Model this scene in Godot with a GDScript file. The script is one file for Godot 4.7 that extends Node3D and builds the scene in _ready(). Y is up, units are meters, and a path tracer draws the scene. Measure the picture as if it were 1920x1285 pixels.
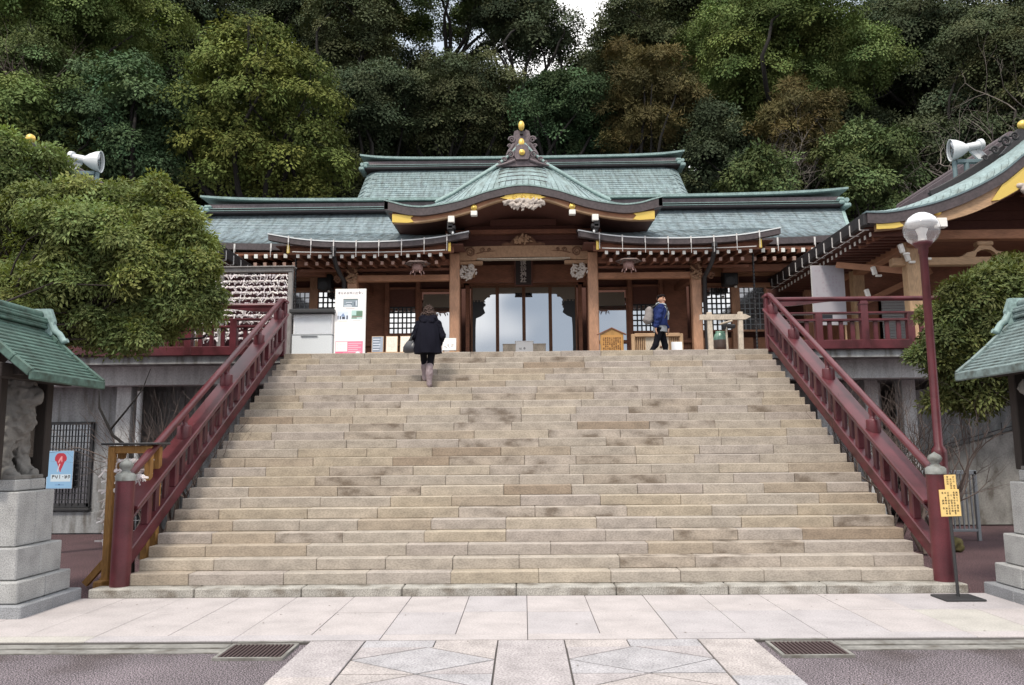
extends Node3D

var names := {}
var org := Vector3.ZERO
var M := {}
var T := {}
var rng := RandomNumberGenerator.new()
const FLOOR := 3.636      # level of the upper terrace
const STEP_D := 9.87      # distance of the first riser
const RISE := 0.136
const TREAD := 0.238

# ---------------------------------------------------------------- mesh building
class MB:
	var st := SurfaceTool.new()
	var o := Vector3.ZERO
	var g := -1
	var col := Color.WHITE
	var usec := false
	func _init(origin := Vector3.ZERO, colored := false):
		o = origin
		usec = colored
		st.begin(Mesh.PRIMITIVE_TRIANGLES)
	func vert(p: Vector3):
		st.set_smooth_group(g)
		if usec:
			st.set_color(col)
		st.add_vertex(p - o)
	func tri(a: Vector3, b: Vector3, c: Vector3, out: Vector3):
		if (b - a).cross(c - a).dot(out) > 0.0:
			vert(a); vert(c); vert(b)
		else:
			vert(a); vert(b); vert(c)
	func quad(a: Vector3, b: Vector3, c: Vector3, d: Vector3, out: Vector3):
		if (c - a).cross(d - b).dot(out) > 0.0:
			vert(a); vert(c); vert(b); vert(a); vert(d); vert(c)
		else:
			vert(a); vert(b); vert(c); vert(a); vert(c); vert(d)
	func box(c: Vector3, s: Vector3, bv := 0.0, bs := Basis()):
		g = -1
		var h := s * 0.5
		bv = minf(bv, minf(h.x, minf(h.y, h.z)) * 0.8)
		for a in 3:
			var u: int = (a + 1) % 3
			var w: int = (a + 2) % 3
			for sg in [-1.0, 1.0]:
				var q := []
				for k in [[-1, -1], [1, -1], [1, 1], [-1, 1]]:
					var p := Vector3.ZERO
					p[a] = sg * h[a]
					p[u] = k[0] * (h[u] - bv)
					p[w] = k[1] * (h[w] - bv)
					q.append(c + bs * p)
				var n := Vector3.ZERO
				n[a] = sg
				quad(q[0], q[1], q[2], q[3], bs * n)
		if bv <= 0.0:
			return
		for a in 3:
			var b: int = (a + 1) % 3
			var e: int = (a + 2) % 3
			for sa in [-1.0, 1.0]:
				for sb in [-1.0, 1.0]:
					var q := []
					for k in [[0, -1], [0, 1], [1, 1], [1, -1]]:
						var p := Vector3.ZERO
						p[a] = sa * (h[a] - (bv if k[0] == 1 else 0.0))
						p[b] = sb * (h[b] - (bv if k[0] == 0 else 0.0))
						p[e] = k[1] * (h[e] - bv)
						q.append(c + bs * p)
					var n := Vector3.ZERO
					n[a] = sa
					n[b] = sb
					quad(q[0], q[1], q[2], q[3], bs * n)
		for sx in [-1.0, 1.0]:
			for sy in [-1.0, 1.0]:
				for sz in [-1.0, 1.0]:
					var sgn := Vector3(sx, sy, sz)
					var i := sgn * (h - Vector3(bv, bv, bv))
					tri(c + bs * (i + Vector3(sx * bv, 0, 0)), c + bs * (i + Vector3(0, sy * bv, 0)), c + bs * (i + Vector3(0, 0, sz * bv)), bs * sgn)
	func beam(a: Vector3, b: Vector3, w: float, hgt: float, bv := 0.0, up := Vector3.UP):
		var d := (b - a)
		var z := d.normalized()
		var x := up.cross(z).normalized()
		var y := z.cross(x)
		box((a + b) * 0.5, Vector3(w, hgt, d.length()), bv, Basis(x, y, z))
	func tube(pts: Array, r, n := 8, caps := true):
		var rings := []
		var up := Vector3(0.31, 0.9, 0.17).normalized()
		for i in pts.size():
			var d: Vector3 = (pts[mini(i + 1, pts.size() - 1)] - pts[maxi(i - 1, 0)]).normalized()
			var x := up.cross(d)
			if x.length() < 0.05:
				x = Vector3.RIGHT.cross(d)
			x = x.normalized()
			var y := d.cross(x)
			up = y
			var rad: float = r[i] if r is Array else r
			var ring := []
			for k in n:
				var an := TAU * k / n
				ring.append(pts[i] + (x * cos(an) + y * sin(an)) * rad)
			rings.append(ring)
		g = 1
		for i in pts.size() - 1:
			for k in n:
				var k2 := (k + 1) % n
				var out: Vector3 = rings[i][k] + rings[i][k2] + rings[i + 1][k] + rings[i + 1][k2] - 2.0 * (pts[i] + pts[i + 1])
				quad(rings[i][k], rings[i][k2], rings[i + 1][k2], rings[i + 1][k], out)
		if caps:
			g = -1
			for e in [0, pts.size() - 1]:
				var nb: Vector3 = pts[1] if e == 0 else pts[e - 1]
				for k in range(1, n - 1):
					tri(rings[e][0], rings[e][k], rings[e][k + 1], pts[e] - nb)
		g = -1
	func lathe(c: Vector3, prof: Array, n := 16, bs := Basis()):
		g = 1
		for i in prof.size() - 1:
			var p: Vector2 = prof[i]
			var q: Vector2 = prof[i + 1]
			for k in n:
				var a := TAU * k / n
				var b := TAU * (k + 1) / n
				var da := Vector3(cos(a), 0, sin(a))
				var db := Vector3(cos(b), 0, sin(b))
				var nrm := (da + db) * (q.y - p.y) + Vector3.UP * (p.x - q.x) * 2.0
				if p.x < 0.0005:
					tri(c + bs * (Vector3.UP * p.y), c + bs * (da * q.x + Vector3.UP * q.y), c + bs * (db * q.x + Vector3.UP * q.y), bs * nrm)
				elif q.x < 0.0005:
					tri(c + bs * (da * p.x + Vector3.UP * p.y), c + bs * (db * p.x + Vector3.UP * p.y), c + bs * (Vector3.UP * q.y), bs * nrm)
				else:
					quad(c + bs * (da * p.x + Vector3.UP * p.y), c + bs * (db * p.x + Vector3.UP * p.y), c + bs * (db * q.x + Vector3.UP * q.y), c + bs * (da * q.x + Vector3.UP * q.y), bs * nrm)
		g = -1
	# outline in local x, y pushed through z by depth
	func extrude(poly: PackedVector2Array, xf: Transform3D, depth: float):
		g = -1
		var ix := Geometry2D.triangulate_polygon(poly)
		var h := depth * 0.5
		for i in range(0, ix.size(), 3):
			var a := poly[ix[i]]
			var b := poly[ix[i + 1]]
			var c := poly[ix[i + 2]]
			tri(xf * Vector3(a.x, a.y, h), xf * Vector3(b.x, b.y, h), xf * Vector3(c.x, c.y, h), xf.basis.z)
			tri(xf * Vector3(a.x, a.y, -h), xf * Vector3(b.x, b.y, -h), xf * Vector3(c.x, c.y, -h), -xf.basis.z)
		var area := 0.0
		for i in poly.size():
			var p := poly[i]
			var q := poly[(i + 1) % poly.size()]
			area += p.x * q.y - q.x * p.y
		for i in poly.size():
			var p := poly[i]
			var q := poly[(i + 1) % poly.size()]
			var out := Vector3(q.y - p.y, p.x - q.x, 0) * signf(area)
			quad(xf * Vector3(p.x, p.y, h), xf * Vector3(q.x, q.y, h), xf * Vector3(q.x, q.y, -h), xf * Vector3(p.x, p.y, -h), xf.basis * out)
	# solid between two curves over x, from distance d0 to d1
	func band(top: Callable, bot: Callable, x0: float, x1: float, n: int, d0: float, d1: float):
		for i in n:
			var xa := lerpf(x0, x1, float(i) / n)
			var xb := lerpf(x0, x1, float(i + 1) / n)
			var q := []
			for p in [[xa, bot.call(xa)], [xb, bot.call(xb)], [xb, top.call(xb)], [xa, top.call(xa)]]:
				q.append(Vector3(p[0], p[1], -d0))
				q.append(Vector3(p[0], p[1], -d1))
			g = -1
			quad(q[0], q[2], q[4], q[6], Vector3(0, 0, d1 - d0))
			quad(q[1], q[3], q[5], q[7], Vector3(0, 0, d0 - d1))
			g = 1
			quad(q[4], q[5], q[7], q[6], Vector3.UP)
			g = 2
			quad(q[0], q[1], q[3], q[2], Vector3.DOWN)
			g = -1
			if i == 0:
				quad(q[0], q[1], q[7], q[6], Vector3(x0 - x1, 0, 0))
			if i == n - 1:
				quad(q[2], q[3], q[5], q[4], Vector3(x1 - x0, 0, 0))
	# thick sheet over f(u, v)
	func sheet(f: Callable, nu: int, nv: int, th: Vector3):
		var p := []
		for i in nu + 1:
			var row := []
			for j in nv + 1:
				row.append(f.call(float(i) / nu, float(j) / nv))
			p.append(row)
		for i in nu:
			for j in nv:
				g = 1
				quad(p[i][j], p[i + 1][j], p[i + 1][j + 1], p[i][j + 1], -th)
				g = 2
				quad(p[i][j] + th, p[i + 1][j] + th, p[i + 1][j + 1] + th, p[i][j + 1] + th, th)
		g = -1
		for i in nu:
			for j in [0, nv]:
				quad(p[i][j], p[i + 1][j], p[i + 1][j] + th, p[i][j] + th, p[i][j] - p[i][1 if j == 0 else nv - 1])
		for j in nv:
			for i in [0, nu]:
				quad(p[i][j], p[i][j + 1], p[i][j + 1] + th, p[i][j] + th, p[i][j] - p[1 if i == 0 else nu - 1][j])
	# overlapping plates laid in courses over f(u, v), v from eave to ridge
	func plates(f: Callable, nu: int, nv: int, lift: float, r: RandomNumberGenerator, stagger := 0.5):
		g = -1
		for j in nv:
			var v0 := float(j) / nv
			var v1 := minf(1.0, (j + 1.12) / nv)
			var off := stagger if j % 2 == 1 else 0.0
			for i in range(-1, nu):
				var u0 := clampf((i + off) / nu, 0.0, 1.0)
				var u1 := clampf((i + 1 + off) / nu, 0.0, 1.0)
				if u1 - u0 < 0.0001:
					continue
				var a: Vector3 = f.call(u0, v0)
				var b: Vector3 = f.call(u1, v0)
				var c: Vector3 = f.call(u1, v1)
				var d: Vector3 = f.call(u0, v1)
				var n := (b - a).cross(d - a).normalized()
				if n.y < 0.0:
					n = -n
				var l := lift * r.randf_range(0.75, 1.25)
				var tilt := lift * r.randf_range(-0.25, 0.25)
				var t := r.randf_range(0.86, 1.08)
				col = Color(t * r.randf_range(0.97, 1.03), t, t * r.randf_range(0.98, 1.03))
				var ins := (b - a) * 0.012
				a += ins + n * (l + tilt)
				d += ins + n * 0.004
				b += n * (l - tilt) - ins
				c += n * 0.004 - ins
				quad(a, b, c, d, n)
				var down := (a - d).normalized()
				quad(a, b, b - n * l * 1.3, a - n * l * 1.3, down)
				quad(a, d, d - n * l, a - n * l, a - b)
				quad(b, c, c - n * l, b - n * l, b - a)
	func mesh() -> ArrayMesh:
		st.generate_normals()
		st.index()
		return st.commit()

# ---------------------------------------------------------------- scene helpers
func v(x: float, y: float, d: float) -> Vector3:
	return Vector3(x, y, -d)

func numbered(p: Node, n: String) -> String:
	var k := str(p.get_instance_id()) + n
	if not names.has(k):
		names[k] = 0
		return n
	names[k] += 1
	return "%s_%03d" % [n, names[k]]

func tag(o: Node, label: String, cat: String, group := ""):
	o.set_meta("label", label)
	o.set_meta("category", cat)
	if group != "":
		o.set_meta("group", group)

func thing(n: String, label: String, cat: String, at := Vector3.ZERO, group := "") -> Node3D:
	var o := Node3D.new()
	o.name = numbered(self, n)
	add_child(o, true)
	o.position = at
	org = at
	tag(o, label, cat, group)
	return o

func part(p: Node, n: String, m, mt: Material, at := Vector3.ZERO, bs := Basis()) -> MeshInstance3D:
	var o := MeshInstance3D.new()
	o.mesh = m.mesh() if m is MB else m
	o.material_override = mt
	o.name = numbered(p, n)
	o.transform = Transform3D(bs, at)
	p.add_child(o, true)
	return o

func stuff(o: Node) -> Node:
	o.set_meta("kind", "stuff")
	return o

func struct(n: String, m, mt: Material) -> MeshInstance3D:
	var o := part(self, n, m, mt)
	o.set_meta("kind", "structure")
	return o

func nb(colored := false) -> MB:
	return MB.new(org, colored)

func clone(src: Node3D, at: Vector3, label: String, group := "") -> Node3D:
	var o := src.duplicate()
	o.name = numbered(self, str(src.name).rstrip("_0123456789"))
	add_child(o, true)
	o.position = at
	o.set_meta("label", label)
	if group != "":
		o.set_meta("group", group)
	return o

# ---------------------------------------------------------------- textures and materials
func noise_tex(seed_: int, freq: float, oct: int, lo: float, hi: float, warm := false, mid := 0.5, steep := 0.0) -> NoiseTexture2D:
	var n := FastNoiseLite.new()
	n.seed = seed_
	n.noise_type = FastNoiseLite.TYPE_SIMPLEX_SMOOTH
	n.frequency = freq
	n.fractal_octaves = oct
	var t := NoiseTexture2D.new()
	t.width = 512
	t.height = 512
	t.seamless = true
	t.noise = n
	var gr := Gradient.new()
	gr.set_color(0, Color(lo * 1.02, lo * 0.985, lo * 0.95) if warm else Color(lo, lo, lo))
	gr.set_color(1, Color(hi, hi, hi))
	var mg := lerpf(lo, hi, 0.6)
	gr.set_offset(0, steep)
	gr.set_offset(1, 1.0 - steep)
	gr.add_point(mid, Color(mg, mg, mg))
	t.color_ramp = gr
	return t

func mat(lin: Color, rough: float, tx := "", sc := Vector3.ONE, tx2 := "", sc2 := Vector3.ONE, bump := 0.0, metal := 0.0) -> StandardMaterial3D:
	var m := StandardMaterial3D.new()
	m.albedo_color = lin.linear_to_srgb()
	m.roughness = rough
	m.metallic = metal
	if tx != "":
		m.albedo_texture = T[tx]
		m.uv1_triplanar = true
		m.uv1_world_triplanar = true
		m.uv1_scale = sc
		if bump > 0.0:
			m.heightmap_enabled = true
			m.heightmap_texture = T[tx]
			m.heightmap_scale = bump
	if tx2 != "":
		m.detail_enabled = true
		m.detail_albedo = T[tx2]
		m.detail_blend_mode = BaseMaterial3D.BLEND_MODE_MUL
		m.detail_uv_layer = BaseMaterial3D.DETAIL_UV_2
		m.uv2_triplanar = true
		m.uv2_world_triplanar = true
		m.uv2_scale = sc2
	return m

func cloth(lin: Color, rough := 0.9) -> StandardMaterial3D:
	var m := mat(lin, rough, "fine", Vector3.ONE * 3.0)
	m.metallic_specular = 0.12
	return m

func tinted(m: StandardMaterial3D, f: Color) -> StandardMaterial3D:
	var q: StandardMaterial3D = m.duplicate()
	var l := m.albedo_color.srgb_to_linear()
	q.albedo_color = Color(l.r * f.r, l.g * f.g, l.b * f.b).linear_to_srgb()
	return q

func vcol(m: StandardMaterial3D) -> StandardMaterial3D:
	var q: StandardMaterial3D = m.duplicate()
	q.vertex_color_use_as_albedo = true
	return q

func make_materials():
	T.blotch = noise_tex(3, 0.010, 5, 0.82, 1.0)
	T.fine = noise_tex(5, 0.06, 4, 0.84, 1.0)
	T.speck = noise_tex(7, 0.30, 2, 0.55, 1.0)
	T.grain = noise_tex(9, 0.03, 4, 0.74, 1.0)
	T.grit = noise_tex(13, 0.16, 2, 0.22, 1.0, false, 0.5, 0.28)
	T.pit = noise_tex(17, 0.16, 3, 0.78, 1.0, false, 0.5, 0.26)
	T.soft = noise_tex(23, 0.012, 4, 0.90, 1.0)
	T.sand = noise_tex(19, 0.07, 4, 0.86, 1.0, false, 0.5, 0.2)
	T.stain = noise_tex(11, 0.008, 5, 0.66, 1.0, true, 0.42, 0.16)
	var s1 := Vector3.ONE
	M.asphalt = mat(Color(0.40, 0.335, 0.37), 0.95, "grit", s1 * 0.75, "stain", s1 * 0.13, 0.6)
	M.asphalt_side = mat(Color(0.23, 0.125, 0.14), 0.95, "grit", s1 * 0.6, "blotch", s1 * 0.2, 0.5)
	M.paving = mat(Color(0.535, 0.487, 0.482), 0.8, "fine", s1 * 1.2, "soft", s1 * 0.3, 0.05)
	M.paving2 = mat(Color(0.535, 0.507, 0.468), 0.8, "fine", s1 * 1.2, "soft", s1 * 0.3, 0.05)
	M.paving3 = mat(Color(0.500, 0.465, 0.475), 0.8, "fine", s1 * 1.2, "soft", s1 * 0.3, 0.05)
	M.path = mat(Color(0.52, 0.475, 0.48), 0.85, "pit", s1 * 0.5, "blotch", s1 * 0.5, 0.08)
	M.path2 = mat(Color(0.56, 0.505, 0.49), 0.85, "pit", s1 * 0.5, "blotch", s1 * 0.5, 0.08)
	M.path3 = mat(Color(0.51, 0.49, 0.51), 0.85, "pit", s1 * 0.5, "blotch", s1 * 0.5, 0.08)
	M.joint = mat(Color(0.10, 0.09, 0.085), 0.95, "fine", s1)
	M.kerb = mat(Color(0.50, 0.475, 0.43), 0.9, "pit", s1 * 0.6, "stain", Vector3(0.5, 0.5, 0.5), 0.3)
	M.core = mat(Color(0.24, 0.205, 0.165), 0.95, "fine", s1)
	M.granite = mat(Color(0.50, 0.50, 0.495), 0.75, "pit", s1 * 0.7, "blotch", s1 * 0.5, 0.05)
	M.granite_dark = mat(Color(0.37, 0.38, 0.40), 0.75, "pit", s1 * 0.7, "blotch", s1 * 0.5, 0.05)
	M.statue = mat(Color(0.33, 0.315, 0.295), 0.9, "stain", s1 * 0.8, "speck", s1 * 2.0, 0.4)
	M.concrete = mat(Color(0.42, 0.43, 0.44), 0.9, "fine", s1 * 0.6, "stain", Vector3(0.9, 0.16, 0.9), 0.1)
	M.concrete_light = mat(Color(0.74, 0.75, 0.76), 0.85, "fine", s1 * 0.6, "blotch", Vector3(0.9, 0.2, 0.9), 0.1)
	M.concrete_dark = mat(Color(0.30, 0.29, 0.27), 0.95, "fine", s1 * 0.6, "stain", Vector3(0.6, 0.3, 0.6), 0.2)
	M.copper = vcol(mat(Color(0.320, 0.425, 0.440), 0.62, "grain", s1 * 0.9, "stain", Vector3(1.3, 0.3, 0.3), 0.05))
	M.copper_pale = vcol(mat(Color(0.370, 0.500, 0.505), 0.6, "grain", s1 * 0.9, "stain", s1 * 0.8, 0.05))
	M.copper_grey = vcol(mat(Color(0.342, 0.428, 0.465), 0.62, "grain", Vector3(0.5, 0.9, 1.4), "stain", Vector3(1.2, 0.28, 0.28), 0.05))
	M.copper_green = vcol(mat(Color(0.110, 0.205, 0.170), 0.6, "stain", s1 * 0.8, "grain", s1 * 0.7, 0.1))
	M.copper_white = vcol(mat(Color(0.27, 0.36, 0.36), 0.6, "stain", s1 * 0.8, "grain", s1 * 0.7, 0.1))
	M.patina = mat(Color(0.365, 0.515, 0.500), 0.6, "grain", s1 * 0.9, "blotch", s1 * 0.4, 0.05)
	M.brown_copper = mat(Color(0.098, 0.075, 0.080), 0.55, "grain", s1 * 0.7, "blotch", s1 * 0.4)
	M.ridge_brown = mat(Color(0.200, 0.155, 0.170), 0.55, "grain", s1 * 0.7, "blotch", s1 * 0.4)
	M.black_copper = mat(Color(0.03, 0.027, 0.03), 0.5, "grain", s1 * 0.7)
	M.wood_v = mat(Color(0.70, 0.385, 0.240), 0.7, "grain", Vector3(5, 0.35, 5), "blotch", Vector3(0.6, 0.3, 0.6), 0.05)
	M.wood_h = mat(Color(0.57, 0.275, 0.155), 0.7, "grain", Vector3(0.35, 5, 5), "blotch", Vector3(0.3, 0.6, 0.6), 0.05)
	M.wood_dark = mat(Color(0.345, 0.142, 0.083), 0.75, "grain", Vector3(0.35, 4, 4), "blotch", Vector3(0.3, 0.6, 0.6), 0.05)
	M.wood_deep = mat(Color(0.150, 0.058, 0.041), 0.8, "grain", Vector3(0.35, 4, 4))
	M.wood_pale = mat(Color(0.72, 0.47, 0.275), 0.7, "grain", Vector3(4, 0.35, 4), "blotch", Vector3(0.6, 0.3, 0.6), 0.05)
	M.wood_pale_h = mat(Color(0.66, 0.42, 0.245), 0.7, "grain", Vector3(0.35, 4, 4), "blotch", Vector3(0.3, 0.6, 0.6), 0.05)
	M.wood_white = mat(Color(0.78, 0.66, 0.53), 0.75, "grain", Vector3(3, 0.6, 3), "blotch", s1 * 0.6, 0.05)
	M.wood_grey = mat(Color(0.40, 0.38, 0.37), 0.85, "grain", Vector3(4, 0.4, 4), "blotch", s1 * 0.6, 0.1)
	M.wood_ochre = mat(Color(0.48, 0.245, 0.070), 0.7, "grain", Vector3(4, 0.4, 4), "blotch", s1 * 0.6, 0.05)
	M.wood_old = mat(Color(0.035, 0.026, 0.022), 0.85, "grain", Vector3(4, 0.4, 4))
	M.carving = mat(Color(0.46, 0.275, 0.165), 0.85, "fine", s1 * 2.0, "blotch", s1 * 1.5)
	M.carving_pale = mat(Color(0.66, 0.58, 0.52), 0.85, "fine", s1 * 2.0, "blotch", s1 * 1.5)
	M.carving_dark = mat(Color(0.22, 0.105, 0.06), 0.85, "fine", s1 * 2.0, "blotch", s1 * 1.5)
	M.gold = mat(Color(0.86, 0.61, 0.15), 0.36, "fine", s1 * 6.0, "", s1, 0.3, 0.55)
	M.white = mat(Color(0.82, 0.80, 0.76), 0.7)
	M.white_wire = mat(Color(0.62, 0.60, 0.59), 0.6)
	M.tip_pink = mat(Color(0.46, 0.30, 0.25), 0.75)
	M.red = mat(Color(0.145, 0.031, 0.041), 0.36, "stain", s1 * 0.45, "fine", s1 * 1.5)
	M.red_dark = mat(Color(0.100, 0.022, 0.031), 0.5, "blotch", s1 * 0.5, "fine", s1 * 1.5)
	M.mirror = mat(Color(0.56, 0.58, 0.61), 0.02, "", s1, "", s1, 0.0, 0.95)
	M.pane = mat(Color(0.78, 0.79, 0.80), 0.05, "", s1, "", s1, 0.0, 0.92)
	M.pane_grey = mat(Color(0.30, 0.31, 0.33), 0.08, "", s1, "", s1, 0.0, 0.8)
	M.black = mat(Color(0.012, 0.012, 0.014), 0.5)
	M.curtain = mat(Color(0.30, 0.25, 0.20), 0.95, "speck", s1 * 0.7)
	M.iron = mat(Color(0.035, 0.035, 0.038), 0.5, "fine", s1 * 2.0)
	M.grate = mat(Color(0.085, 0.055, 0.055), 0.7, "fine", s1 * 2.0)
	M.grey_metal = mat(Color(0.32, 0.34, 0.36), 0.45, "fine", s1 * 2.0, "", s1, 0.0, 0.3)
	M.blue_metal = mat(Color(0.16, 0.23, 0.25), 0.5, "fine", s1 * 2.0)
	M.white_metal = mat(Color(0.80, 0.83, 0.85), 0.35, "fine", s1 * 2.0)
	M.paper = mat(Color(0.88, 0.86, 0.86), 0.9)
	M.soil = mat(Color(0.035, 0.028, 0.018), 1.0, "blotch", s1 * 0.3, "fine", s1)
	M.bark = mat(Color(0.060, 0.048, 0.040), 0.95, "grain", Vector3(2, 0.6, 2), "blotch", s1)
	M.bark_dark = mat(Color(0.028, 0.024, 0.022), 0.95, "grain", Vector3(2, 0.6, 2), "blotch", s1)
	M.bark_pale = mat(Color(0.30, 0.26, 0.23), 0.95, "grain", Vector3(2, 0.6, 2), "blotch", s1)
	M.twig = mat(Color(0.17, 0.13, 0.115), 0.95, "grain", Vector3(2, 0.6, 2))
	M.moss = mat(Color(0.10, 0.085, 0.03), 0.95, "blotch", s1)
	M.shutter = mat(Color(0.42, 0.42, 0.43), 0.6, "fine", s1)
	M.plaster = mat(Color(0.62, 0.61, 0.60), 0.9, "fine", s1, "blotch", s1 * 0.6)

# flat print made of strokes; coordinates are 0..9 in a square cell
const GLYPHS := {
	"san": "1282 2575 0898", "sha": "2130 0343 4309 2529 3546 5494 7179 4999", "jin": "2130 0343 4309 2529 3546 5393 9397 9757 5753 5595 7099",
	"su": "2131 0343 1535 1737 1939 1719 5292 5257 7277 5474 5675 5797 8493 8698 9359", "hou": "2131 0343 1535 1737 1939 1719 7081 5393 6365 6559 6595 9597 9788",
	"kou": "2171 5052 1383 3335 6365 1585 2777 5359", "se": "0494 2228 2888 7177 7766", "no": "5232 3217 1728 2868 6894 9463 6352 5228",
	"naga": "3135 3171 3373 3575 0595 3539 3948 4567 6799", "saki": "1116 1636 3631 2126 5191 7173 5393 5559 5575 7577 7757 9397",
	"mai": "5021 2181 8162 0393 5313 5387 6535 7637 8828", "ri": "2226 2635 7175 7559", "bar": "5059", "dot": "4455 5445",
	"pa": "2129 2171 7174 7424", "ra": "2929 2228 2262 6267", "tick": "1139 3918 6168 4585",
}

func stroke(im: Image, a: Vector2, b: Vector2, w: float, c: Color):
	var n := int(a.distance_to(b) * 1.5) + 1
	var r := int(maxf(1.0, w))
	for i in n + 1:
		var p := a.lerp(b, float(i) / n) - Vector2(w, w) * 0.5
		im.fill_rect(Rect2i(int(p.x), int(p.y), r, r), c)

func glyph(im: Image, k: String, at: Vector2, size: float, w: float, c: Color):
	for s in GLYPHS[k].split(" "):
		for i in range(0, s.length() - 3, 2):
			stroke(im, at + Vector2(int(s[i]), int(s[i + 1])) * size / 9.0, at + Vector2(int(s[i + 2]), int(s[i + 3])) * size / 9.0, w, c)

# columns of brush writing too small to read
func writing(im: Image, r: Rect2, cols: int, rows: int, c: Color, w: float, seed_: int, drop := 0.15):
	var q := RandomNumberGenerator.new()
	q.seed = seed_
	var keys: Array = ["san", "sha", "jin", "kou", "se", "no", "naga", "saki", "mai", "ri", "hou", "su"]
	for i in cols:
		var stop: int = rows - q.randi_range(0, int(rows * 0.4))
		for j in stop:
			if q.randf() < drop:
				continue
			var cs := Vector2(r.size.x / cols, r.size.y / rows)
			var s := minf(cs.x, cs.y) * 0.8
			glyph(im, keys[q.randi() % keys.size()], r.position + Vector2((cols - 1 - i) * cs.x, j * cs.y) + (cs - Vector2(s, s)) * 0.5, s, w, c)

func image(w: int, h: int, c: Color) -> Image:
	var im := Image.create(w, h, false, Image.FORMAT_RGBA8)
	im.fill(c)
	return im

func print_mat(im: Image, rough := 0.7) -> StandardMaterial3D:
	var m := StandardMaterial3D.new()
	m.albedo_texture = ImageTexture.create_from_image(im)
	m.roughness = rough
	m.texture_repeat = false
	return m

# a printed face of w by h, its middle at the origin, facing +z
func face(w: float, h: float) -> ArrayMesh:
	var st := SurfaceTool.new()
	st.begin(Mesh.PRIMITIVE_TRIANGLES)
	for k in [[0, 0], [1, 1], [1, 0], [0, 0], [0, 1], [1, 1]]:
		st.set_normal(Vector3(0, 0, 1))
		st.set_uv(Vector2(k[0], 1 - k[1]))
		st.add_vertex(Vector3((k[0] - 0.5) * w, (k[1] - 0.5) * h, 0))
	return st.commit()

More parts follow.
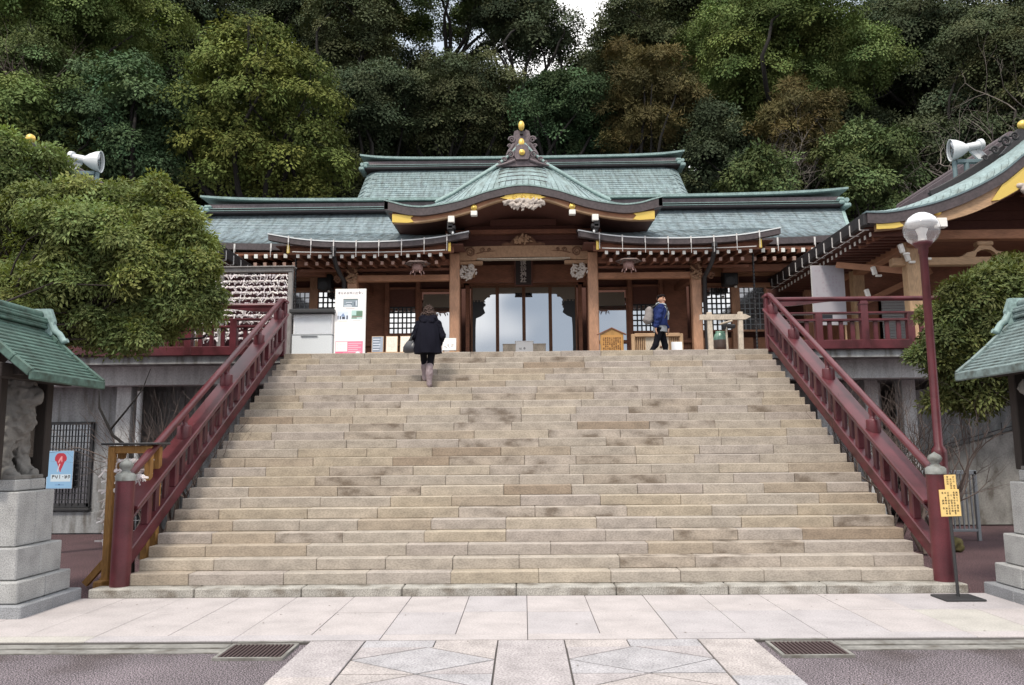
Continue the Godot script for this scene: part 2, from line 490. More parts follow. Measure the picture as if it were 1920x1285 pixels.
# ---------------------------------------------------------------- rounded bodies: tapered capsules joined smoothly and meshed with surface nets
# bones: [from, to, radius from, radius to, colour]
func body_mesh(bones: Array, cell: float, k: float, wob := 0.0, wfreq := 8.0, sq := 1.0) -> ArrayMesh:
	var lo := Vector3(1e9, 1e9, 1e9)
	var hi := -lo
	for b in bones:
		var r: float = maxf(b[2], b[3]) + k + cell * 3.0 + absf(wob)
		for p in [b[0], b[1]]:
			lo = lo.min(p - Vector3(r, r, r))
			hi = hi.max(p + Vector3(r, r, r))
	var nx := int((hi.x - lo.x) / cell) + 2
	var ny := int((hi.y - lo.y) / cell) + 2
	var nz := int((hi.z - lo.z) / cell) + 2
	var f := PackedFloat32Array()
	f.resize(nx * ny * nz)
	f.fill(1.0)
	var best := PackedFloat32Array()
	best.resize(nx * ny * nz)
	best.fill(9.0)
	var who := PackedByteArray()
	who.resize(nx * ny * nz)
	for bi in bones.size():
		var b: Array = bones[bi]
		var a: Vector3 = b[0]
		var d: Vector3 = b[1] - a
		var dd := maxf(d.length_squared(), 1e-9)
		var ra: float = b[2]
		var rb: float = b[3]
		var m := maxf(ra, rb) + k + cell * 2.5
		var l: Vector3 = (a.min(b[1]) - Vector3(m, m, m) - lo) / cell
		var h: Vector3 = (a.max(b[1]) + Vector3(m, m, m) - lo) / cell
		for iz in range(maxi(0, int(l.z)), mini(nz, int(h.z) + 1)):
			for iy in range(maxi(0, int(l.y)), mini(ny, int(h.y) + 1)):
				var at := (iz * ny + iy) * nx
				for ix in range(maxi(0, int(l.x)), mini(nx, int(h.x) + 1)):
					var p := lo + Vector3(ix, iy, iz) * cell - a
					var t := clampf(p.dot(d) / dd, 0.0, 1.0)
					var q := p - d * t
					q.z *= sq
					var e := q.length() - lerpf(ra, rb, t)
					var o := f[at + ix]
					var s := maxf(k - absf(e - o), 0.0)
					f[at + ix] = minf(e, o) - s * s * 0.25 / maxf(k, 1e-6)
					if e < best[at + ix]:
						best[at + ix] = e
						who[at + ix] = bi
	if wob != 0.0:
		var nz_ := FastNoiseLite.new()
		nz_.seed = 4
		nz_.frequency = wfreq
		nz_.fractal_octaves = 2
		for iz in nz:
			for iy in ny:
				for ix in nx:
					var i := (iz * ny + iy) * nx + ix
					if absf(f[i]) < absf(wob) + cell * 3.0:
						f[i] += wob * nz_.get_noise_3dv(lo + Vector3(ix, iy, iz) * cell)
	var idx := PackedInt32Array()
	idx.resize(nx * ny * nz)
	idx.fill(-1)
	var vs := PackedVector3Array()
	var ns := PackedVector3Array()
	var cs := PackedColorArray()
	var tri := PackedInt32Array()
	var sx := 1
	var sy := nx
	var sz := nx * ny
	var cor := [0, sx, sy, sx + sy, sz, sx + sz, sy + sz, sx + sy + sz]
	var edges := [[0, 1], [0, 2], [0, 4], [1, 3], [1, 5], [2, 3], [2, 6], [3, 7], [4, 5], [4, 6], [5, 7], [6, 7]]
	for iz in nz - 1:
		for iy in ny - 1:
			for ix in nx - 1:
				var i := (iz * ny + iy) * nx + ix
				var neg := 0
				for c in 8:
					if f[i + cor[c]] < 0.0:
						neg += 1
				if neg == 0 or neg == 8:
					continue
				var sum := Vector3.ZERO
				var cnt := 0
				for e in edges:
					var fa := f[i + cor[e[0]]]
					var fb := f[i + cor[e[1]]]
					if (fa < 0.0) != (fb < 0.0):
						var t := fa / (fa - fb)
						var pa := Vector3(e[0] & 1, (e[0] >> 1) & 1, e[0] >> 2)
						var pb := Vector3(e[1] & 1, (e[1] >> 1) & 1, e[1] >> 2)
						sum += pa.lerp(pb, t)
						cnt += 1
				idx[i] = vs.size()
				vs.append(lo + (Vector3(ix, iy, iz) + sum / cnt) * cell)
				ns.append(Vector3(f[i + sx] - f[i] + f[i + sx + sy + sz] - f[i + sy + sz], f[i + sy] - f[i] + f[i + sx + sy + sz] - f[i + sx + sz], f[i + sz] - f[i] + f[i + sx + sy + sz] - f[i + sx + sy]).normalized())
				var cc = bones[who[i]]
				cs.append(cc[4] if cc.size() > 4 else Color.WHITE)
	for iz in range(1, nz - 1):
		for iy in range(1, ny - 1):
			for ix in range(1, nx - 1):
				var i := (iz * ny + iy) * nx + ix
				var neg := f[i] < 0.0
				for ax in 3:
					var s: int = [sx, sy, sz][ax]
					if neg == (f[i + s] < 0.0):
						continue
					var u: int = [sy, sz, sx][ax]
					var w: int = [sz, sx, sy][ax]
					var q := [idx[i], idx[i - u], idx[i - u - w], idx[i - w]]
					if q[0] < 0 or q[1] < 0 or q[2] < 0 or q[3] < 0:
						continue
					if neg:
						tri.append_array([q[0], q[2], q[1], q[0], q[3], q[2]])
					else:
						tri.append_array([q[0], q[1], q[2], q[0], q[2], q[3]])
	var arr := []
	arr.resize(Mesh.ARRAY_MAX)
	arr[Mesh.ARRAY_VERTEX] = vs
	arr[Mesh.ARRAY_NORMAL] = ns
	arr[Mesh.ARRAY_COLOR] = cs
	arr[Mesh.ARRAY_INDEX] = tri
	var am := ArrayMesh.new()
	am.add_surface_from_arrays(Mesh.PRIMITIVE_TRIANGLES, arr)
	return am

# ---------------------------------------------------------------- the scene
func _ready():
	rng.seed = 20
	camera_and_light()
	make_materials()
	ground()
	stairs()
	terrace()
	lower_storey()
	haiden()
	rear_hall()
	side_hall(1.0)
	side_hall(-1.0)
	stair_railing(1.0)
	stair_railing(-1.0)
	terrace_railing(1.0)
	terrace_railing(-1.0)
	guardian(-1.0)
	guardian(1.0)
	lamp_post()
	sign_stand()
	terrace_things()
	paper_racks()
	people()
	shrubs()
	forest()

func camera_and_light():
	var cam := Camera3D.new()
	cam.name = "camera"
	cam.fov = 46.652
	cam.near = 0.1
	cam.far = 900.0
	cam.basis = Basis(Vector3.UP, deg_to_rad(0.7624)) * Basis(Vector3.RIGHT, deg_to_rad(7.5506)) * Basis(Vector3.BACK, deg_to_rad(-0.5))
	cam.position = Vector3(-0.05, 1.72, 0)
	add_child(cam)
	cam.current = true

	var n := FastNoiseLite.new()
	n.seed = 12
	n.noise_type = FastNoiseLite.TYPE_SIMPLEX_SMOOTH
	n.frequency = 1.0
	n.fractal_octaves = 5
	var w := 768
	var h := 384
	var im := Image.create(w, h, false, Image.FORMAT_RGBF)
	for y in h:
		var el := (0.5 - (y + 0.5) / h) * PI
		for x in w:
			var az := (x + 0.5) / w * TAU
			var d := Vector3(cos(el) * sin(az), sin(el), cos(el) * cos(az))
			var s := maxf(d.y, 0.0)
			# a cloud deck seen in perspective, a little flattened towards the horizon
			var c := n.get_noise_3d(d.x * 1.7 / (s + 0.35), d.z * 1.7 / (s + 0.35), s * 2.2)
			c = smoothstep(-0.26, 0.30, c + 0.08 * s)
			var lum := lerpf(0.62, 1.35, pow(s, 0.7))
			var grey := Color(0.52, 0.585, 0.67)
			var white := Color(1.30, 1.28, 1.26)
			var q := grey.lerp(white, c)
			if d.y < 0.0:
				q = Color(0.30, 0.29, 0.28)
			im.set_pixel(x, y, Color(q.r * lum, q.g * lum, q.b * lum))
	var sm := PanoramaSkyMaterial.new()
	sm.panorama = ImageTexture.create_from_image(im)
	var sky := Sky.new()
	sky.sky_material = sm
	var env := Environment.new()
	env.background_mode = Environment.BG_SKY
	env.sky = sky
	env.background_energy_multiplier = 0.9
	env.tonemap_mode = Environment.TONE_MAPPER_LINEAR
	env.tonemap_exposure = 1.58
	env.sdfgi_enabled = true
	env.ssao_enabled = true
	env.ssil_enabled = true
	var we := WorldEnvironment.new()
	we.name = "sky"
	we.environment = env
	add_child(we)

	var sun := DirectionalLight3D.new()
	sun.name = "sun"
	sun.light_energy = 0.60
	sun.light_color = Color(1.0, 0.96, 0.90)
	sun.light_angular_distance = 9.0
	sun.shadow_enabled = true
	sun.rotation_degrees = Vector3(-56, -24, 0)
	add_child(sun)

func ground():
	org = Vector3.ZERO
	# one sheet to the horizon, the terrain rising behind the shrine is a sheet of its own
	var m := nb()
	m.quad(Vector3(-400, -0.03, 400), Vector3(400, -0.03, 400), Vector3(400, -0.03, -9.0), Vector3(-400, -0.03, -9.0), Vector3.UP)
	struct("ground_asphalt", m, M.asphalt)
	m = nb()
	m.quad(Vector3(-400, -0.026, -9.0), Vector3(400, -0.026, -9.0), Vector3(400, -0.026, -60), Vector3(-400, -0.026, -60), Vector3.UP)
	struct("side_yard_ground", m, M.asphalt_side)
	# the paved landing before the stairs
	m = nb()
	m.box(Vector3(0, -0.035, -8.54), Vector3(24, 0.05, 2.18))
	var land := struct("paved_landing", m, M.joint)
	var mats := [M.paving, M.paving, M.paving2, M.paving3]
	for row in [[7.49, 7.70], [7.71, 8.71], [8.72, 9.62]]:
		for k in range(-15, 15):
			var x0 := -0.03 + 0.675 * k
			if row[0] < 7.5:
				if k % 2 != 0:
					continue
			var wd := 1.35 if row[0] < 7.5 else 0.675
			if x0 > 9.5:
				continue
			var s := nb()
			var hh := rng.randf_range(-0.0015, 0.0015)
			s.box(Vector3(x0 + wd * 0.5, -0.03 + hh, -(row[0] + row[1]) * 0.5), Vector3(wd - 0.007, 0.06, row[1] - row[0] - 0.004), 0.003)
			part(land, "paving_slab", s, mats[rng.randi() % 4] if absf(x0) > 2.0 else [M.paving, M.paving3][rng.randi() % 2])
	# the approach path with its lozenge pattern
	m = nb()
	m.box(Vector3(0, -0.04, -1.0), Vector3(4.0, 0.05, 12.94))
	var path := struct("stone_path", m, M.joint)
	var pm := [M.path, M.path2, M.path3]
	for sx in [-1.0, 1.0]:
		var d := 7.465
		var k := 0
		while d > 2.5:
			var ln: float = [1.15, 1.4, 1.25, 1.3][k % 4]
			var s := nb()
			s.box(Vector3(sx * 1.75, -0.03, -(d - ln * 0.5)), Vector3(0.49, 0.06, ln - 0.008), 0.004)
			part(path, "edge_slab", s, pm[(k + (1 if sx > 0 else 0)) % 3])
			d -= ln
			k += 1
		# the strip at the head of the lozenges
		for q in [[0.30, 0.86], [0.86, 1.495]]:
			var s2 := nb()
			s2.box(Vector3(sx * (q[0] + q[1]) * 0.5, -0.03, -7.34), Vector3(q[1] - q[0] - 0.009, 0.06, 0.245), 0.003)
			part(path, "head_slab", s2, pm[rng.randi() % 3])
		for c in 5:
			var cd := 6.80 - c * 0.836
			var cx: float = sx * 0.8975
			var a := 0.594
			var b := 0.415
			var g := 0.006
			var lz := PackedVector2Array([Vector2(-a + g * 2, 0), Vector2(0, -b + g * 2), Vector2(a - g * 2, 0), Vector2(0, b - g * 2)])
			var flat := Basis(Vector3.RIGHT, Vector3.FORWARD, Vector3.UP)
			var s3 := nb()
			s3.extrude(lz, Transform3D(flat, Vector3(cx, -0.03, -cd)), 0.06)
			part(path, "lozenge_slab", s3, pm[rng.randi() % 3])
			for qx in [-1.0, 1.0]:
				for qy in [-1.0, 1.0]:
					var s4 := nb()
					s4.extrude(PackedVector2Array([Vector2(qx * (a - g), qy * (b - g)), Vector2(qx * (a - g), qy * g * 3), Vector2(qx * g * 3, qy * (b - g))]), Transform3D(flat, Vector3(cx, -0.03 + rng.randf_range(-0.001, 0.001), -cd)), 0.06)
					part(path, "corner_slab", s4, pm[rng.randi() % 3])
	var d2 := 7.465
	var k2 := 0
	while d2 > 2.5:
		var s5 := nb()
		s5.box(Vector3(0, -0.03, -(d2 - 0.95)), Vector3(0.588, 0.06, 1.892), 0.004)
		part(path, "middle_slab", s5, pm[k2 % 3])
		d2 -= 1.9
		k2 += 1
	# gutter stones along the landing and the gratings set in them
	m = nb()
	for sx in [-1.0, 1.0]:
		m.box(Vector3(sx * 7.35, -0.035, -7.36), Vector3(9.3, 0.05, 0.13), 0.004)
		m.box(Vector3(sx * 7.35, -0.043, -7.21), Vector3(9.3, 0.05, 0.12), 0.004)
		m.box(Vector3(sx * 2.36, -0.028, -7.47), Vector3(0.6, 0.05, 0.03), 0.003)
	struct("gutter_kerb", m, M.concrete_dark)
	for sx in [-1.0, 1.0]:
		var gt := thing("drain_grating", "rusty drain grating set beside the path, %s" % ("left of the lozenge paving" if sx < 0 else "right of the lozenge paving"), "drain grating", v(sx * 2.385, -0.02, 7.16), "drain gratings by the path")
		var fr := nb()
		for e in [[0.0, 0.235, 0.60, 0.03], [0.0, -0.235, 0.60, 0.03], [0.285, 0.0, 0.03, 0.44], [-0.285, 0.0, 0.03, 0.44]]:
			fr.box(gt.position + Vector3(e[0], 0.0, e[1]), Vector3(e[2], 0.03, e[3]), 0.003)
		part(gt, "frame", fr, M.concrete_dark)
		var bar := MB.new()
		bar.box(Vector3.ZERO, Vector3(0.016, 0.03, 0.43), 0.002)
		var bmesh := bar.mesh()
		for i in 15:
			part(gt, "bar", bmesh, M.grate, Vector3(-0.252 + i * 0.036, 0.002, 0), Basis(Vector3.UP, 0.0))
		var pit := nb()
		pit.box(gt.position + Vector3(0, -0.008, 0), Vector3(0.54, 0.004, 0.44))
		part(gt, "pit", pit, M.black)
	# grit and leaf bits blown over the paving
	org = Vector3.ZERO
	var lf := MB.new()
	lf.quad(Vector3(-0.5, 0, 0), Vector3(0, 0.08, -0.3), Vector3(0.5, 0, 0), Vector3(0, 0.05, 0.3), Vector3.UP)
	var xf := []
	var cols := PackedColorArray()
	for i in 170:
		var s := rng.randf_range(0.008, 0.032)
		xf.append(Transform3D(Basis(Vector3.UP, rng.randf() * TAU).scaled(Vector3(s, s, s)), v(rng.randf_range(-5.0, 5.0), 0.004 if i % 5 else 0.105, rng.randf_range(5.4, 9.55) if i % 5 else rng.randf_range(9.66, 9.84))))
		var k := rng.randf_range(0.4, 1.2)
		cols.append(Color(0.13 * k, 0.095 * k, 0.055 * k))
	for i in xf.size():
		if absf(xf[i].origin.x) > 2.0 and -xf[i].origin.z < 7.45:
			xf[i].origin.y = -0.026
	var bits := scatter(self, "fallen_leaves", lf.mesh(), xf, cols, leaf_mat(0.1, 0.9))
	stuff(bits)
	bits.set_meta("label", "small brown leaf bits blown over the paving and kerb")
	bits.set_meta("category", "fallen leaves")

func stairs():
	org = Vector3.ZERO
	# long kerb stones under the first riser
	var m := nb()
	m.box(Vector3(-0.05, 0.02, -9.78), Vector3(10.3, 0.10, 0.24))
	var kerb := struct("kerb", m, M.joint)
	var x := -5.22
	while x < 5.1:
		var ln := minf(rng.randf_range(1.05, 1.35), 5.12 - x)
		if 5.12 - x - ln < 0.4:
			ln = 5.12 - x
		var s := nb()
		s.box(Vector3(x + ln * 0.5, 0.045, -9.755), Vector3(ln - 0.008, 0.11, 0.27), 0.012)
		part(kerb, "kerb_stone", s, M.kerb)
		x += ln
	# the flight of twenty-six steps
	var prof := PackedVector2Array()
	for i in 26:
		prof.append(Vector2(STEP_D + 0.05 + TREAD * i, 0.0 if i == 0 else 0.08 + RISE * i))
		prof.append(Vector2(STEP_D + 0.05 + TREAD * i, 0.08 + RISE * (i + 1) - 0.02))
	prof.append(Vector2(16.3, 0.08 + RISE * 26 - 0.02))
	prof.append(Vector2(16.3, 0.0))
	m = nb()
	m.extrude(prof, Transform3D(Basis(Vector3.FORWARD, Vector3.UP, Vector3.RIGHT), Vector3.ZERO), 9.70)
	var fl := struct("stone_stairs", m, M.core)
	var base := mat(Color(0.475, 0.418, 0.356), 0.85, "sand", Vector3(0.7, 1.2, 0.7), "blotch", Vector3(0.5, 1.1, 0.5), 0.12)
	var stained := mat(Color(0.455, 0.388, 0.322), 0.85, "sand", Vector3(0.7, 1.2, 0.7), "stain", Vector3(0.45, 0.9, 0.45), 0.12)
	var tones := [base, base, tinted(base, Color(1.06, 1.06, 1.07)), tinted(base, Color(0.99, 0.99, 1.03)), tinted(base, Color(1.02, 0.985, 0.90)), tinted(base, Color(0.96, 0.95, 0.99)), tinted(base, Color(0.95, 0.90, 0.83)), base, stained, tinted(stained, Color(1.04, 1.06, 1.10)), tinted(base, Color(0.78, 0.70, 0.62)), tinted(base, Color(1.10, 1.08, 1.03))]
	for i in 26:
		x = -4.86
		var first := true
		while x < 4.85:
			var ln := rng.randf_range(0.78, 1.30)
			if first:
				ln *= rng.randf_range(0.5, 1.0)
				first = false
			if 4.86 - x - ln < 0.45:
				ln = 4.86 - x
			var dep := 0.29
			var dx := rng.randf_range(-0.004, 0.004)
			var dy := rng.randf_range(-0.003, 0.002)
			var s := nb()
			var c := Vector3(x + ln * 0.5, 0.1 + RISE * (i + 0.5) + dy, -(STEP_D + TREAD * i + dep * 0.5 + dx))
			s.box(c, Vector3(ln - rng.randf_range(0.002, 0.006), RISE + 0.002, dep), rng.randf_range(0.005, 0.010), Basis(Vector3.UP, rng.randf_range(-0.003, 0.003)))
			var t := rng.randi() % tones.size()
			if t == 10 and rng.randf() < 0.55:
				t = 0
			part(fl, "stone_block", s, tones[t])
			x += ln

func terrace():
	org = Vector3.ZERO
	var m := nb()
	m.box(v(0, FLOOR - 0.075, 25.1), Vector3(40, 0.15, 18.0))
	m.box(v(0, FLOOR - 0.30, 25.8), Vector3(39.6, 0.30, 16.6))
	struct("upper_terrace", m, M.concrete)
	# white edge beam under the slab, either side of the stairs
	m = nb()
	for sx in [-1.0, 1.0]:
		m.box(v(sx * 12.4, 3.30, 16.75), Vector3(14.6, 0.42, 0.35), 0.01)
	struct("terrace_edge_beam", m, M.concrete_light)
	# rough hill behind
	m = nb()
	var f := func(a: float, b: float) -> Vector3:
		var d := 29.0 + 90.0 * b
		var xx := lerpf(-110.0, 110.0, a)
		return Vector3(xx, hill(xx, d), -d)
	m.sheet(f, 60, 36, Vector3(0, -1.5, 0))
	struct("hillside", m, M.soil)

func hill(x: float, d: float) -> float:
	var s := d + maxf(absf(x) - 12.0, 0.0) * 0.25
	var h := 3.3 + smoothstep(33.0, 56.0, s) * 17.0 + maxf(0.0, s - 56.0) * 0.02
	return h + 0.7 * sin(x * 0.31) * sin(d * 0.27) * smoothstep(33.0, 40.0, s)

# concrete storey that carries the terrace
func lower_storey():
	var t := thing("concrete_storey", "grey concrete lower storey with barred window under the left terrace", "building", v(-9.6, -0.03, 17.6))
	var m := nb()
	m.box(v(-12.1, 1.6, 17.45), Vector3(7.0, 3.3, 0.5))
	m.box(v(-12.2, 0.22, 17.17), Vector3(6.9, 0.44, 0.06), 0.004)
	part(t, "wall", m, M.concrete)
	m = nb()
	m.box(v(-7.0, 1.5, 18.3), Vector3(4.3, 3.4, 0.4))
	for i in 8:
		m.box(v(-8.3 + i * 0.42, 1.5, 18.07), Vector3(0.2, 3.2, 0.05), 0.01)
	part(t, "ribbed_wall", m, M.concrete)
	# tall window with iron bars
	var wn := nb()
	wn.box(v(-9.87, 2.33, 17.18), Vector3(1.02, 0.06, 0.08))
	wn.box(v(-9.87, 0.58, 17.18), Vector3(1.02, 0.09, 0.08))
	wn.box(v(-10.36, 1.45, 17.18), Vector3(0.06, 1.8, 0.08))
	wn.box(v(-9.38, 1.45, 17.18), Vector3(0.07, 1.8, 0.08))
	wn.box(v(-9.87, 0.50, 17.14), Vector3(1.1, 0.05, 0.14), 0.005)
	var wp := part(t, "window", wn, M.iron)
	var bars := nb()
	for i in 7:
		bars.box(v(-10.26 + i * 0.135, 1.45, 17.13), Vector3(0.022, 1.72, 0.022))
	for i in 12:
		bars.box(v(-9.87, 0.70 + i * 0.135, 17.128), Vector3(0.95, 0.016, 0.016))
	part(wp, "window_bars", bars, M.iron)
	var gl := nb()
	gl.box(v(-9.87, 1.45, 17.195), Vector3(0.94, 1.72, 0.02))
	part(wp, "pane", gl, M.pane_grey)
	# column and rain pipe
	m = nb()
	m.box(v(-8.62, 1.55, 17.1), Vector3(0.32, 3.1, 0.32), 0.01)
	part(t, "column", m, M.concrete_light)
	m = nb()
	m.tube([v(-8.3, 0.0, 17.0), v(-8.3, 3.0, 17.0)], 0.06, 10)
	part(t, "rain_pipe", m, M.white_metal)
	m = nb()
	m.box(v(-6.2, 1.5, 17.6), Vector3(0.3, 3.1, 0.3), 0.01)
	part(t, "column", m, M.concrete)
	# poster on the window
	var p := thing("poster", "pale blue poster with a red shape on the barred window", "poster", v(-9.97, 1.34, 17.06))
	var im := image(128, 176, Color(0.55, 0.72, 0.86))
	im.fill_rect(Rect2i(20, 110, 100, 34), Color(0.80, 0.86, 0.90))
	for i in 60:
		var q := float(i) / 60
		var wd := (30.0 * sqrt(1.0 - pow((q - 0.28) / 0.30, 2.0)) if q < 0.5 else 0.0) if q < 0.42 else 22.0 * (1.0 - (q - 0.42) / 0.6)
		wd = maxf(wd, 3.0)
		im.fill_rect(Rect2i(int(66 - wd), 10 + int(q * 88), int(wd * 2), 2), Color(0.72, 0.20, 0.27))
	stroke(im, Vector2(70, 28), Vector2(56, 52), 6, Color(0.90, 0.62, 0.64))
	stroke(im, Vector2(70, 28), Vector2(72, 50), 5, Color(0.90, 0.62, 0.64))
	stroke(im, Vector2(52, 96), Vector2(62, 62), 4, Color(0.85, 0.80, 0.82))
	var gx := 26.0
	for kk in ["pa", "ri", "bar", "dot", "tick", "ra"]:
		glyph(im, kk, Vector2(gx, 114), 15, 3, Color(0.13, 0.13, 0.15))
		gx += 16
	stroke(im, Vector2(46, 160), Vector2(88, 160), 3, Color(0.40, 0.55, 0.75))
	glyph(im, "dot", Vector2(58, 152), 14, 3, Color(0.16, 0.2, 0.3))
	var sheet_ := nb()
	sheet_.box(p.position, Vector3(0.56, 0.80, 0.006))
	part(p, "backing", sheet_, M.paper)
	part(p, "print", face(0.55, 0.79), print_mat(im), Vector3(0, 0, 0.006))

	t = thing("concrete_underpass", "concrete walls and white columns under the right terrace", "building", v(8.5, -0.03, 18))
	m = nb()
	for x in [6.5, 7.55, 8.36]:
		m.box(v(x, 1.55, 17.6), Vector3(0.30, 3.15, 0.34), 0.01)
		part(t, "column", m, M.concrete_light)
		m = nb()
	m.box(v(6.4, 1.55, 18.6), Vector3(3.6, 3.2, 0.3))
	part(t, "wall", m, M.concrete_light)
	m = nb()
	m.box(v(10.6, 1.55, 21.5), Vector3(8, 3.2, 0.3))
	part(t, "back_wall", m, M.concrete_dark)
	# sloping ramp wall going up to the right, with a wire along it
	m = nb()
	var poly := PackedVector2Array([Vector2(0, 0), Vector2(5.5, 0), Vector2(5.5, 3.1), Vector2(1.2, 3.1), Vector2(0, 2.9)])
	m.extrude(poly, Transform3D(Basis(Vector3.RIGHT, 0.0), v(8.7, 0, 18.7)), 0.3)
	part(t, "ramp_wall", m, M.concrete)
	m = nb()
	poly = PackedVector2Array([Vector2(0, 0), Vector2(5.5, 0), Vector2(5.5, 2.9), Vector2(0, 1.45)])
	m.extrude(poly, Transform3D(Basis(Vector3.RIGHT, 0.0), v(8.6, 0, 17.7)), 0.3)
	part(t, "ramp_parapet", m, M.concrete_dark)
	m = nb()
	m.tube([v(8.6, 1.58, 17.5), v(14.0, 2.98, 17.5)], 0.012, 5)
	for i in 6:
		m.tube([v(8.9 + i * 0.72, 1.52 + i * 0.187, 17.5), v(8.9 + i * 0.72, 1.80 + i * 0.187, 17.5)], 0.012, 5)
	part(t, "wire_fence", m, M.iron)
	# steel gate
	var g := thing("steel_gate", "grey steel bar gate behind the yellow notice boards", "gate", v(7.75, -0.03, 14.9))
	m = nb()
	m.box(v(7.72, 1.2, 14.9), Vector3(1.05, 0.08, 0.06), 0.006)
	m.box(v(7.72, 0.16, 14.9), Vector3(1.05, 0.05, 0.05), 0.006)
	m.box(v(8.22, 0.6, 14.9), Vector3(0.06, 1.26, 0.06), 0.006)
	m.box(v(7.22, 0.6, 14.9), Vector3(0.06, 1.26, 0.06), 0.006)
	part(g, "frame", m, M.grey_metal)
	var bar := MB.new()
	bar.box(Vector3.ZERO, Vector3(0.025, 1.0, 0.025), 0.003)
	var bmesh := bar.mesh()
	for i in 11:
		part(g, "bar", bmesh, M.grey_metal, v(7.30 + i * 0.083, 0.68, 14.9) - g.position)
	# mossy stone at its foot
	var bo := thing("mossy_stone", "low brown mossy stone on the ground behind the right newel post", "stone", v(6.75, -0.03, 13.4))
	part(bo, "boulder", body_mesh([[Vector3(-0.1, 0.14, 0), Vector3(0.22, 0.12, 0), 0.16, 0.13]], 0.03, 0.05, 0.05, 5.0), M.moss)

func interp(pts: Array, x: float) -> float:
	x = absf(x)
	for i in pts.size() - 1:
		var a: Vector2 = pts[i]
		var b: Vector2 = pts[i + 1]
		if x <= b.x or i == pts.size() - 2:
			var p: Vector2 = pts[i - 1] if i > 0 else Vector2(-b.x + 2.0 * a.x, b.y)
			var n: Vector2 = pts[i + 2] if i + 2 < pts.size() else b + (b - a)
			var t := clampf((x - a.x) / (b.x - a.x), 0.0, 1.3)
			var m0 := (b.y - p.y) / (b.x - p.x) * (b.x - a.x)
			var m1 := (n.y - a.y) / (n.x - a.x) * (b.x - a.x)
			var t2 := t * t
			var t3 := t2 * t
			return (2 * t3 - 3 * t2 + 1) * a.y + (t3 - 2 * t2 + t) * m0 + (-2 * t3 + 3 * t2) * b.y + (t3 - t2) * m1
	return pts[0].y

# a layered ridge along x: dark courses, brown panel, pale cap with lifted tips, stepped ends
func ridge(p: Node3D, hw: float, y0: float, d: float, hgt: float, nm := "ridge"):
	var m := nb()
	m.box(v(0, y0 + hgt * 0.07, d), Vector3(hw * 2 - 0.1, hgt * 0.14, 0.66), 0.01)
	m.box(v(0, y0 + hgt * 0.27, d), Vector3(hw * 2 - 0.1, hgt * 0.07, 0.62), 0.01)
	m.box(v(0, y0 + hgt * 0.20, d), Vector3(hw * 2 - 0.14, hgt * 0.14, 0.52))
	var r := part(p, nm, m, M.brown_copper)
	m = nb()
	m.box(v(0, y0 + hgt * 0.53, d), Vector3(hw * 2 - 0.2, hgt * 0.42, 0.48))
	var x := -hw + 0.5
	while x < hw - 0.4:
		m.box(v(x, y0 + hgt * 0.53, d), Vector3(0.012, hgt * 0.42, 0.492))
		x += 0.62
	part(r, "panel", m, M.ridge_brown)
	m = nb()
	m.box(v(0, y0 + hgt * 0.335, d), Vector3(hw * 2 - 0.1, hgt * 0.035, 0.68))
	m.box(v(0, y0 + hgt * 0.155, d), Vector3(hw * 2 - 0.1, hgt * 0.035, 0.72))
	part(r, "pale_line", m, M.patina)
	m = nb()
	var top := func(xx: float) -> float: return y0 + hgt * 0.93 + 0.10 * pow(absf(xx) / hw, 8.0) + 0.05 * pow(absf(xx) / hw, 2.0) + hgt * 0.07
	var bot := func(xx: float) -> float: return y0 + hgt * 0.80 + 0.12 * pow(absf(xx) / hw, 8.0) + 0.05 * pow(absf(xx) / hw, 2.0)
	m.band(top, bot, -hw - 0.12, hw + 0.12, 40, d - 0.36, d + 0.36)
	part(r, "cap", m, M.patina)
	for s in [-1.0, 1.0]:
		m = nb()
		m.box(v(s * (hw - 0.12), y0 + hgt * 0.50, d), Vector3(0.22, hgt * 0.24, 0.74), 0.03)
		m.box(v(s * (hw - 0.06), y0 + hgt * 0.22, d), Vector3(0.24, hgt * 0.30, 0.82), 0.03)
		m.box(v(s * (hw + 0.04), y0 - 0.02, d), Vector3(0.20, hgt * 0.30, 0.92), 0.03)
		m.tube([v(s * (hw + 0.02), y0 + hgt * 0.34, d - 0.44), v(s * (hw + 0.02), y0 + hgt * 0.34, d + 0.44)], 0.07, 10)
		part(r, "end_block", m, M.patina)

# spiral relief
func scroll(m: MB, c: Vector3, r: float, w: float, s: float, turns := 1.6):
	var pts := []
	var rad := []
	for i in 15:
		var t := i / 14.0
		var a := t * TAU * turns
		pts.append(c + Vector3(s * cos(a), sin(a), 0) * r * (1.0 - 0.8 * t))
		rad.append(w * (1.0 - 0.5 * t))
	m.tube(pts, rad, 6)

# lumpy openwork carving filling an ellipse in the x-y plane
func relief(c: Vector3, rx: float, ry: float, seed_: int, n: int, lob := 1.0) -> ArrayMesh:
	var q := RandomNumberGenerator.new()
	q.seed = seed_
	var bones := []
	for i in n:
		var a := q.randf() * TAU
		var rr := sqrt(q.randf())
		var p := c + Vector3(cos(a) * rx * rr, sin(a) * ry * rr, q.randf_range(-0.02, 0.05))
		var ang := q.randf() * TAU
		var e := p + Vector3(cos(ang), sin(ang), q.randf_range(-0.2, 0.2)) * rx * 0.22 * lob
		bones.append([p, e, rx * q.randf_range(0.10, 0.17) * lob, rx * q.randf_range(0.07, 0.12) * lob])
	return body_mesh(bones, maxf(rx * 0.045, 0.009), 0.012)

func gold_plate(p: Node3D, poly: PackedVector2Array, at: Vector3, n := "gold_fitting", yaw := 0.0):
	var m := MB.new()
	m.extrude(poly, Transform3D(Basis(Vector3.UP, yaw), Vector3.ZERO), 0.03)
	part(p, n, m, M.gold, at - p.position)

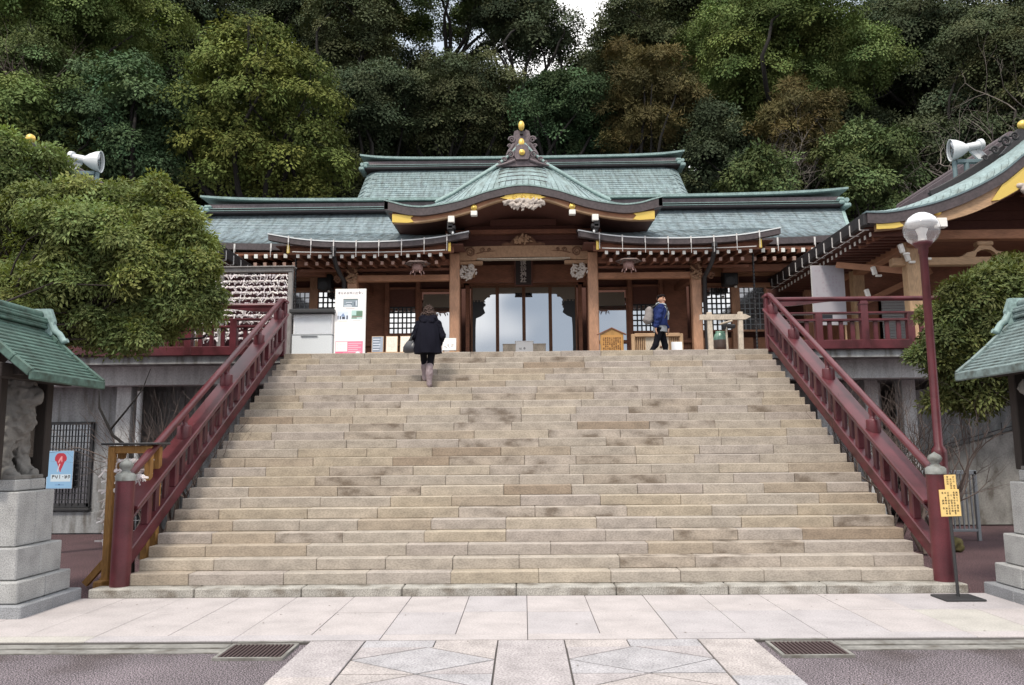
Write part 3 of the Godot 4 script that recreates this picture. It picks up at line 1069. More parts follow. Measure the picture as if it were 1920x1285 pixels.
func lattice(p: Node3D, x0: float, x1: float, y0: float, y1: float, d: float, nx: int, ny: int, pm: Material, fm: Material, bm: Material, dark_top := 0.0, bw := 0.035):
	var m := nb()
	var w := 0.055
	var ytop := y1 + dark_top
	m.box(v((x0 + x1) * 0.5, ytop + w * 0.5, d), Vector3(x1 - x0 + w * 2, w, 0.09), 0.005)
	m.box(v((x0 + x1) * 0.5, y0 - w * 0.5, d), Vector3(x1 - x0 + w * 2, w, 0.09), 0.005)
	m.box(v(x0 - w * 0.5, (y0 + ytop) * 0.5, d), Vector3(w, ytop - y0, 0.09), 0.005)
	m.box(v(x1 + w * 0.5, (y0 + ytop) * 0.5, d), Vector3(w, ytop - y0, 0.09), 0.005)
	var fr := part(p, "lattice_window", m, fm)
	m = nb()
	for i in range(1, nx):
		m.box(v(lerpf(x0, x1, float(i) / nx), (y0 + y1) * 0.5, d - 0.015), Vector3(bw, y1 - y0, 0.03))
	for j in range(1, ny + (1 if dark_top > 0.0 else 0)):
		m.box(v((x0 + x1) * 0.5, lerpf(y0, y1, float(j) / ny), d - 0.012), Vector3(x1 - x0, bw, 0.03))
	part(fr, "lattice_bars", m, bm)
	var cw := (x1 - x0) / nx
	var ch := (y1 - y0) / ny
	var pmesh := MB.new()
	pmesh.box(Vector3.ZERO, Vector3(cw - 0.004, ch - 0.004, 0.008))
	var pm_ := pmesh.mesh()
	for i in nx:
		for j in ny:
			part(fr, "pane", pm_, pm, v(x0 + cw * (i + 0.5), y0 + ch * (j + 0.5), d + 0.008) - p.position, Basis(Vector3.RIGHT, rng.randf_range(-0.006, 0.006)) * Basis(Vector3.UP, rng.randf_range(-0.006, 0.006)))
	if dark_top > 0.0:
		m = nb()
		m.box(v((x0 + x1) * 0.5, y1 + dark_top * 0.5, d + 0.01), Vector3(x1 - x0, dark_top, 0.02))
		part(fr, "dark_panel", m, M.wood_deep)

const KARA := [Vector2(0, 8.24), Vector2(0.81, 8.11), Vector2(1.61, 7.855), Vector2(2.41, 7.715), Vector2(2.87, 7.735), Vector2(3.28, 7.84), Vector2(3.5, 7.90)]
const KARA_LOW := [Vector2(0, 7.93), Vector2(0.54, 7.88), Vector2(1.01, 7.73), Vector2(1.35, 7.59), Vector2(2.02, 7.43), Vector2(2.69, 7.345), Vector2(3.31, 7.34)]
const KARA_BACK := [Vector2(0, 9.12), Vector2(0.5, 9.10), Vector2(0.75, 8.99), Vector2(1.13, 8.77), Vector2(1.83, 8.33), Vector2(2.32, 8.09), Vector2(2.8, 7.97), Vector2(3.5, 7.98)]
const CANOPY := [Vector2(0, 6.925), Vector2(0.95, 6.95), Vector2(1.76, 7.02), Vector2(2.6, 7.17)]

func haiden():
	var h := thing("worship_hall", "timber worship hall with green copper roofs at the head of the stairs", "shrine building", v(0, FLOOR, 23))
	# ---- main roof
	var roof := func(u: float, w: float) -> Vector3:
		var hw := lerpf(9.12, 9.82, w)
		var x := lerpf(-hw, hw, u)
		var y := 7.40 + 1.55 * (0.62 * w + 0.38 * w * w) + 0.12 * pow(absf(u * 2 - 1), 6.0) * (1 - w)
		return v(x, y, 21.5 + 2.3 * w)
	var m := nb(true)
	m.plates(roof, 74, 22, 0.016, rng)
	var rf := part(h, "main_roof", m, M.copper_grey)
	stuff(rf)
	m = nb()
	m.sheet(roof, 40, 6, Vector3(0, -0.10, 0))
	var back := func(u: float, w: float) -> Vector3:
		var p: Vector3 = roof.call(u, w)
		return Vector3(p.x, p.y, -47.6 - p.z)
	m.sheet(back, 20, 6, Vector3(0, -0.10, 0))
	part(h, "roof_deck", m, M.copper_grey)
	m = nb()
	var et := func(x: float) -> float: return 7.39 + 0.12 * pow(absf(x) / 9.12, 6.0)
	var eb := func(x: float) -> float: return 7.21 + 0.12 * pow(absf(x) / 9.12, 6.0)
	m.band(et, eb, -9.12, 9.12, 40, 21.48, 21.62)
	part(h, "eave_edge", m, M.brown_copper)
	for s in [-1.0, 1.0]:
		m = nb()
		m.sheet(func(u: float, w: float) -> Vector3:
			var p: Vector3 = roof.call(0.0 if s < 0 else 1.0, w)
			return p + Vector3(s * 0.05, 0.03 - 0.22 * u, 0), 1, 8, Vector3(-s * 0.1, 0, 0))
		part(h, "verge_board", m, M.patina)
	# soffit boards and rafters under the main eave
	for s in [-1.0, 1.0]:
		m = nb()
		m.sheet(func(u: float, w: float) -> Vector3: return v(s * lerpf(5.6, 9.05, u), 7.19 + 0.55 * w, 21.55 + 1.8 * w), 1, 1, Vector3(0, -0.03, 0))
		part(h, "soffit", m, M.wood_dark)
	var raf := MB.new()
	raf.box(Vector3(0, 0, -0.75), Vector3(0.085, 0.10, 1.5), 0.006)
	var raf_m := raf.mesh()
	var tip := MB.new()
	tip.box(Vector3.ZERO, Vector3(0.10, 0.11, 0.02), 0.004)
	var tip_m := tip.mesh()
	for s in [-1.0, 1.0]:
		for i in 13:
			var x: float = s * (5.72 + i * 0.272)
			var r := part(h, "rafter", raf_m, M.wood_dark, v(x, 7.00, 21.25) - h.position, Basis(Vector3.RIGHT, 0.12))
			part(r, "rafter_tip", tip_m, M.white, Vector3(0, 0, 0.012))
			if i < 12:
				r = part(h, "rafter", raf_m, M.wood_dark, v(x + s * 0.136, 6.85, 21.6) - h.position, Basis(Vector3.RIGHT, 0.12))
				part(r, "rafter_tip", tip_m, M.tip_pink, Vector3(0, 0, 0.012))
		m = nb()
		m.box(v(s * 7.4, 7.14, 21.60), Vector3(3.5, 0.08, 0.1), 0.01)
		m.box(v(s * 7.4, 6.72, 22.2), Vector3(3.5, 0.20, 0.2), 0.01)
		part(h, "eave_beam", m, M.wood_dark)
		for x in [6.0, 7.02, 8.04]:
			m = nb()
			m.box(v(s * x, 7.31, 21.465), Vector3(0.045, 0.22, 0.012))
			m.tube([v(s * x, 7.3, 21.44), v(s * x, 7.02, 21.44)], 0.011, 5)
			part(h, "gutter_strap", m, M.white_wire)
	# ---- ridge
	ridge(h, 9.78, 8.93, 23.8, 0.40, "main_ridge")
	# ---- walls and posts
	m = nb()
	m.box(v(0, 7.35, 23.45), Vector3(17.2, 1.4, 0.2))
	m.box(v(0, 6.62, 23.42), Vector3(17.2, 0.28, 0.16))
	m.box(v(0, FLOOR + 1.8, 27.0), Vector3(17.2, 4.4, 0.2))
	for s in [-1.0, 1.0]:
		m.box(v(s * 8.5, FLOOR + 2.2, 25.2), Vector3(0.2, 4.4, 3.5))
		m.box(v(s * 7.0, FLOOR + 0.6, 23.45), Vector3(3.0, 1.2, 0.18))
		m.box(v(s * 4.3, FLOOR + 0.72, 23.45), Vector3(2.6, 1.44, 0.18))
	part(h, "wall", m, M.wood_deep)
	m = nb()
	m.box(v(0, FLOOR - 0.01, 23.3), Vector3(17.4, 0.10, 7.4), 0.01)
	part(h, "floor_stones", m, M.kerb)
	# wall panels in lighter timber
	for s in [-1.0, 1.0]:
		for q in [[5.2, 0.60], [6.33, 0.55], [8.0, 2.0]]:
			m = nb()
			m.box(v(s * q[0], FLOOR + 0.75, 23.33), Vector3(q[1] + 0.3, 1.0, 0.06), 0.01)
			part(h, "wall_panel", m, M.wood_h)
		m = nb()
		m.box(v(s * 4.48, 5.3, 23.32), Vector3(0.72, 3.3, 0.06), 0.01)
		part(h, "wall_panel", m, M.wood_dark)
		for x in [1.92, 3.14, 4.06, 4.98, 6.24, 8.4]:
			m = nb()
			m.box(v(s * x, 5.2, 23.22), Vector3(0.13 if x < 5.0 else 0.24, 3.2, 0.2), 0.012)
			part(h, "wall_post", m, M.wood_v if x > 6 else M.wood_dark)
		m = nb()
		m.box(v(s * 7.0, 6.44, 23.24), Vector3(3.2, 0.13, 0.16), 0.01)
		m.box(v(s * 7.0, 6.90, 23.28), Vector3(3.2, 0.34, 0.12), 0.01)
		part(h, "lintel", m, M.wood_h)
		m = nb()
		m.box(v(s * 3.45, 4.78, 23.2), Vector3(3.0, 0.10, 0.12), 0.01)
		part(h, "sill_rail", m, M.wood_dark)
		# windows from the middle outwards
		lattice(h, minf(s * 3.22, s * 3.98), maxf(s * 3.22, s * 3.98), 5.10, 5.88, 23.2, 6, 5, M.pane, M.wood_dark, M.black, 0.55)
		lattice(h, minf(s * 5.06, s * 5.36), maxf(s * 5.06, s * 5.36), 5.10, 5.95, 23.2, 2, 5, M.pane, M.wood_dark, M.black, 0.45)
		lattice(h, minf(s * 5.42, s * 6.10), maxf(s * 5.42, s * 6.10), 5.10, 6.36, 23.18, 5, 8, M.pane, M.wood_dark, M.black)
		lattice(h, minf(s * 6.38, s * 7.1), maxf(s * 6.38, s * 7.1), 5.10, 6.36, 23.2, 5, 8, M.pane_grey, M.wood_v, M.grey_metal, 0.0, 0.02)
		# side glass door with patterned valance
		side_door(h, s * 2.56, 1.0)
	centre_doors(h)
	# ---- porch: pillars and beams
	for s in [-1.0, 1.0]:
		m = nb()
		m.box(v(s * 1.84, 5.26, 20.8), Vector3(0.27, 3.25, 0.27), 0.025)
		var pl := part(h, "pillar", m, M.wood_v)
		m = nb()
		m.box(v(s * 1.84, FLOOR + 0.06, 20.8), Vector3(0.42, 0.12, 0.42), 0.02)
		part(pl, "base_stone", m, M.granite)
		m = nb()
		m.box(v(s * 4.57, 4.93, 20.8), Vector3(0.26, 2.6, 0.26), 0.025)
		pl = part(h, "pillar", m, M.wood_v)
		m = nb()
		m.box(v(s * 4.57, FLOOR + 0.06, 20.8), Vector3(0.42, 0.12, 0.42), 0.02)
		part(pl, "base_stone", m, M.granite)
		part(pl, "carved_capital", relief(v(s * 4.57, 6.30, 20.68) - h.position, 0.17, 0.20, 31, 34, 1.2), M.carving)
		m = nb()
		m.box(v(s * 4.57, 6.30, 20.8), Vector3(0.24, 0.5, 0.24))
		m.box(v(s * 4.57, 6.60, 20.8), Vector3(0.34, 0.12, 0.34), 0.02)
		part(pl, "capital_block", m, M.carving_dark)
		# curled nosing on the outside of the pillar
		m = nb()
		m.tube([v(s * 4.7, 6.24, 20.8), v(s * 4.86, 6.22, 20.8), v(s * 5.0, 6.30, 20.8), v(s * 5.08, 6.26, 20.8)], [0.07, 0.06, 0.055, 0.035], 7)
		scroll(m, v(s * 4.98, 6.20, 20.78), 0.09, 0.03, s)
		part(pl, "curled_nosing", m, M.carving_dark)
		# tie beams
		m = nb()
		m.box(v(s * 3.2, 6.235, 20.8), Vector3(2.5, 0.17, 0.16), 0.012)
		part(h, "tie_beam", m, M.wood_h)
		m = nb()
		m.box(v(s * 3.9, 6.66, 20.82), Vector3(4.4, 0.16, 0.2), 0.012)
		m.box(v(s * 3.9, 6.48, 20.84), Vector3(4.2, 0.06, 0.1))
		part(h, "purlin", m, M.wood_dark)
		m = nb()
		m.beam(v(s * 4.57, 6.24, 20.9), v(s * 4.57, 6.4, 23.3), 0.16, 0.2, 0.01)
		m.beam(v(s * 1.84, 6.5, 20.9), v(s * 1.84, 6.6, 23.3), 0.16, 0.24, 0.01)
		part(h, "curved_tie", m, M.wood_dark)
		# carved bracket between pillar and beam
		part(h, "carved_bracket", relief(v(s * 1.48, 6.38, 20.75) - h.position, 0.24, 0.20, 5, 46, 0.95), M.carving_pale)
		m = nb()
		m.box(v(s * 1.40, 6.63, 20.8), Vector3(0.62, 0.10, 0.16), 0.02)
		m.box(v(s * 1.48, 6.42, 20.84), Vector3(0.36, 0.34, 0.06), 0.03)
		part(h, "bracket_arm", m, M.carving)
	# rainbow beam with scrolls
	m = nb()
	var bt := func(x: float) -> float: return 7.07 - 0.02 * pow(absf(x) / 1.7, 2.0)
	var bb := func(x: float) -> float: return 6.74 - (0.05 if absf(x) > 1.25 else 0.0) + 0.02 * cos(x * 1.2)
	m.band(bt, bb, -1.71, 1.71, 48, 20.68, 20.92)
	var rb := part(h, "rainbow_beam", m, M.carving)
	m = nb()
	m.box(v(0, 6.722, 20.78), Vector3(2.5, 0.03, 0.2), 0.005)
	part(rb, "pale_lip", m, M.wood_white)
	m = nb()
	for s in [-1.0, 1.0]:
		scroll(m, v(s * 1.42, 6.90, 20.67), 0.145, 0.022, s, 2.0)
		scroll(m, v(s * 1.10, 6.95, 20.67), 0.07, 0.014, -s)
		scroll(m, v(s * 0.92, 6.96, 20.67), 0.05, 0.012, -s)
		m.tube([v(s * 1.25, 6.86, 20.67), v(s * 1.05, 6.91, 20.67), v(s * 0.75, 6.93, 20.67)], [0.016, 0.012, 0.006], 5)
	part(rb, "scroll_carving", m, M.carving_dark)
	# frog-leg strut on the beam
	m = nb()
	for s in [-1.0, 1.0]:
		var pts := PackedVector2Array([Vector2(0, 0), Vector2(s * 0.56, 0), Vector2(s * 0.58, 0.06), Vector2(s * 0.44, 0.10), Vector2(s * 0.36, 0.07), Vector2(s * 0.30, 0.17), Vector2(s * 0.2, 0.26), Vector2(s * 0.1, 0.31), Vector2(0, 0.32)])
		m.extrude(pts, Transform3D(Basis(), v(0, 7.07, 20.78)), 0.14)
	part(h, "frog_leg_strut", m, M.carving_dark)
	part(h, "strut_carving", relief(v(0, 7.24, 20.66) - h.position, 0.27, 0.11, 8, 40, 0.8), M.carving)
	# gable field of boards and tie above
	for k in 4:
		m = nb()
		var hw2: float = [2.25, 2.1, 1.6, 0.9][k]
		m.box(v(0, 7.19 + k * 0.20, 21.0), Vector3(hw2 * 2, 0.192, 0.06), 0.006)
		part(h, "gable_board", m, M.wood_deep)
	m = nb()
	m.box(v(0, 7.50, 20.9), Vector3(4.2, 0.12, 0.16), 0.01)
	m.box(v(0, 6.68, 22.4), Vector3(3.6, 0.5, 0.12))
	part(h, "gable_tie", m, M.wood_dark)
	karahafu(h)
	for s in [-1.0, 1.0]:
		canopy(h, s)

func side_door(h: Node3D, x: float, w: float):
	var m := nb()
	var x0 := x - w * 0.5
	m.box(v(x0, 5.0, 23.2), Vector3(0.07, 2.75, 0.1), 0.006)
	m.box(v(x0 + w, 5.0, 23.2), Vector3(0.07, 2.75, 0.1), 0.006)
	m.box(v(x, 6.38, 23.2), Vector3(w + 0.07, 0.08, 0.1), 0.006)
	var dr := part(h, "glass_door", m, M.wood_dark)
	m = nb()
	m.box(v(x, 4.9, 23.22), Vector3(w - 0.08, 2.4, 0.012))
	part(dr, "pane", m, M.mirror)
	m = nb()
	m.box(v(x, 6.06, 23.16), Vector3(w - 0.16, 0.40, 0.02))
	for i in 8:
		for j in 4:
			m.box(v(x0 + 0.16 + i * 0.098, 5.91 + j * 0.1, 23.145), Vector3(0.05, 0.05, 0.012), 0.0, Basis(Vector3.BACK, PI / 4))
	part(dr, "valance", m, M.curtain)

func centre_doors(h: Node3D):
	var m := nb()
	for x in [-1.66, 1.66]:
		m.box(v(x, 5.1, 23.15), Vector3(0.12, 2.95, 0.16), 0.01)
	m.box(v(0, 6.55, 23.15), Vector3(3.44, 0.14, 0.16), 0.01)
	part(h, "door_frame", m, M.wood_dark)
	for i in 4:
		var x := -1.17 + i * 0.78
		m = nb()
		m.box(v(x - 0.365, 5.05, 23.1), Vector3(0.05, 2.86, 0.05), 0.005)
		m.box(v(x + 0.365, 5.05, 23.1), Vector3(0.05, 2.86, 0.05), 0.005)
		m.box(v(x, 3.72, 23.1), Vector3(0.68, 0.12, 0.05), 0.005)
		m.box(v(x, 6.45, 23.1), Vector3(0.68, 0.06, 0.05), 0.005)
		var dr := part(h, "glass_door", m, M.carving_dark)
		m = nb()
		m.box(v(x, 5.1, 23.11), Vector3(0.68, 2.65, 0.012))
		part(dr, "pane", m, M.mirror)
		# patterned valance just inside, deeper on the two outer doors, with dark gathered drapes
		m = nb()
		var side := 0.0 if i in [1, 2] else (-1.0 if i == 0 else 1.0)
		var vb := func(xx: float) -> float:
			if side == 0.0:
				return 6.26
			var t := clampf((xx - x) * side / 0.68 + 0.5, 0.0, 1.0)
			return 6.22 - 0.30 * smoothstep(0.15, 0.75, t)
		m.band(func(_x: float) -> float: return 6.42, vb, x - 0.34, x + 0.34, 12, 23.085, 23.095)
		for a in 7:
			for b in 6:
				var px := x - 0.29 + a * 0.095
				var py := 6.38 - b * 0.09
				if py > vb.call(px) + 0.03:
					m.box(v(px, py, 23.082), Vector3(0.042, 0.042, 0.01), 0.0, Basis(Vector3.BACK, PI / 4))
		part(dr, "valance", m, M.curtain)
		if side != 0.0:
			m = nb()
			var po := PackedVector2Array([Vector2(side * 0.34, -1.30), Vector2(side * 0.34, 1.0), Vector2(side * 0.10, 1.0), Vector2(-side * 0.02, 0.9), Vector2(side * 0.02, 0.76), Vector2(-side * 0.03, 0.62), Vector2(side * 0.10, 0.52), Vector2(side * 0.24, 0.46), Vector2(side * 0.255, 0.2), Vector2(side * 0.26, -0.4), Vector2(side * 0.235, -0.95), Vector2(side * 0.2, -1.30)])
			m.extrude(po, Transform3D(Basis(), v(x, 5.05, 23.088)), 0.008)
			part(dr, "drape", m, M.black)

func karahafu(h: Node3D):
	# cusped gable over the entrance
	var k := nb()
	var kt := func(x: float) -> float: return interp(KARA, x)
	var kb := func(x: float) -> float: return interp(KARA, x) - (0.20 + 0.035 * pow(absf(x) / 3.4, 2.0))
	k.band(kt, kb, -3.47, 3.47, 72, 19.2, 19.42)
	var kara := part(h, "cusped_gable_edge", k, M.brown_copper)
	# layered lines of the edge
	var m := nb()
	m.band(func(x: float) -> float: return interp(KARA, x) + 0.025, func(x: float) -> float: return interp(KARA, x) - 0.012, -3.49, 3.49, 72, 19.185, 19.34)
	part(kara, "edge_lip", m, M.patina)
	# bargeboard with pale lower rim
	m = nb()
	var lowf := func(x: float) -> float: return interp(KARA_LOW, x)
	m.band(kb, lowf, -3.28, 3.28, 64, 19.30, 19.40)
	part(h, "cusped_bargeboard", m, M.wood_h)
	m = nb()
	m.band(func(x: float) -> float: return interp(KARA_LOW, x) + 0.03, func(x: float) -> float: return interp(KARA_LOW, x) - 0.012, -3.28, 3.28, 64, 19.285, 19.42)
	part(kara, "pale_rim", m, M.wood_pale_h)
	# underside going back to the hall
	m = nb()
	m.sheet(func(u: float, w: float) -> Vector3:
		var x := lerpf(-3.42, 3.42, u)
		return v(x, interp(KARA, x) - 0.16, 19.35 + 3.4 * w), 48, 1, Vector3(0, -0.06, 0))
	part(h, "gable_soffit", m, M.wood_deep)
	for s in [-1.0, 1.0]:
		m = nb()
		m.sheet(func(u: float, w: float) -> Vector3: return v(s * lerpf(3.48, 3.44, w), 7.92 - 0.26 * u, 19.2 + 3.2 * w), 1, 1, Vector3(-s * 0.1, 0, 0))
		part(kara, "side_edge", m, M.black_copper)
	# rafters of the gable underside, seen end on
	# rounded front of the roof, in fanned strips
	var surf := func(x: float, w: float) -> Vector3:
		var y0 := interp(KARA, x) + 0.02
		var y1 := maxf(interp(KARA_BACK, x), y0 + 0.02)
		return v(x * lerpf(1.0, 0.985, w), lerpf(y0, y1, w * (1.22 - 0.22 * w)), 19.22 + 1.05 * w)
	var n := 46
	for i in n:
		var xa := lerpf(-3.46, 3.46, float(i) / n)
		var xb := lerpf(-3.46, 3.46, float(i + 1) / n)
		var st := nb(true)
		var t := rng.randf_range(0.88, 1.08)
		st.col = Color(t, t, t * rng.randf_range(0.98, 1.03))
		var lf := rng.randf_range(0.008, 0.018)
		var lean := -0.34 * clampf((xa + xb) * 0.36, -1.0, 1.0)
		var f2 := func(u: float, w: float) -> Vector3: return surf.call(lerpf(xa + 0.007, xb - 0.007, u) + lean * w, w) + Vector3(0, lf * (1.0 if (u < 0.5) == (xa > 0.0) else 0.45), lf)
		st.sheet(f2, 1, 7, Vector3(0, -0.03, -0.02))
		# cross joints
		part(h, "copper_strip", st, M.copper_pale)
	m = nb()
	m.sheet(func(u: float, w: float) -> Vector3: return surf.call(lerpf(-3.46, 3.46, u), w) + Vector3(0, -0.02, -0.01), 60, 8, Vector3(0, -0.05, -0.03))
	# the roof running back into the main roof
	m.sheet(func(u: float, w: float) -> Vector3:
		var x := lerpf(-3.42, 3.42, u)
		return v(x, maxf(interp(KARA_BACK, x), interp(KARA, x) + 0.04) - 0.02, 20.27 + 3.4 * w), 40, 2, Vector3(0, -0.08, 0))
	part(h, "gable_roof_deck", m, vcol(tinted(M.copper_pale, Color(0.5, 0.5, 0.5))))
	# crossing courses on the middle of the rounded front
	m = nb()
	for w in [0.18, 0.36, 0.54, 0.72]:
		var pts := []
		for j in 13:
			pts.append(surf.call(lerpf(-0.62, 0.62, j / 12.0), w) + Vector3(0, 0.018, 0.016))
		m.tube(pts, 0.008, 4)
	part(h, "course_joint", m, M.brown_copper)
	# verge rolls meeting under the ridge end
	m = nb()
	for s in [-1.0, 1.0]:
		var pts := []
		var line := [Vector2(0.05, 9.72), Vector2(0.28, 9.46), Vector2(0.63, 9.14), Vector2(1.13, 8.83), Vector2(1.83, 8.38), Vector2(2.3, 8.13)]
		for p in line:
			pts.append(v(s * p.x, p.y, 20.22))
		m.tube(pts, 0.045, 7)
		pts = []
		for p in line:
			pts.append(v(s * p.x, p.y + 0.10, 20.42))
		m.tube(pts, 0.045, 7)
	part(h, "verge_roll", m, M.patina)
	m = nb()
	m.box(v(0, 9.25, 22.0), Vector3(0.36, 0.30, 3.4), 0.03)
	m.tube([v(0, 9.45, 20.45), v(0, 9.45, 23.6)], 0.16, 12)
	part(h, "gable_ridge", m, M.patina)
	# ridge-end ornament: lower shield, upper crest, scrolls
	m = nb()
	m.extrude(PackedVector2Array([Vector2(-0.16, -0.16), Vector2(0.16, -0.16), Vector2(0.20, -0.05), Vector2(0.16, 0.20), Vector2(0.08, 0.24), Vector2(-0.08, 0.24), Vector2(-0.16, 0.20), Vector2(-0.20, -0.05)]), Transform3D(Basis(), v(-0.01, 9.36, 20.04)), 0.16)
	m.extrude(PackedVector2Array([Vector2(-0.62, -0.36), Vector2(0.62, -0.36), Vector2(0.44, -0.22), Vector2(0.24, -0.16), Vector2(0.2, 0.05), Vector2(-0.2, 0.05), Vector2(-0.24, -0.16), Vector2(-0.44, -0.22)]), Transform3D(Basis(), v(-0.01, 9.40, 20.10)), 0.12)
	for s in [-1.0, 1.0]:
		scroll(m, v(s * 0.30, 9.35, 20.02), 0.10, 0.032, s)
		scroll(m, v(s * 0.47, 9.22, 20.02), 0.065, 0.024, s)
		scroll(m, v(s * 0.60, 9.13, 20.02), 0.045, 0.018, s)
		m.tube([v(s * 0.2, 9.20, 20.03), v(s * 0.42, 9.11, 20.03), v(s * 0.70, 9.04, 20.03)], [0.05, 0.045, 0.02], 6)
	m.extrude(PackedVector2Array([Vector2(-0.62, 9.08), Vector2(0.62, 9.08), Vector2(0.28, 9.42), Vector2(0.0, 9.70), Vector2(-0.28, 9.42)]), Transform3D(Basis(), v(0, 0, 20.26)), 0.08)
	var orn := part(h, "ridge_end_ornament", m, M.ridge_brown)
	m = nb()
	m.extrude(PackedVector2Array([Vector2(-0.28, -0.34), Vector2(0.28, -0.34), Vector2(0.25, 0.05), Vector2(0.20, 0.30), Vector2(0.10, 0.34), Vector2(0.08, 0.30), Vector2(-0.08, 0.30), Vector2(-0.10, 0.34), Vector2(-0.20, 0.30), Vector2(-0.25, 0.05)]), Transform3D(Basis(), v(-0.01, 9.82, 20.42)), 0.18)
	for s in [-1.0, 1.0]:
		scroll(m, v(s * 0.27, 9.88, 20.33), 0.095, 0.032, s)
		scroll(m, v(s * 0.33, 9.70, 20.33), 0.06, 0.026, s)
		m.tube([v(s * 0.22, 9.76, 20.36), v(s * 0.34, 9.56, 20.36), v(s * 0.44, 9.38, 20.36)], [0.06, 0.06, 0.035], 6)
		m.tube([v(s * 0.16, 9.72, 20.34), v(s * 0.26, 9.54, 20.34), v(s * 0.34, 9.38, 20.34)], [0.04, 0.04, 0.025], 6)
	part(orn, "crest", m, M.ridge_brown)
	var disc := MB.new()
	disc.lathe(Vector3.ZERO, [Vector2(0, 0.02), Vector2(0.04, 0.02), Vector2(0.045, 0.008), Vector2(0.07, 0.008), Vector2(0.078, 0.0), Vector2(0.078, -0.05)], 18, Basis(Vector3.RIGHT, PI / 2))
	var dm := disc.mesh()
	part(orn, "gold_disc", dm, M.gold, v(-0.01, 9.38, 19.93) - h.position)
	# gilt barrel ends of the ridge rolls, one above the other
	for q in [[9.735, 20.25, 0.30], [10.22, 20.25, 0.26]]:
		m = nb()
		m.tube([v(-0.02, q[0], q[1]), v(-0.02, q[0] - 0.03, q[1] + 0.5)], 0.06, 10)
		part(orn, "barrel_roll", m, M.black_copper)
		m = MB.new()
		m.lathe(Vector3.ZERO, [Vector2(0, 0.04), Vector2(0.05, 0.04), Vector2(0.07, 0.015), Vector2(0.085, 0.0), Vector2(0.085, -0.05)], 18, Basis(Vector3.RIGHT, PI / 2).scaled_local(Vector3(0.95, 1, 1.6)))
		part(orn, "gilt_cap", m, M.gold, v(-0.02, q[0] + 0.0, q[1] - 0.05) - h.position)
	m = nb()
	m.box(v(-0.02, 10.06, 20.3), Vector3(0.08, 0.12, 0.12), 0.01)
	m.box(v(-0.02, 9.56, 20.2), Vector3(0.10, 0.14, 0.14), 0.01)
	part(orn, "neck", m, M.black_copper)
	# fittings on the bargeboard
	var cp := PackedVector2Array([Vector2(-0.28, -0.10), Vector2(0.10, -0.12), Vector2(0.26, -0.10), Vector2(0.18, 0.0), Vector2(0.27, 0.07), Vector2(0.10, 0.08), Vector2(-0.28, 0.11)])
	var cpm := PackedVector2Array()
	for p in cp:
		cpm.append(Vector2(-p.x, p.y))
	gold_plate(h, cp, v(-3.0, 7.44, 19.27), "gold_fitting", 0.0)
	gold_plate(h, cpm, v(3.0, 7.44, 19.27), "gold_fitting", 0.0)
	gold_plate(h, PackedVector2Array([Vector2(-0.34, -0.09), Vector2(-0.12, -0.13), Vector2(0, -0.10), Vector2(0.12, -0.13), Vector2(0.34, -0.09), Vector2(0.57, -0.04), Vector2(0.44, 0.0), Vector2(0.58, 0.07), Vector2(0.34, 0.08), Vector2(0, 0.10), Vector2(-0.34, 0.08), Vector2(-0.58, 0.07), Vector2(-0.44, 0.0), Vector2(-0.57, -0.04)]), v(0, 7.97, 19.25))
	var gp := nb()
	for x in [-0.22, 0.0, 0.22]:
		scroll(gp, v(x, 7.96, 19.23), 0.06, 0.014, 1.0)
	part(h, "gold_scroll", gp, M.gold)
	part(h, "carved_pendant", relief(v(0, 7.79, 19.26) - h.position, 0.55, 0.085, 14, 84, 0.48), M.carving_pale)
	part(h, "carved_pendant", relief(v(0, 7.70, 19.26) - h.position, 0.34, 0.08, 15, 44, 0.62), M.carving_pale)
	for s in [-1.0, 1.0]:
		part(h, "gold_disc", dm, M.gold, v(s * 1.23, 7.69, 19.24) - h.position)
		var b := nb()
		b.box(v(s * 1.23, 7.545, 19.30), Vector3(0.16, 0.12, 0.14), 0.01)
		b.box(v(s * 1.80, 7.40, 19.30), Vector3(0.16, 0.16, 0.14), 0.01)
		part(h, "purlin_end", b, M.white)
		b = nb()
		b.box(v(s * 1.80, 7.22, 19.40), Vector3(0.20, 0.09, 0.2), 0.02)
		b.box(v(s * 1.80, 7.12, 19.42), Vector3(0.12, 0.12, 0.16), 0.02)
		b.box(v(s * 1.84, 7.26, 20.3), Vector3(0.14, 0.22, 2.0), 0.01)
		part(h, "purlin_bracket", b, M.black_copper)
	var spot := nb()
	for s in [-1.0, 1.0]:
		spot.lathe(v(s * 1.77, 7.06, 19.36), [Vector2(0, -0.03), Vector2(0.03, -0.02), Vector2(0.03, 0.04), Vector2(0, 0.05)], 8)
	part(h, "spot_light", spot, M.white_metal)

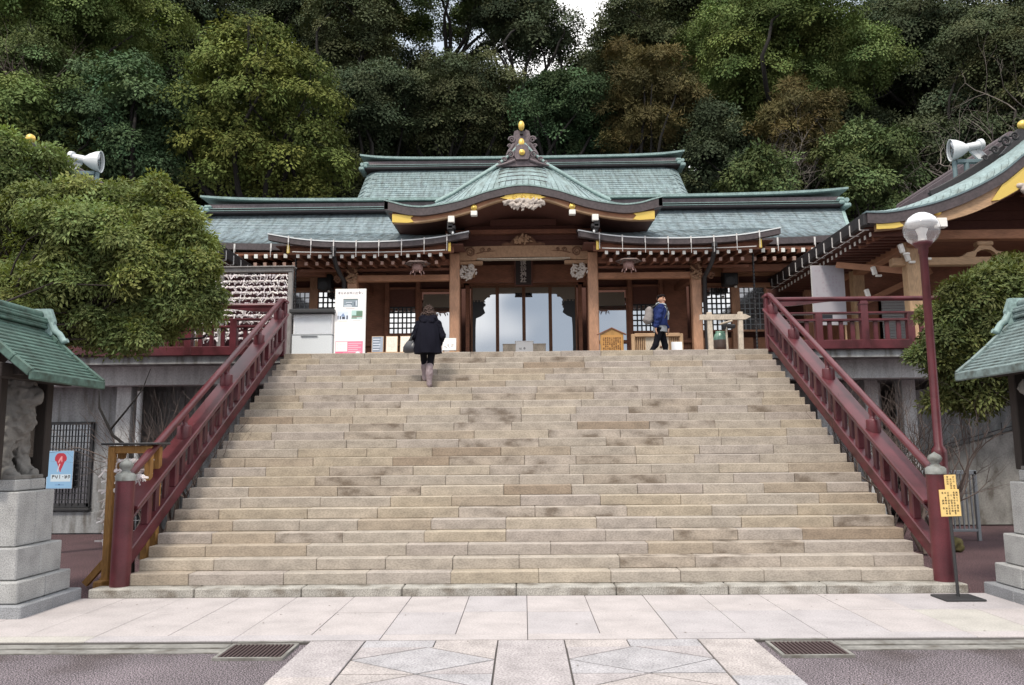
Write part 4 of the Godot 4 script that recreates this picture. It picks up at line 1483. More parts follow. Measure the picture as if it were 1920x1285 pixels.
func canopy(h: Node3D, s: float):
	var cx := s * 3.94
	var top := func(x: float) -> float: return interp(CANOPY, x - cx)
	var bot := func(x: float) -> float: return interp(CANOPY, x - cx) - 0.145
	var surf := func(u: float, w: float) -> Vector3:
		var x := lerpf(cx - 2.52, cx + 2.52, u)
		return v(x, lerpf(interp(CANOPY, x - cx), 7.86, w), 19.62 + 2.5 * w)
	var m := nb(true)
	m.plates(surf, 20, 14, 0.016, rng)
	stuff(part(h, "canopy_roof", m, M.copper_grey))
	m = nb()
	m.sheet(surf, 24, 4, Vector3(0, -0.08, 0))
	part(h, "canopy_deck", m, M.brown_copper)
	m = nb()
	m.band(top, bot, cx - 2.55, cx + 2.55, 30, 19.58, 19.74)
	var e := part(h, "canopy_edge", m, M.brown_copper)
	m = nb()
	m.band(func(x: float) -> float: return interp(CANOPY, x - cx) + 0.022, func(x: float) -> float: return interp(CANOPY, x - cx) - 0.006, cx - 2.56, cx + 2.56, 30, 19.565, 19.7)
	part(e, "pale_lip", m, M.white_metal)
	# boarding behind the edge, closed at both ends
	m = nb()
	m.band(func(x: float) -> float: return interp(CANOPY, x - cx) - 0.14, func(x: float) -> float: return 6.64 + 0.35 * (interp(CANOPY, x - cx) - 6.92), cx - 2.15, cx + 2.15, 24, 19.86, 19.92)
	part(h, "canopy_board", m, M.wood_dark)
	m = nb()
	m.band(func(x: float) -> float: return 6.690 + 0.3 * (interp(CANOPY, x - cx) - 6.92), func(x: float) -> float: return 6.672 + 0.3 * (interp(CANOPY, x - cx) - 6.92), cx - 1.95, cx + 1.95, 24, 19.66, 19.70)
	part(e, "rail_rod", m, M.white_wire)
	m = nb()
	m.sheet(func(u: float, w: float) -> Vector3: return v(lerpf(cx - 2.4, cx + 2.4, u), lerpf(6.90, 6.98, w), 19.75 + 2.2 * w), 2, 1, Vector3(0, -0.03, 0))
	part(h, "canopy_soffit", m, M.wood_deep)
	# straps from the edge down to the rod
	var strap := MB.new()
	strap.box(Vector3(0, 0.05, 0), Vector3(0.03, 0.17, 0.012))
	strap.tube([Vector3(0, -0.03, 0.01), Vector3(0, -0.30, 0.01)], 0.008, 5)
	var sm := strap.mesh()
	for i in 8:
		var x := cx - 2.02 + i * 0.575
		part(h, "gutter_strap", sm, M.white_wire, v(x, interp(CANOPY, x - cx) - 0.09, 19.555) - h.position)
	# two rows of rafters
	var raf := MB.new()
	raf.box(Vector3(0, 0, -0.7), Vector3(0.075, 0.085, 1.4), 0.006)
	var rm := raf.mesh()
	var tip := MB.new()
	tip.box(Vector3.ZERO, Vector3(0.08, 0.09, 0.02), 0.004)
	var tm := tip.mesh()
	for i in 14:
		var x := cx - 1.83 + i * 0.2815
		var r := part(h, "rafter", rm, M.wood_dark, v(x, 6.60 + 0.25 * (interp(CANOPY, x - cx) - 6.92), 19.78) - h.position, Basis(Vector3.RIGHT, 0.1))
		part(r, "rafter_tip", tm, M.white, Vector3(0, 0, 0.012))
		if i < 13:
			r = part(h, "rafter", rm, M.wood_dark, v(x + 0.14, 6.49, 20.05) - h.position, Basis(Vector3.RIGHT, 0.1))
			part(r, "rafter_tip", tm, M.tip_pink, Vector3(0, 0, 0.012))
	# gilt end fittings
	for e2 in [-1.0, 1.0]:
		m = nb()
		m.box(v(cx + e2 * 2.06, 6.80, 19.70), Vector3(0.07, 0.24, 0.05), 0.008)
		part(h, "gold_fitting", m, M.gold)
	# carved gutter outlet with its dark down chain box
	m = nb()
	m.box(v(s * 4.82, 6.76, 19.62), Vector3(0.14, 0.16, 0.14), 0.03)
	m.box(v(s * 4.82, 6.62, 19.64), Vector3(0.09, 0.14, 0.09), 0.02)
	m.tube([v(s * 4.82, 6.58, 19.68), v(s * 4.80, 6.35, 19.9), v(s * 4.72, 6.1, 20.4), v(s * 4.76, 5.7, 20.62), v(s * 4.78, 3.7, 20.65)], 0.06, 7)
	part(h, "rain_outlet", m, M.black_copper)

func rear_hall():
	var h := thing("rear_hall", "higher green copper roof of the sanctuary rising behind the worship hall", "shrine building", v(0, FLOOR + 1.0, 31))
	var hw := 6.30
	var roof := func(u: float, w: float) -> Vector3:
		var x := lerpf(-hw, hw, u)
		var e := maxf(0.0, absf(x) - (hw - 0.45)) / 0.45
		return v(x, 9.6 + 3.35 * (0.75 * w + 0.25 * w * w) - 0.22 * e * e, 26.6 + 4.4 * w)
	var m := nb(true)
	m.plates(roof, 34, 26, 0.022, rng)
	stuff(part(h, "roof", m, M.copper))
	m = nb()
	m.sheet(roof, 40, 6, Vector3(0, -0.25, 0))
	m.sheet(func(u: float, w: float) -> Vector3:
		var p: Vector3 = roof.call(u, w)
		return Vector3(p.x, p.y, -62.0 - p.z), 40, 6, Vector3(0, -0.25, 0))
	part(h, "roof_deck", m, M.copper)
	# fanned verge strips at both gable ends
	for s in [-1.0, 1.0]:
		for i in 16:
			m = nb(true)
			var t := rng.randf_range(0.9, 1.1)
			m.col = Color(t, t, t)
			var w0 := 0.30 + 0.70 * i / 16.0
			m.sheet(func(u: float, w: float) -> Vector3:
				var p: Vector3 = roof.call(0.5 + s * 0.5, lerpf(w0, w0 + 0.04, w))
				return p + Vector3(-s * (0.55 - 0.62 * u), 0.05 + 0.10 * (1.0 - u) * u - 0.16 * u * u, -0.05 * u), 5, 1, Vector3(0, -0.03, 0))
			part(h, "verge_strip", m, M.copper_pale)
	ridge(h, 6.40, 12.90, 31.0, 0.44, "ridge")
	m = nb()
	m.box(v(0, 7.0, 31.0), Vector3(11.4, 4.8, 6.0))
	part(h, "wall", m, M.wood_deep)

# the two halls that flank the terrace, gable to the front
func side_hall(s: float):
	var h := thing("side_hall", "timber side hall with gable front behind the %s" % ("right terrace railing and the globe lamp" if s > 0 else "big leafy tree and the paper strip rack"), "shrine building", v(s * 11.4, FLOOR, 19))
	var pts := [Vector2(0, 8.26), Vector2(0.3, 8.12), Vector2(0.6, 7.89), Vector2(1.09, 7.51), Vector2(1.81, 7.13), Vector2(2.51, 6.87), Vector2(3.2, 6.71), Vector2(3.66, 6.65), Vector2(4.08, 6.66)]
	var lowp := [Vector2(0, 7.58), Vector2(0.3, 7.42), Vector2(0.6, 7.21), Vector2(1.09, 6.93), Vector2(1.80, 6.62), Vector2(2.49, 6.44), Vector2(3.18, 6.33), Vector2(3.86, 6.27)]
	var cx := s * 11.4
	var top := func(x: float) -> float: return interp(pts, x - cx)
	var mid := func(x: float) -> float: return interp(pts, x - cx) - 0.24
	var low := func(x: float) -> float: return interp(lowp, x - cx)
	var m := nb()
	m.band(top, mid, cx - 4.04, cx + 4.04, 72, 16.6, 16.9)
	var e := part(h, "gable_edge", m, M.brown_copper)
	m = nb()
	m.band(mid, low, cx - 3.83, cx + 3.83, 72, 16.68, 16.80)
	part(h, "bargeboard", m, M.wood_pale_h)
	m = nb()
	m.band(func(x: float) -> float: return top.call(x) + 0.02, func(x: float) -> float: return top.call(x) - 0.015, cx - 4.07, cx + 4.07, 72, 16.58, 16.8)
	part(e, "edge_lip", m, M.blue_metal)
	# rounded roof front in copper strips, then the main slopes
	var backp := [Vector2(0, 8.54), Vector2(0.25, 8.37), Vector2(0.56, 8.15), Vector2(1.32, 7.68), Vector2(2.19, 7.26), Vector2(2.92, 6.95), Vector2(3.5, 6.79), Vector2(4.08, 6.71)]
	var surf := func(x: float, w: float) -> Vector3:
		var y0 := interp(pts, x - cx) + 0.02
		var y1 := maxf(interp(backp, x - cx), y0 + 0.01)
		return v(x, lerpf(y0, y1, sin(w * PI * 0.5)), 16.62 + 0.85 * (1.0 - cos(w * PI * 0.5)))
	for i in 50:
		var xa := cx + lerpf(-4.04, 4.04, i / 50.0)
		var xb := cx + lerpf(-4.04, 4.04, (i + 1) / 50.0)
		var st := nb(true)
		var t := rng.randf_range(0.9, 1.08)
		st.col = Color(t, t, t)
		var sd := signf((xa + xb) * 0.5 - cx)
		var lf := rng.randf_range(0.006, 0.014)
		st.sheet(func(u: float, w: float) -> Vector3: return surf.call(lerpf(xa + 0.003, xb - 0.003, u) - sd * 0.22 * sin(w * PI * 0.5) * minf(1.0, absf(xa - cx)), w) + Vector3(0, lf * (1.0 if (u < 0.5) == (sd > 0.0) else 0.4), lf), 1, 6, Vector3(0, -0.03, -0.02))
		part(h, "copper_strip", st, M.copper_pale)
	m = nb()
	m.sheet(func(u: float, w: float) -> Vector3: return surf.call(cx + lerpf(-4.0, 4.0, u), w) + Vector3(0, -0.03, -0.02), 50, 5, Vector3(0, -0.05, 0))
	m.sheet(func(u: float, w: float) -> Vector3:
		var x := cx + lerpf(-4.04, 4.04, u)
		return v(x, interp(backp, x - cx) - 0.02 - 0.10 * maxf(0.0, absf(x - cx) - 3.6), 17.46 + 6.1 * w), 40, 2, Vector3(0, -0.12, 0))
	part(h, "roof_deck", m, M.copper)
	# long side eaves with rafters and white gutter brackets
	for q in [-1.0, 1.0]:
		var ex: float = cx + q * 4.04
		m = nb()
		m.box(v(ex, 6.52, 20.1), Vector3(0.14, 0.26, 6.9), 0.01)
		part(h, "eave_edge", m, M.black_copper)
		if q != -s:
			continue
		m = nb()
		m.sheet(func(u: float, w: float) -> Vector3: return v(ex - q * lerpf(0.05, 1.6, u), lerpf(6.40, 6.55, u), 16.9 + 6.6 * w), 1, 1, Vector3(0, -0.03, 0))
		part(h, "soffit", m, M.wood_deep)
		var raf := MB.new()
		raf.box(Vector3(-q * 0.6, 0, 0), Vector3(1.2, 0.08, 0.08), 0.006)
		var rm := raf.mesh()
		var tip := MB.new()
		tip.box(Vector3.ZERO, Vector3(0.02, 0.09, 0.075), 0.004)
		var tm := tip.mesh()
		var br := MB.new()
		br.box(Vector3(q * 0.10, 0.0, 0), Vector3(0.012, 0.24, 0.03))
		br.box(Vector3(q * 0.0, -0.12, 0), Vector3(0.2, 0.012, 0.03))
		br.box(Vector3(0.0, -0.13, -0.22), Vector3(0.012, 0.012, 0.44))
		var bm := br.mesh()
		for i in 24:
			var r := part(h, "rafter", rm, M.wood_deep, v(ex - q * 0.22, 6.27, 17.0 + i * 0.27) - h.position)
			part(r, "rafter_tip", tm, M.white, Vector3(q * 0.012, 0, 0))
		for i in 13:
			part(h, "gutter_bracket", bm, M.white_wire, v(ex - q * 0.02, 6.45, 16.85 + i * 0.51) - h.position)
	# gable fittings
	var cp := PackedVector2Array([Vector2(-0.30, -0.09), Vector2(0.08, -0.10), Vector2(0.30, -0.06), Vector2(0.20, 0.02), Vector2(0.30, 0.09), Vector2(0.05, 0.10), Vector2(-0.30, 0.10)])
	for q in [-1.0, 1.0]:
		var po := PackedVector2Array()
		for p in cp:
			po.append(Vector2(-q * p.x, p.y + 0.10 * absf(p.x + 0.3) * 0.6))
		gold_plate(h, po, v(cx + q * 3.55, 6.38, 16.65))
		var po2 := PackedVector2Array()
		for k in 9:
			var x := lerpf(0.03, 1.35, k / 8.0)
			po2.append(Vector2(q * x, low.call(cx + q * x) + 0.02 + (0.06 if k == 8 else 0.0)))
		for k in 9:
			var x := lerpf(1.10, 0.03, k / 8.0)
			po2.append(Vector2(q * x, mid.call(cx + q * x) - 0.03))
		gold_plate(h, po2, v(cx, 0, 16.655))
		m = nb()
		m.lathe(v(cx + q * 2.52, 6.66, 16.64), [Vector2(0, 0.025), Vector2(0.05, 0.022), Vector2(0.08, 0.01), Vector2(0.08, -0.04)], 16, Basis(Vector3.RIGHT, PI / 2))
		part(h, "gold_disc", m, M.gold)
		m = nb()
		m.box(v(cx + q * 2.45, 6.42, 16.70), Vector3(0.22, 0.20, 0.16), 0.01)
		part(h, "purlin_end", m, M.white)
	part(h, "carved_pendant", relief(v(cx, 7.25, 16.66) - h.position, 0.80, 0.34, 22, 70, 0.62), M.carving_pale)
	# ridge roll with crest, descending verge ridges
	m = nb()
	m.box(v(cx, 8.62, 20.6), Vector3(0.36, 0.36, 5.6), 0.05)
	m.tube([v(cx, 8.82, 17.9), v(cx, 8.82, 23.4)], 0.13, 12)
	part(h, "ridge", m, M.ridge_brown)
	m = nb()
	for q in [-1.0, 1.0]:
		var a := []
		for k in 12:
			var x := lerpf(0.05, 1.95, k / 11.0)
			a.append(v(cx + q * x, interp(backp, x) + 0.20 - 0.02 * x, 17.95))
			if k > 0:
				m.beam(a[k - 1] - Vector3(0, 0.10, 0), a[k] - Vector3(0, 0.10, 0), 0.12, 0.17)
		m.tube(a, 0.035, 8)
		scroll(m, v(cx + q * 0.46, 8.50, 17.4), 0.13, 0.042, q)
		scroll(m, v(cx + q * 0.24, 8.62, 17.4), 0.10, 0.035, q)
		scroll(m, v(cx + q * 0.72, 8.30, 17.4), 0.10, 0.034, q)
		scroll(m, v(cx + q * 0.95, 8.12, 17.4), 0.07, 0.026, q)
	m.extrude(PackedVector2Array([Vector2(-0.6, 8.2), Vector2(0.6, 8.2), Vector2(0.3, 8.5), Vector2(0.16, 8.80), Vector2(-0.16, 8.80), Vector2(-0.3, 8.5)]), Transform3D(Basis(), v(cx, 0, 17.45)), 0.1)
	part(h, "verge_ridge", m, M.black_copper)
	m = MB.new()
	m.lathe(Vector3.ZERO, [Vector2(0, 0.06), Vector2(0.07, 0.05), Vector2(0.11, 0.0), Vector2(0.11, -0.06)], 16, Basis(Vector3.RIGHT, PI / 2))
	part(h, "gold_disc", m, M.gold, v(cx - s * 0.02, 8.90, 17.4) - h.position)
	# posts, beams and walls
	for q in [-1.0, 1.0]:
		for d in [17.7, 20.6, 23.2]:
			m = nb()
			m.box(v(cx + q * 2.65, 4.95, d), Vector3(0.30, 2.65, 0.30), 0.03)
			part(h, "post", m, M.wood_pale)
		m = nb()
		m.box(v(cx + q * 2.65, 6.22, 20.4), Vector3(0.28, 0.22, 6.2), 0.02)
		part(h, "side_beam", m, M.wood_h)
	m = nb()
	m.box(v(cx, 5.80, 17.7), Vector3(6.2, 0.18, 0.20), 0.015)
	part(h, "front_beam", m, M.wood_pale_h)
	m = nb()
	m.box(v(cx, 6.42, 17.75), Vector3(6.4, 0.22, 0.24), 0.015)
	part(h, "upper_beam", m, M.wood_h)
	m = nb()
	for q in [-1.0, 1.0]:
		m.extrude(PackedVector2Array([Vector2(0.0, 0.26), Vector2(q * 0.13, 0.26), Vector2(q * 0.24, 0.14), Vector2(q * 0.42, 0.10), Vector2(q * 0.50, 0.03), Vector2(q * 0.62, 0.0), Vector2(q * 0.24, 0.0), Vector2(q * 0.20, 0.10), Vector2(q * 0.1, 0.16), Vector2(0.0, 0.17)]), Transform3D(Basis(), v(cx - s * 1.0, 5.89, 17.68)), 0.14)
	m.box(v(cx - s * 1.0, 6.20, 17.68), Vector3(0.36, 0.10, 0.2), 0.02)
	part(h, "frog_leg_strut", m, M.wood_pale_h)
	for k in 5:
		m = nb()
		var hw2: float = [3.0, 2.2, 1.6, 1.1, 0.6][k]
		m.box(v(cx, 6.62 + k * 0.22, 18.4), Vector3(hw2 * 2, 0.212, 0.06), 0.006)
		part(h, "gable_board", m, M.wood_deep)
	# slanting rafters seen under the gable
	m = nb()
	for q in [-1.0, 1.0]:
		for d in [17.2, 17.5, 17.9]:
			m.beam(v(cx + q * 3.7, 6.24, d), v(cx + q * 0.1, 7.45, d), 0.10, 0.12)
	part(h, "slant_rafter", m, M.wood_dark)
	m = nb()
	m.box(v(cx, 6.05, 20.6), Vector3(5.4, 1.0, 0.12))
	m.box(v(cx, 4.0, 20.62), Vector3(5.4, 0.75, 0.12))
	m.box(v(cx - s * 2.4, 5.0, 20.64), Vector3(0.5, 2.7, 0.12))
	m.box(v(cx + s * 1.6, 5.0, 20.64), Vector3(2.2, 2.7, 0.12))
	m.box(v(cx - s * 2.65, 5.0, 22.0), Vector3(0.12, 2.7, 2.5))
	m.box(v(cx + s * 2.65, 5.0, 20.4), Vector3(0.12, 2.7, 5.5))
	m.box(v(cx, 5.6, 23.3), Vector3(5.4, 3.9, 0.1))
	m.box(v(cx, 6.56, 20.9), Vector3(6.2, 0.05, 5.0))
	part(h, "wall", m, M.wood_dark)
	# pale shutters of the front wall: narrow slats
	for k in 2:
		var x0: float = cx - s * (2.1 - k * 1.35)
		m = nb()
		m.box(v(x0 + s * 0.6, 5.55, 20.52), Vector3(1.3, 0.06, 0.1))
		m.box(v(x0 + s * 0.6, 4.40, 20.52), Vector3(1.3, 0.06, 0.1))
		var sh := part(h, "shutter", m, M.wood_dark)
		var slat := MB.new()
		slat.box(Vector3.ZERO, Vector3(1.2, 0.065, 0.03), 0.006, Basis(Vector3.RIGHT, 0.35))
		var sl := slat.mesh()
		for j in 15:
			part(sh, "slat", sl, M.shutter, v(x0 + s * 0.6, 4.46 + j * 0.073, 20.50) - h.position)
	# braces and small lamps under the eave
	m = nb()
	m.beam(v(cx - s * 2.65, 5.6, 17.75), v(cx - s * 3.7, 6.1, 19.2), 0.12, 0.14)
	m.beam(v(cx - s * 2.5, 5.4, 20.5), v(cx - s * 1.0, 6.1, 20.0), 0.12, 0.14)
	part(h, "brace", m, M.wood_h)
	m = nb()
	for q in [[2.82, 5.88, 17.5], [2.46, 5.95, 17.5], [3.1, 5.35, 19.0], [3.08, 6.0, 17.2], [3.22, 5.75, 18.3]]:
		m.box(v(cx - s * q[0], q[1], q[2]), Vector3(0.10, 0.20, 0.09), 0.015, Basis(Vector3.BACK, 0.25))
		m.box(v(cx - s * (q[0] - 0.10), q[1] - 0.12, q[2]), Vector3(0.14, 0.05, 0.06), 0.01)
	part(h, "small_lamp", m, M.white)

	# tall information panel in front of the hall, and floodlight on its roof
	var fl := thing("floodlight", "big white floodlight on a bracket above the %s side hall roof" % ("right" if s > 0 else "left"), "floodlight", v(s * 10.3, 7.7, 18.2), "floodlights on the side hall roofs")
	m = nb()
	m.tube([v(s * 10.20, 7.4, 18.2), v(s * 10.20, 8.35, 18.2)], 0.05, 8)
	m.tube([v(s * 10.48, 7.5, 18.2), v(s * 10.48, 8.32, 18.2)], 0.06, 8)
	m.box(v(s * 10.72, 8.33, 18.2), Vector3(0.95, 0.09, 0.12), 0.01)
	part(fl, "bracket", m, M.blue_metal)
	m = MB.new()
	m.lathe(Vector3.ZERO, [Vector2(0.09, -0.30), Vector2(0.16, -0.22), Vector2(0.26, -0.08), Vector2(0.36, 0.14), Vector2(0.395, 0.30), Vector2(0.41, 0.32), Vector2(0.385, 0.32), Vector2(0.34, 0.14), Vector2(0.2, -0.08)], 24)
	var ay := Vector3(-s * 0.95, -0.06, -0.20).normalized()
	var ax := ay.cross(Vector3.UP).normalized()
	var aim := Basis(ax, ay, ax.cross(ay))
	var hd := v(s * 10.32, 8.62, 18.15) - fl.position
	aim = aim.scaled(Vector3.ONE * 0.64)
	part(fl, "reflector", m, M.white_metal, hd, aim)
	m = MB.new()
	m.lathe(Vector3.ZERO, [Vector2(0, 0.31), Vector2(0.38, 0.29), Vector2(0.38, 0.28)], 24)
	part(fl, "lens", m, M.pane_grey, hd, aim)
	m = nb()
	m.tube([v(s * 10.50, 8.66, 18.15), v(s * 10.80, 8.72, 18.15)], 0.09, 12)
	m.tube([v(s * 10.78, 8.72, 18.15), v(s * 10.86, 8.74, 18.15)], 0.13, 12)
	m.beam(v(s * 10.62, 8.62, 18.2), v(s * 10.86, 8.36, 18.2), 0.06, 0.12)
	m.beam(v(s * 10.76, 8.62, 18.2), v(s * 11.0, 8.36, 18.2), 0.06, 0.10)
	part(fl, "housing", m, M.white_metal)

func slope_y(d: float) -> float:
	return 0.236 + (d - STEP_D) * RISE / TREAD

# dark red railing that climbs beside the stairs
func stair_railing(s: float):
	var h := thing("stair_railing", "dark red railing climbing the %s side of the stone stairs, from its capped post" % ("right" if s > 0 else "left"), "railing", v(s * 4.98, 0.1, 9.9), "red railings of the stairs")
	var x := s * 4.96
	# newel post with weathered onion cap
	var m := nb()
	m.tube([v(s * 4.96, 0.08, 9.86), v(s * 4.96, 1.42, 9.86)], [0.117, 0.112], 28)
	var nw := part(h, "newel_post", m, M.red)
	m = nb()
	m.lathe(v(s * 4.96, 1.36, 9.86), [Vector2(0.118, 0.0), Vector2(0.118, 0.07), Vector2(0.105, 0.075), Vector2(0.10, 0.085), Vector2(0.06, 0.10), Vector2(0.045, 0.125), Vector2(0.075, 0.16), Vector2(0.085, 0.19), Vector2(0.065, 0.225), Vector2(0.02, 0.255), Vector2(0, 0.27)], 24)
	part(nw, "cap", m, mat(Color(0.42, 0.44, 0.42), 0.6, "stain", Vector3.ONE * 2.0, "speck", Vector3.ONE * 3.0))
	var d0 := 9.95
	var d1 := 15.98
	var rail := func(off: float, w: float, hg: float, dd0 := d0, dd1 := d1) -> MB:
		var b := nb()
		b.beam(v(x, slope_y(dd0) + off, dd0), v(x, slope_y(dd1) + off, dd1), w, hg, 0.012)
		return b
	part(h, "stringer_board", rail.call(0.11, 0.10, 0.19), M.red)
	part(h, "lower_ledge", rail.call(0.225, 0.15, 0.03), M.red)
	part(h, "thin_rail", rail.call(0.60, 0.13, 0.035), M.red)
	part(h, "capping_board", rail.call(0.735, 0.27, 0.055), M.red)
	m = nb()
	m.tube([v(x, slope_y(d0 - 0.02) + 1.13, d0 - 0.02), v(x, slope_y(12.5) + 1.10, 12.5), v(x, slope_y(15.9) + 1.06, 15.9), v(x, slope_y(15.95) + 1.06, 16.1)], 0.052, 14)
	part(h, "handrail", m, M.red)
	# posts and thinner boards of the open panel
	var d := 10.45
	var k := 0
	while d < 15.95:
		m = nb()
		if k % 3 == 0:
			m.box(v(x, slope_y(d) + 0.46, d), Vector3(0.10, 0.50, 0.11), 0.012)
			part(h, "panel_post", m, M.red)
		else:
			m.box(v(x, slope_y(d) + 0.40, d), Vector3(0.05, 0.42, 0.10), 0.01)
			part(h, "baluster", m, M.red_dark)
		d += 0.258
		k += 1
	# barrel shaped saddles carrying the handrail
	for q in [11.5, 13.05, 14.6, 15.75]:
		m = nb()
		m.lathe(v(x, slope_y(q) + 0.70, q), [Vector2(0.0, 0), Vector2(0.095, 0.0), Vector2(0.100, 0.015), Vector2(0.100, 0.195), Vector2(0.094, 0.21), Vector2(0.05, 0.222), Vector2(0.042, 0.27), Vector2(0.06, 0.31), Vector2(0.055, 0.38)], 20)
		part(h, "saddle_block", m, M.red)
	# top post
	m = nb()
	m.box(v(x, FLOOR + 0.52, 16.02), Vector3(0.15, 1.12, 0.15), 0.02)
	m.box(v(x, FLOOR + 1.10, 16.02), Vector3(0.2, 0.06, 0.2), 0.02)
	part(h, "top_post", m, M.red)

# level railing on the edge of the terrace
func terrace_railing(s: float):
	var h := thing("terrace_railing", "dark red railing along the terrace edge %s of the stairs" % ("right" if s > 0 else "left"), "railing", v(s * 8.0, FLOOR, 16.05), "red railings of the terrace")
	var d := 16.08
	var x0 := s * 5.05
	var x1 := s * 12.5
	var cx := (x0 + x1) * 0.5
	var ln := absf(x1 - x0)
	var m := nb()
	m.box(v(cx, FLOOR + 0.10, d), Vector3(ln, 0.19, 0.13), 0.012)
	part(h, "base_board", m, M.red)
	m = nb()
	m.box(v(cx, FLOOR + 0.60, d), Vector3(ln, 0.05, 0.12), 0.01)
	part(h, "lower_rail", m, M.red)
	m = nb()
	m.box(v(cx, FLOOR + 0.745, d), Vector3(ln, 0.04, 0.14), 0.01)
	part(h, "middle_rail", m, M.red)
	m = nb()
	m.tube([v(x0, FLOOR + 1.04, d), v(x1, FLOOR + 1.04, d)], 0.052, 14)
	part(h, "handrail", m, M.red)
	m = nb()
	m.band(func(x: float) -> float: return FLOOR + 1.0, func(x: float) -> float: return FLOOR + 0.90 + 0.1 * smoothstep(0.2, 1.4, absf(x - x0)), minf(x0, x0 + s * 1.4), maxf(x0, x0 + s * 1.4), 8, d - 0.03, d + 0.03)
	part(h, "end_bracket", m, M.red)
	var bal := MB.new()
	bal.box(Vector3.ZERO, Vector3(0.085, 0.40, 0.05), 0.008)
	var bm := bal.mesh()
	var i := 0
	var x := 5.28
	while x < 12.4:
		if i % 8 == 7:
			m = nb()
			m.box(v(s * x, FLOOR + 0.5, d), Vector3(0.15, 0.98, 0.15), 0.012)
			m.box(v(s * x, FLOOR + 0.93, d), Vector3(0.17, 0.03, 0.17), 0.008)
			part(h, "tall_post", m, M.red)
		elif i % 8 == 3:
			m = nb()
			m.box(v(s * x, FLOOR + 0.38, d), Vector3(0.145, 0.74, 0.14), 0.012)
			part(h, "short_post", m, M.red)
		else:
			part(h, "baluster", bm, M.red, v(s * x, FLOOR + 0.38, d + 0.01) - h.position)
		x += 0.232
		i += 1

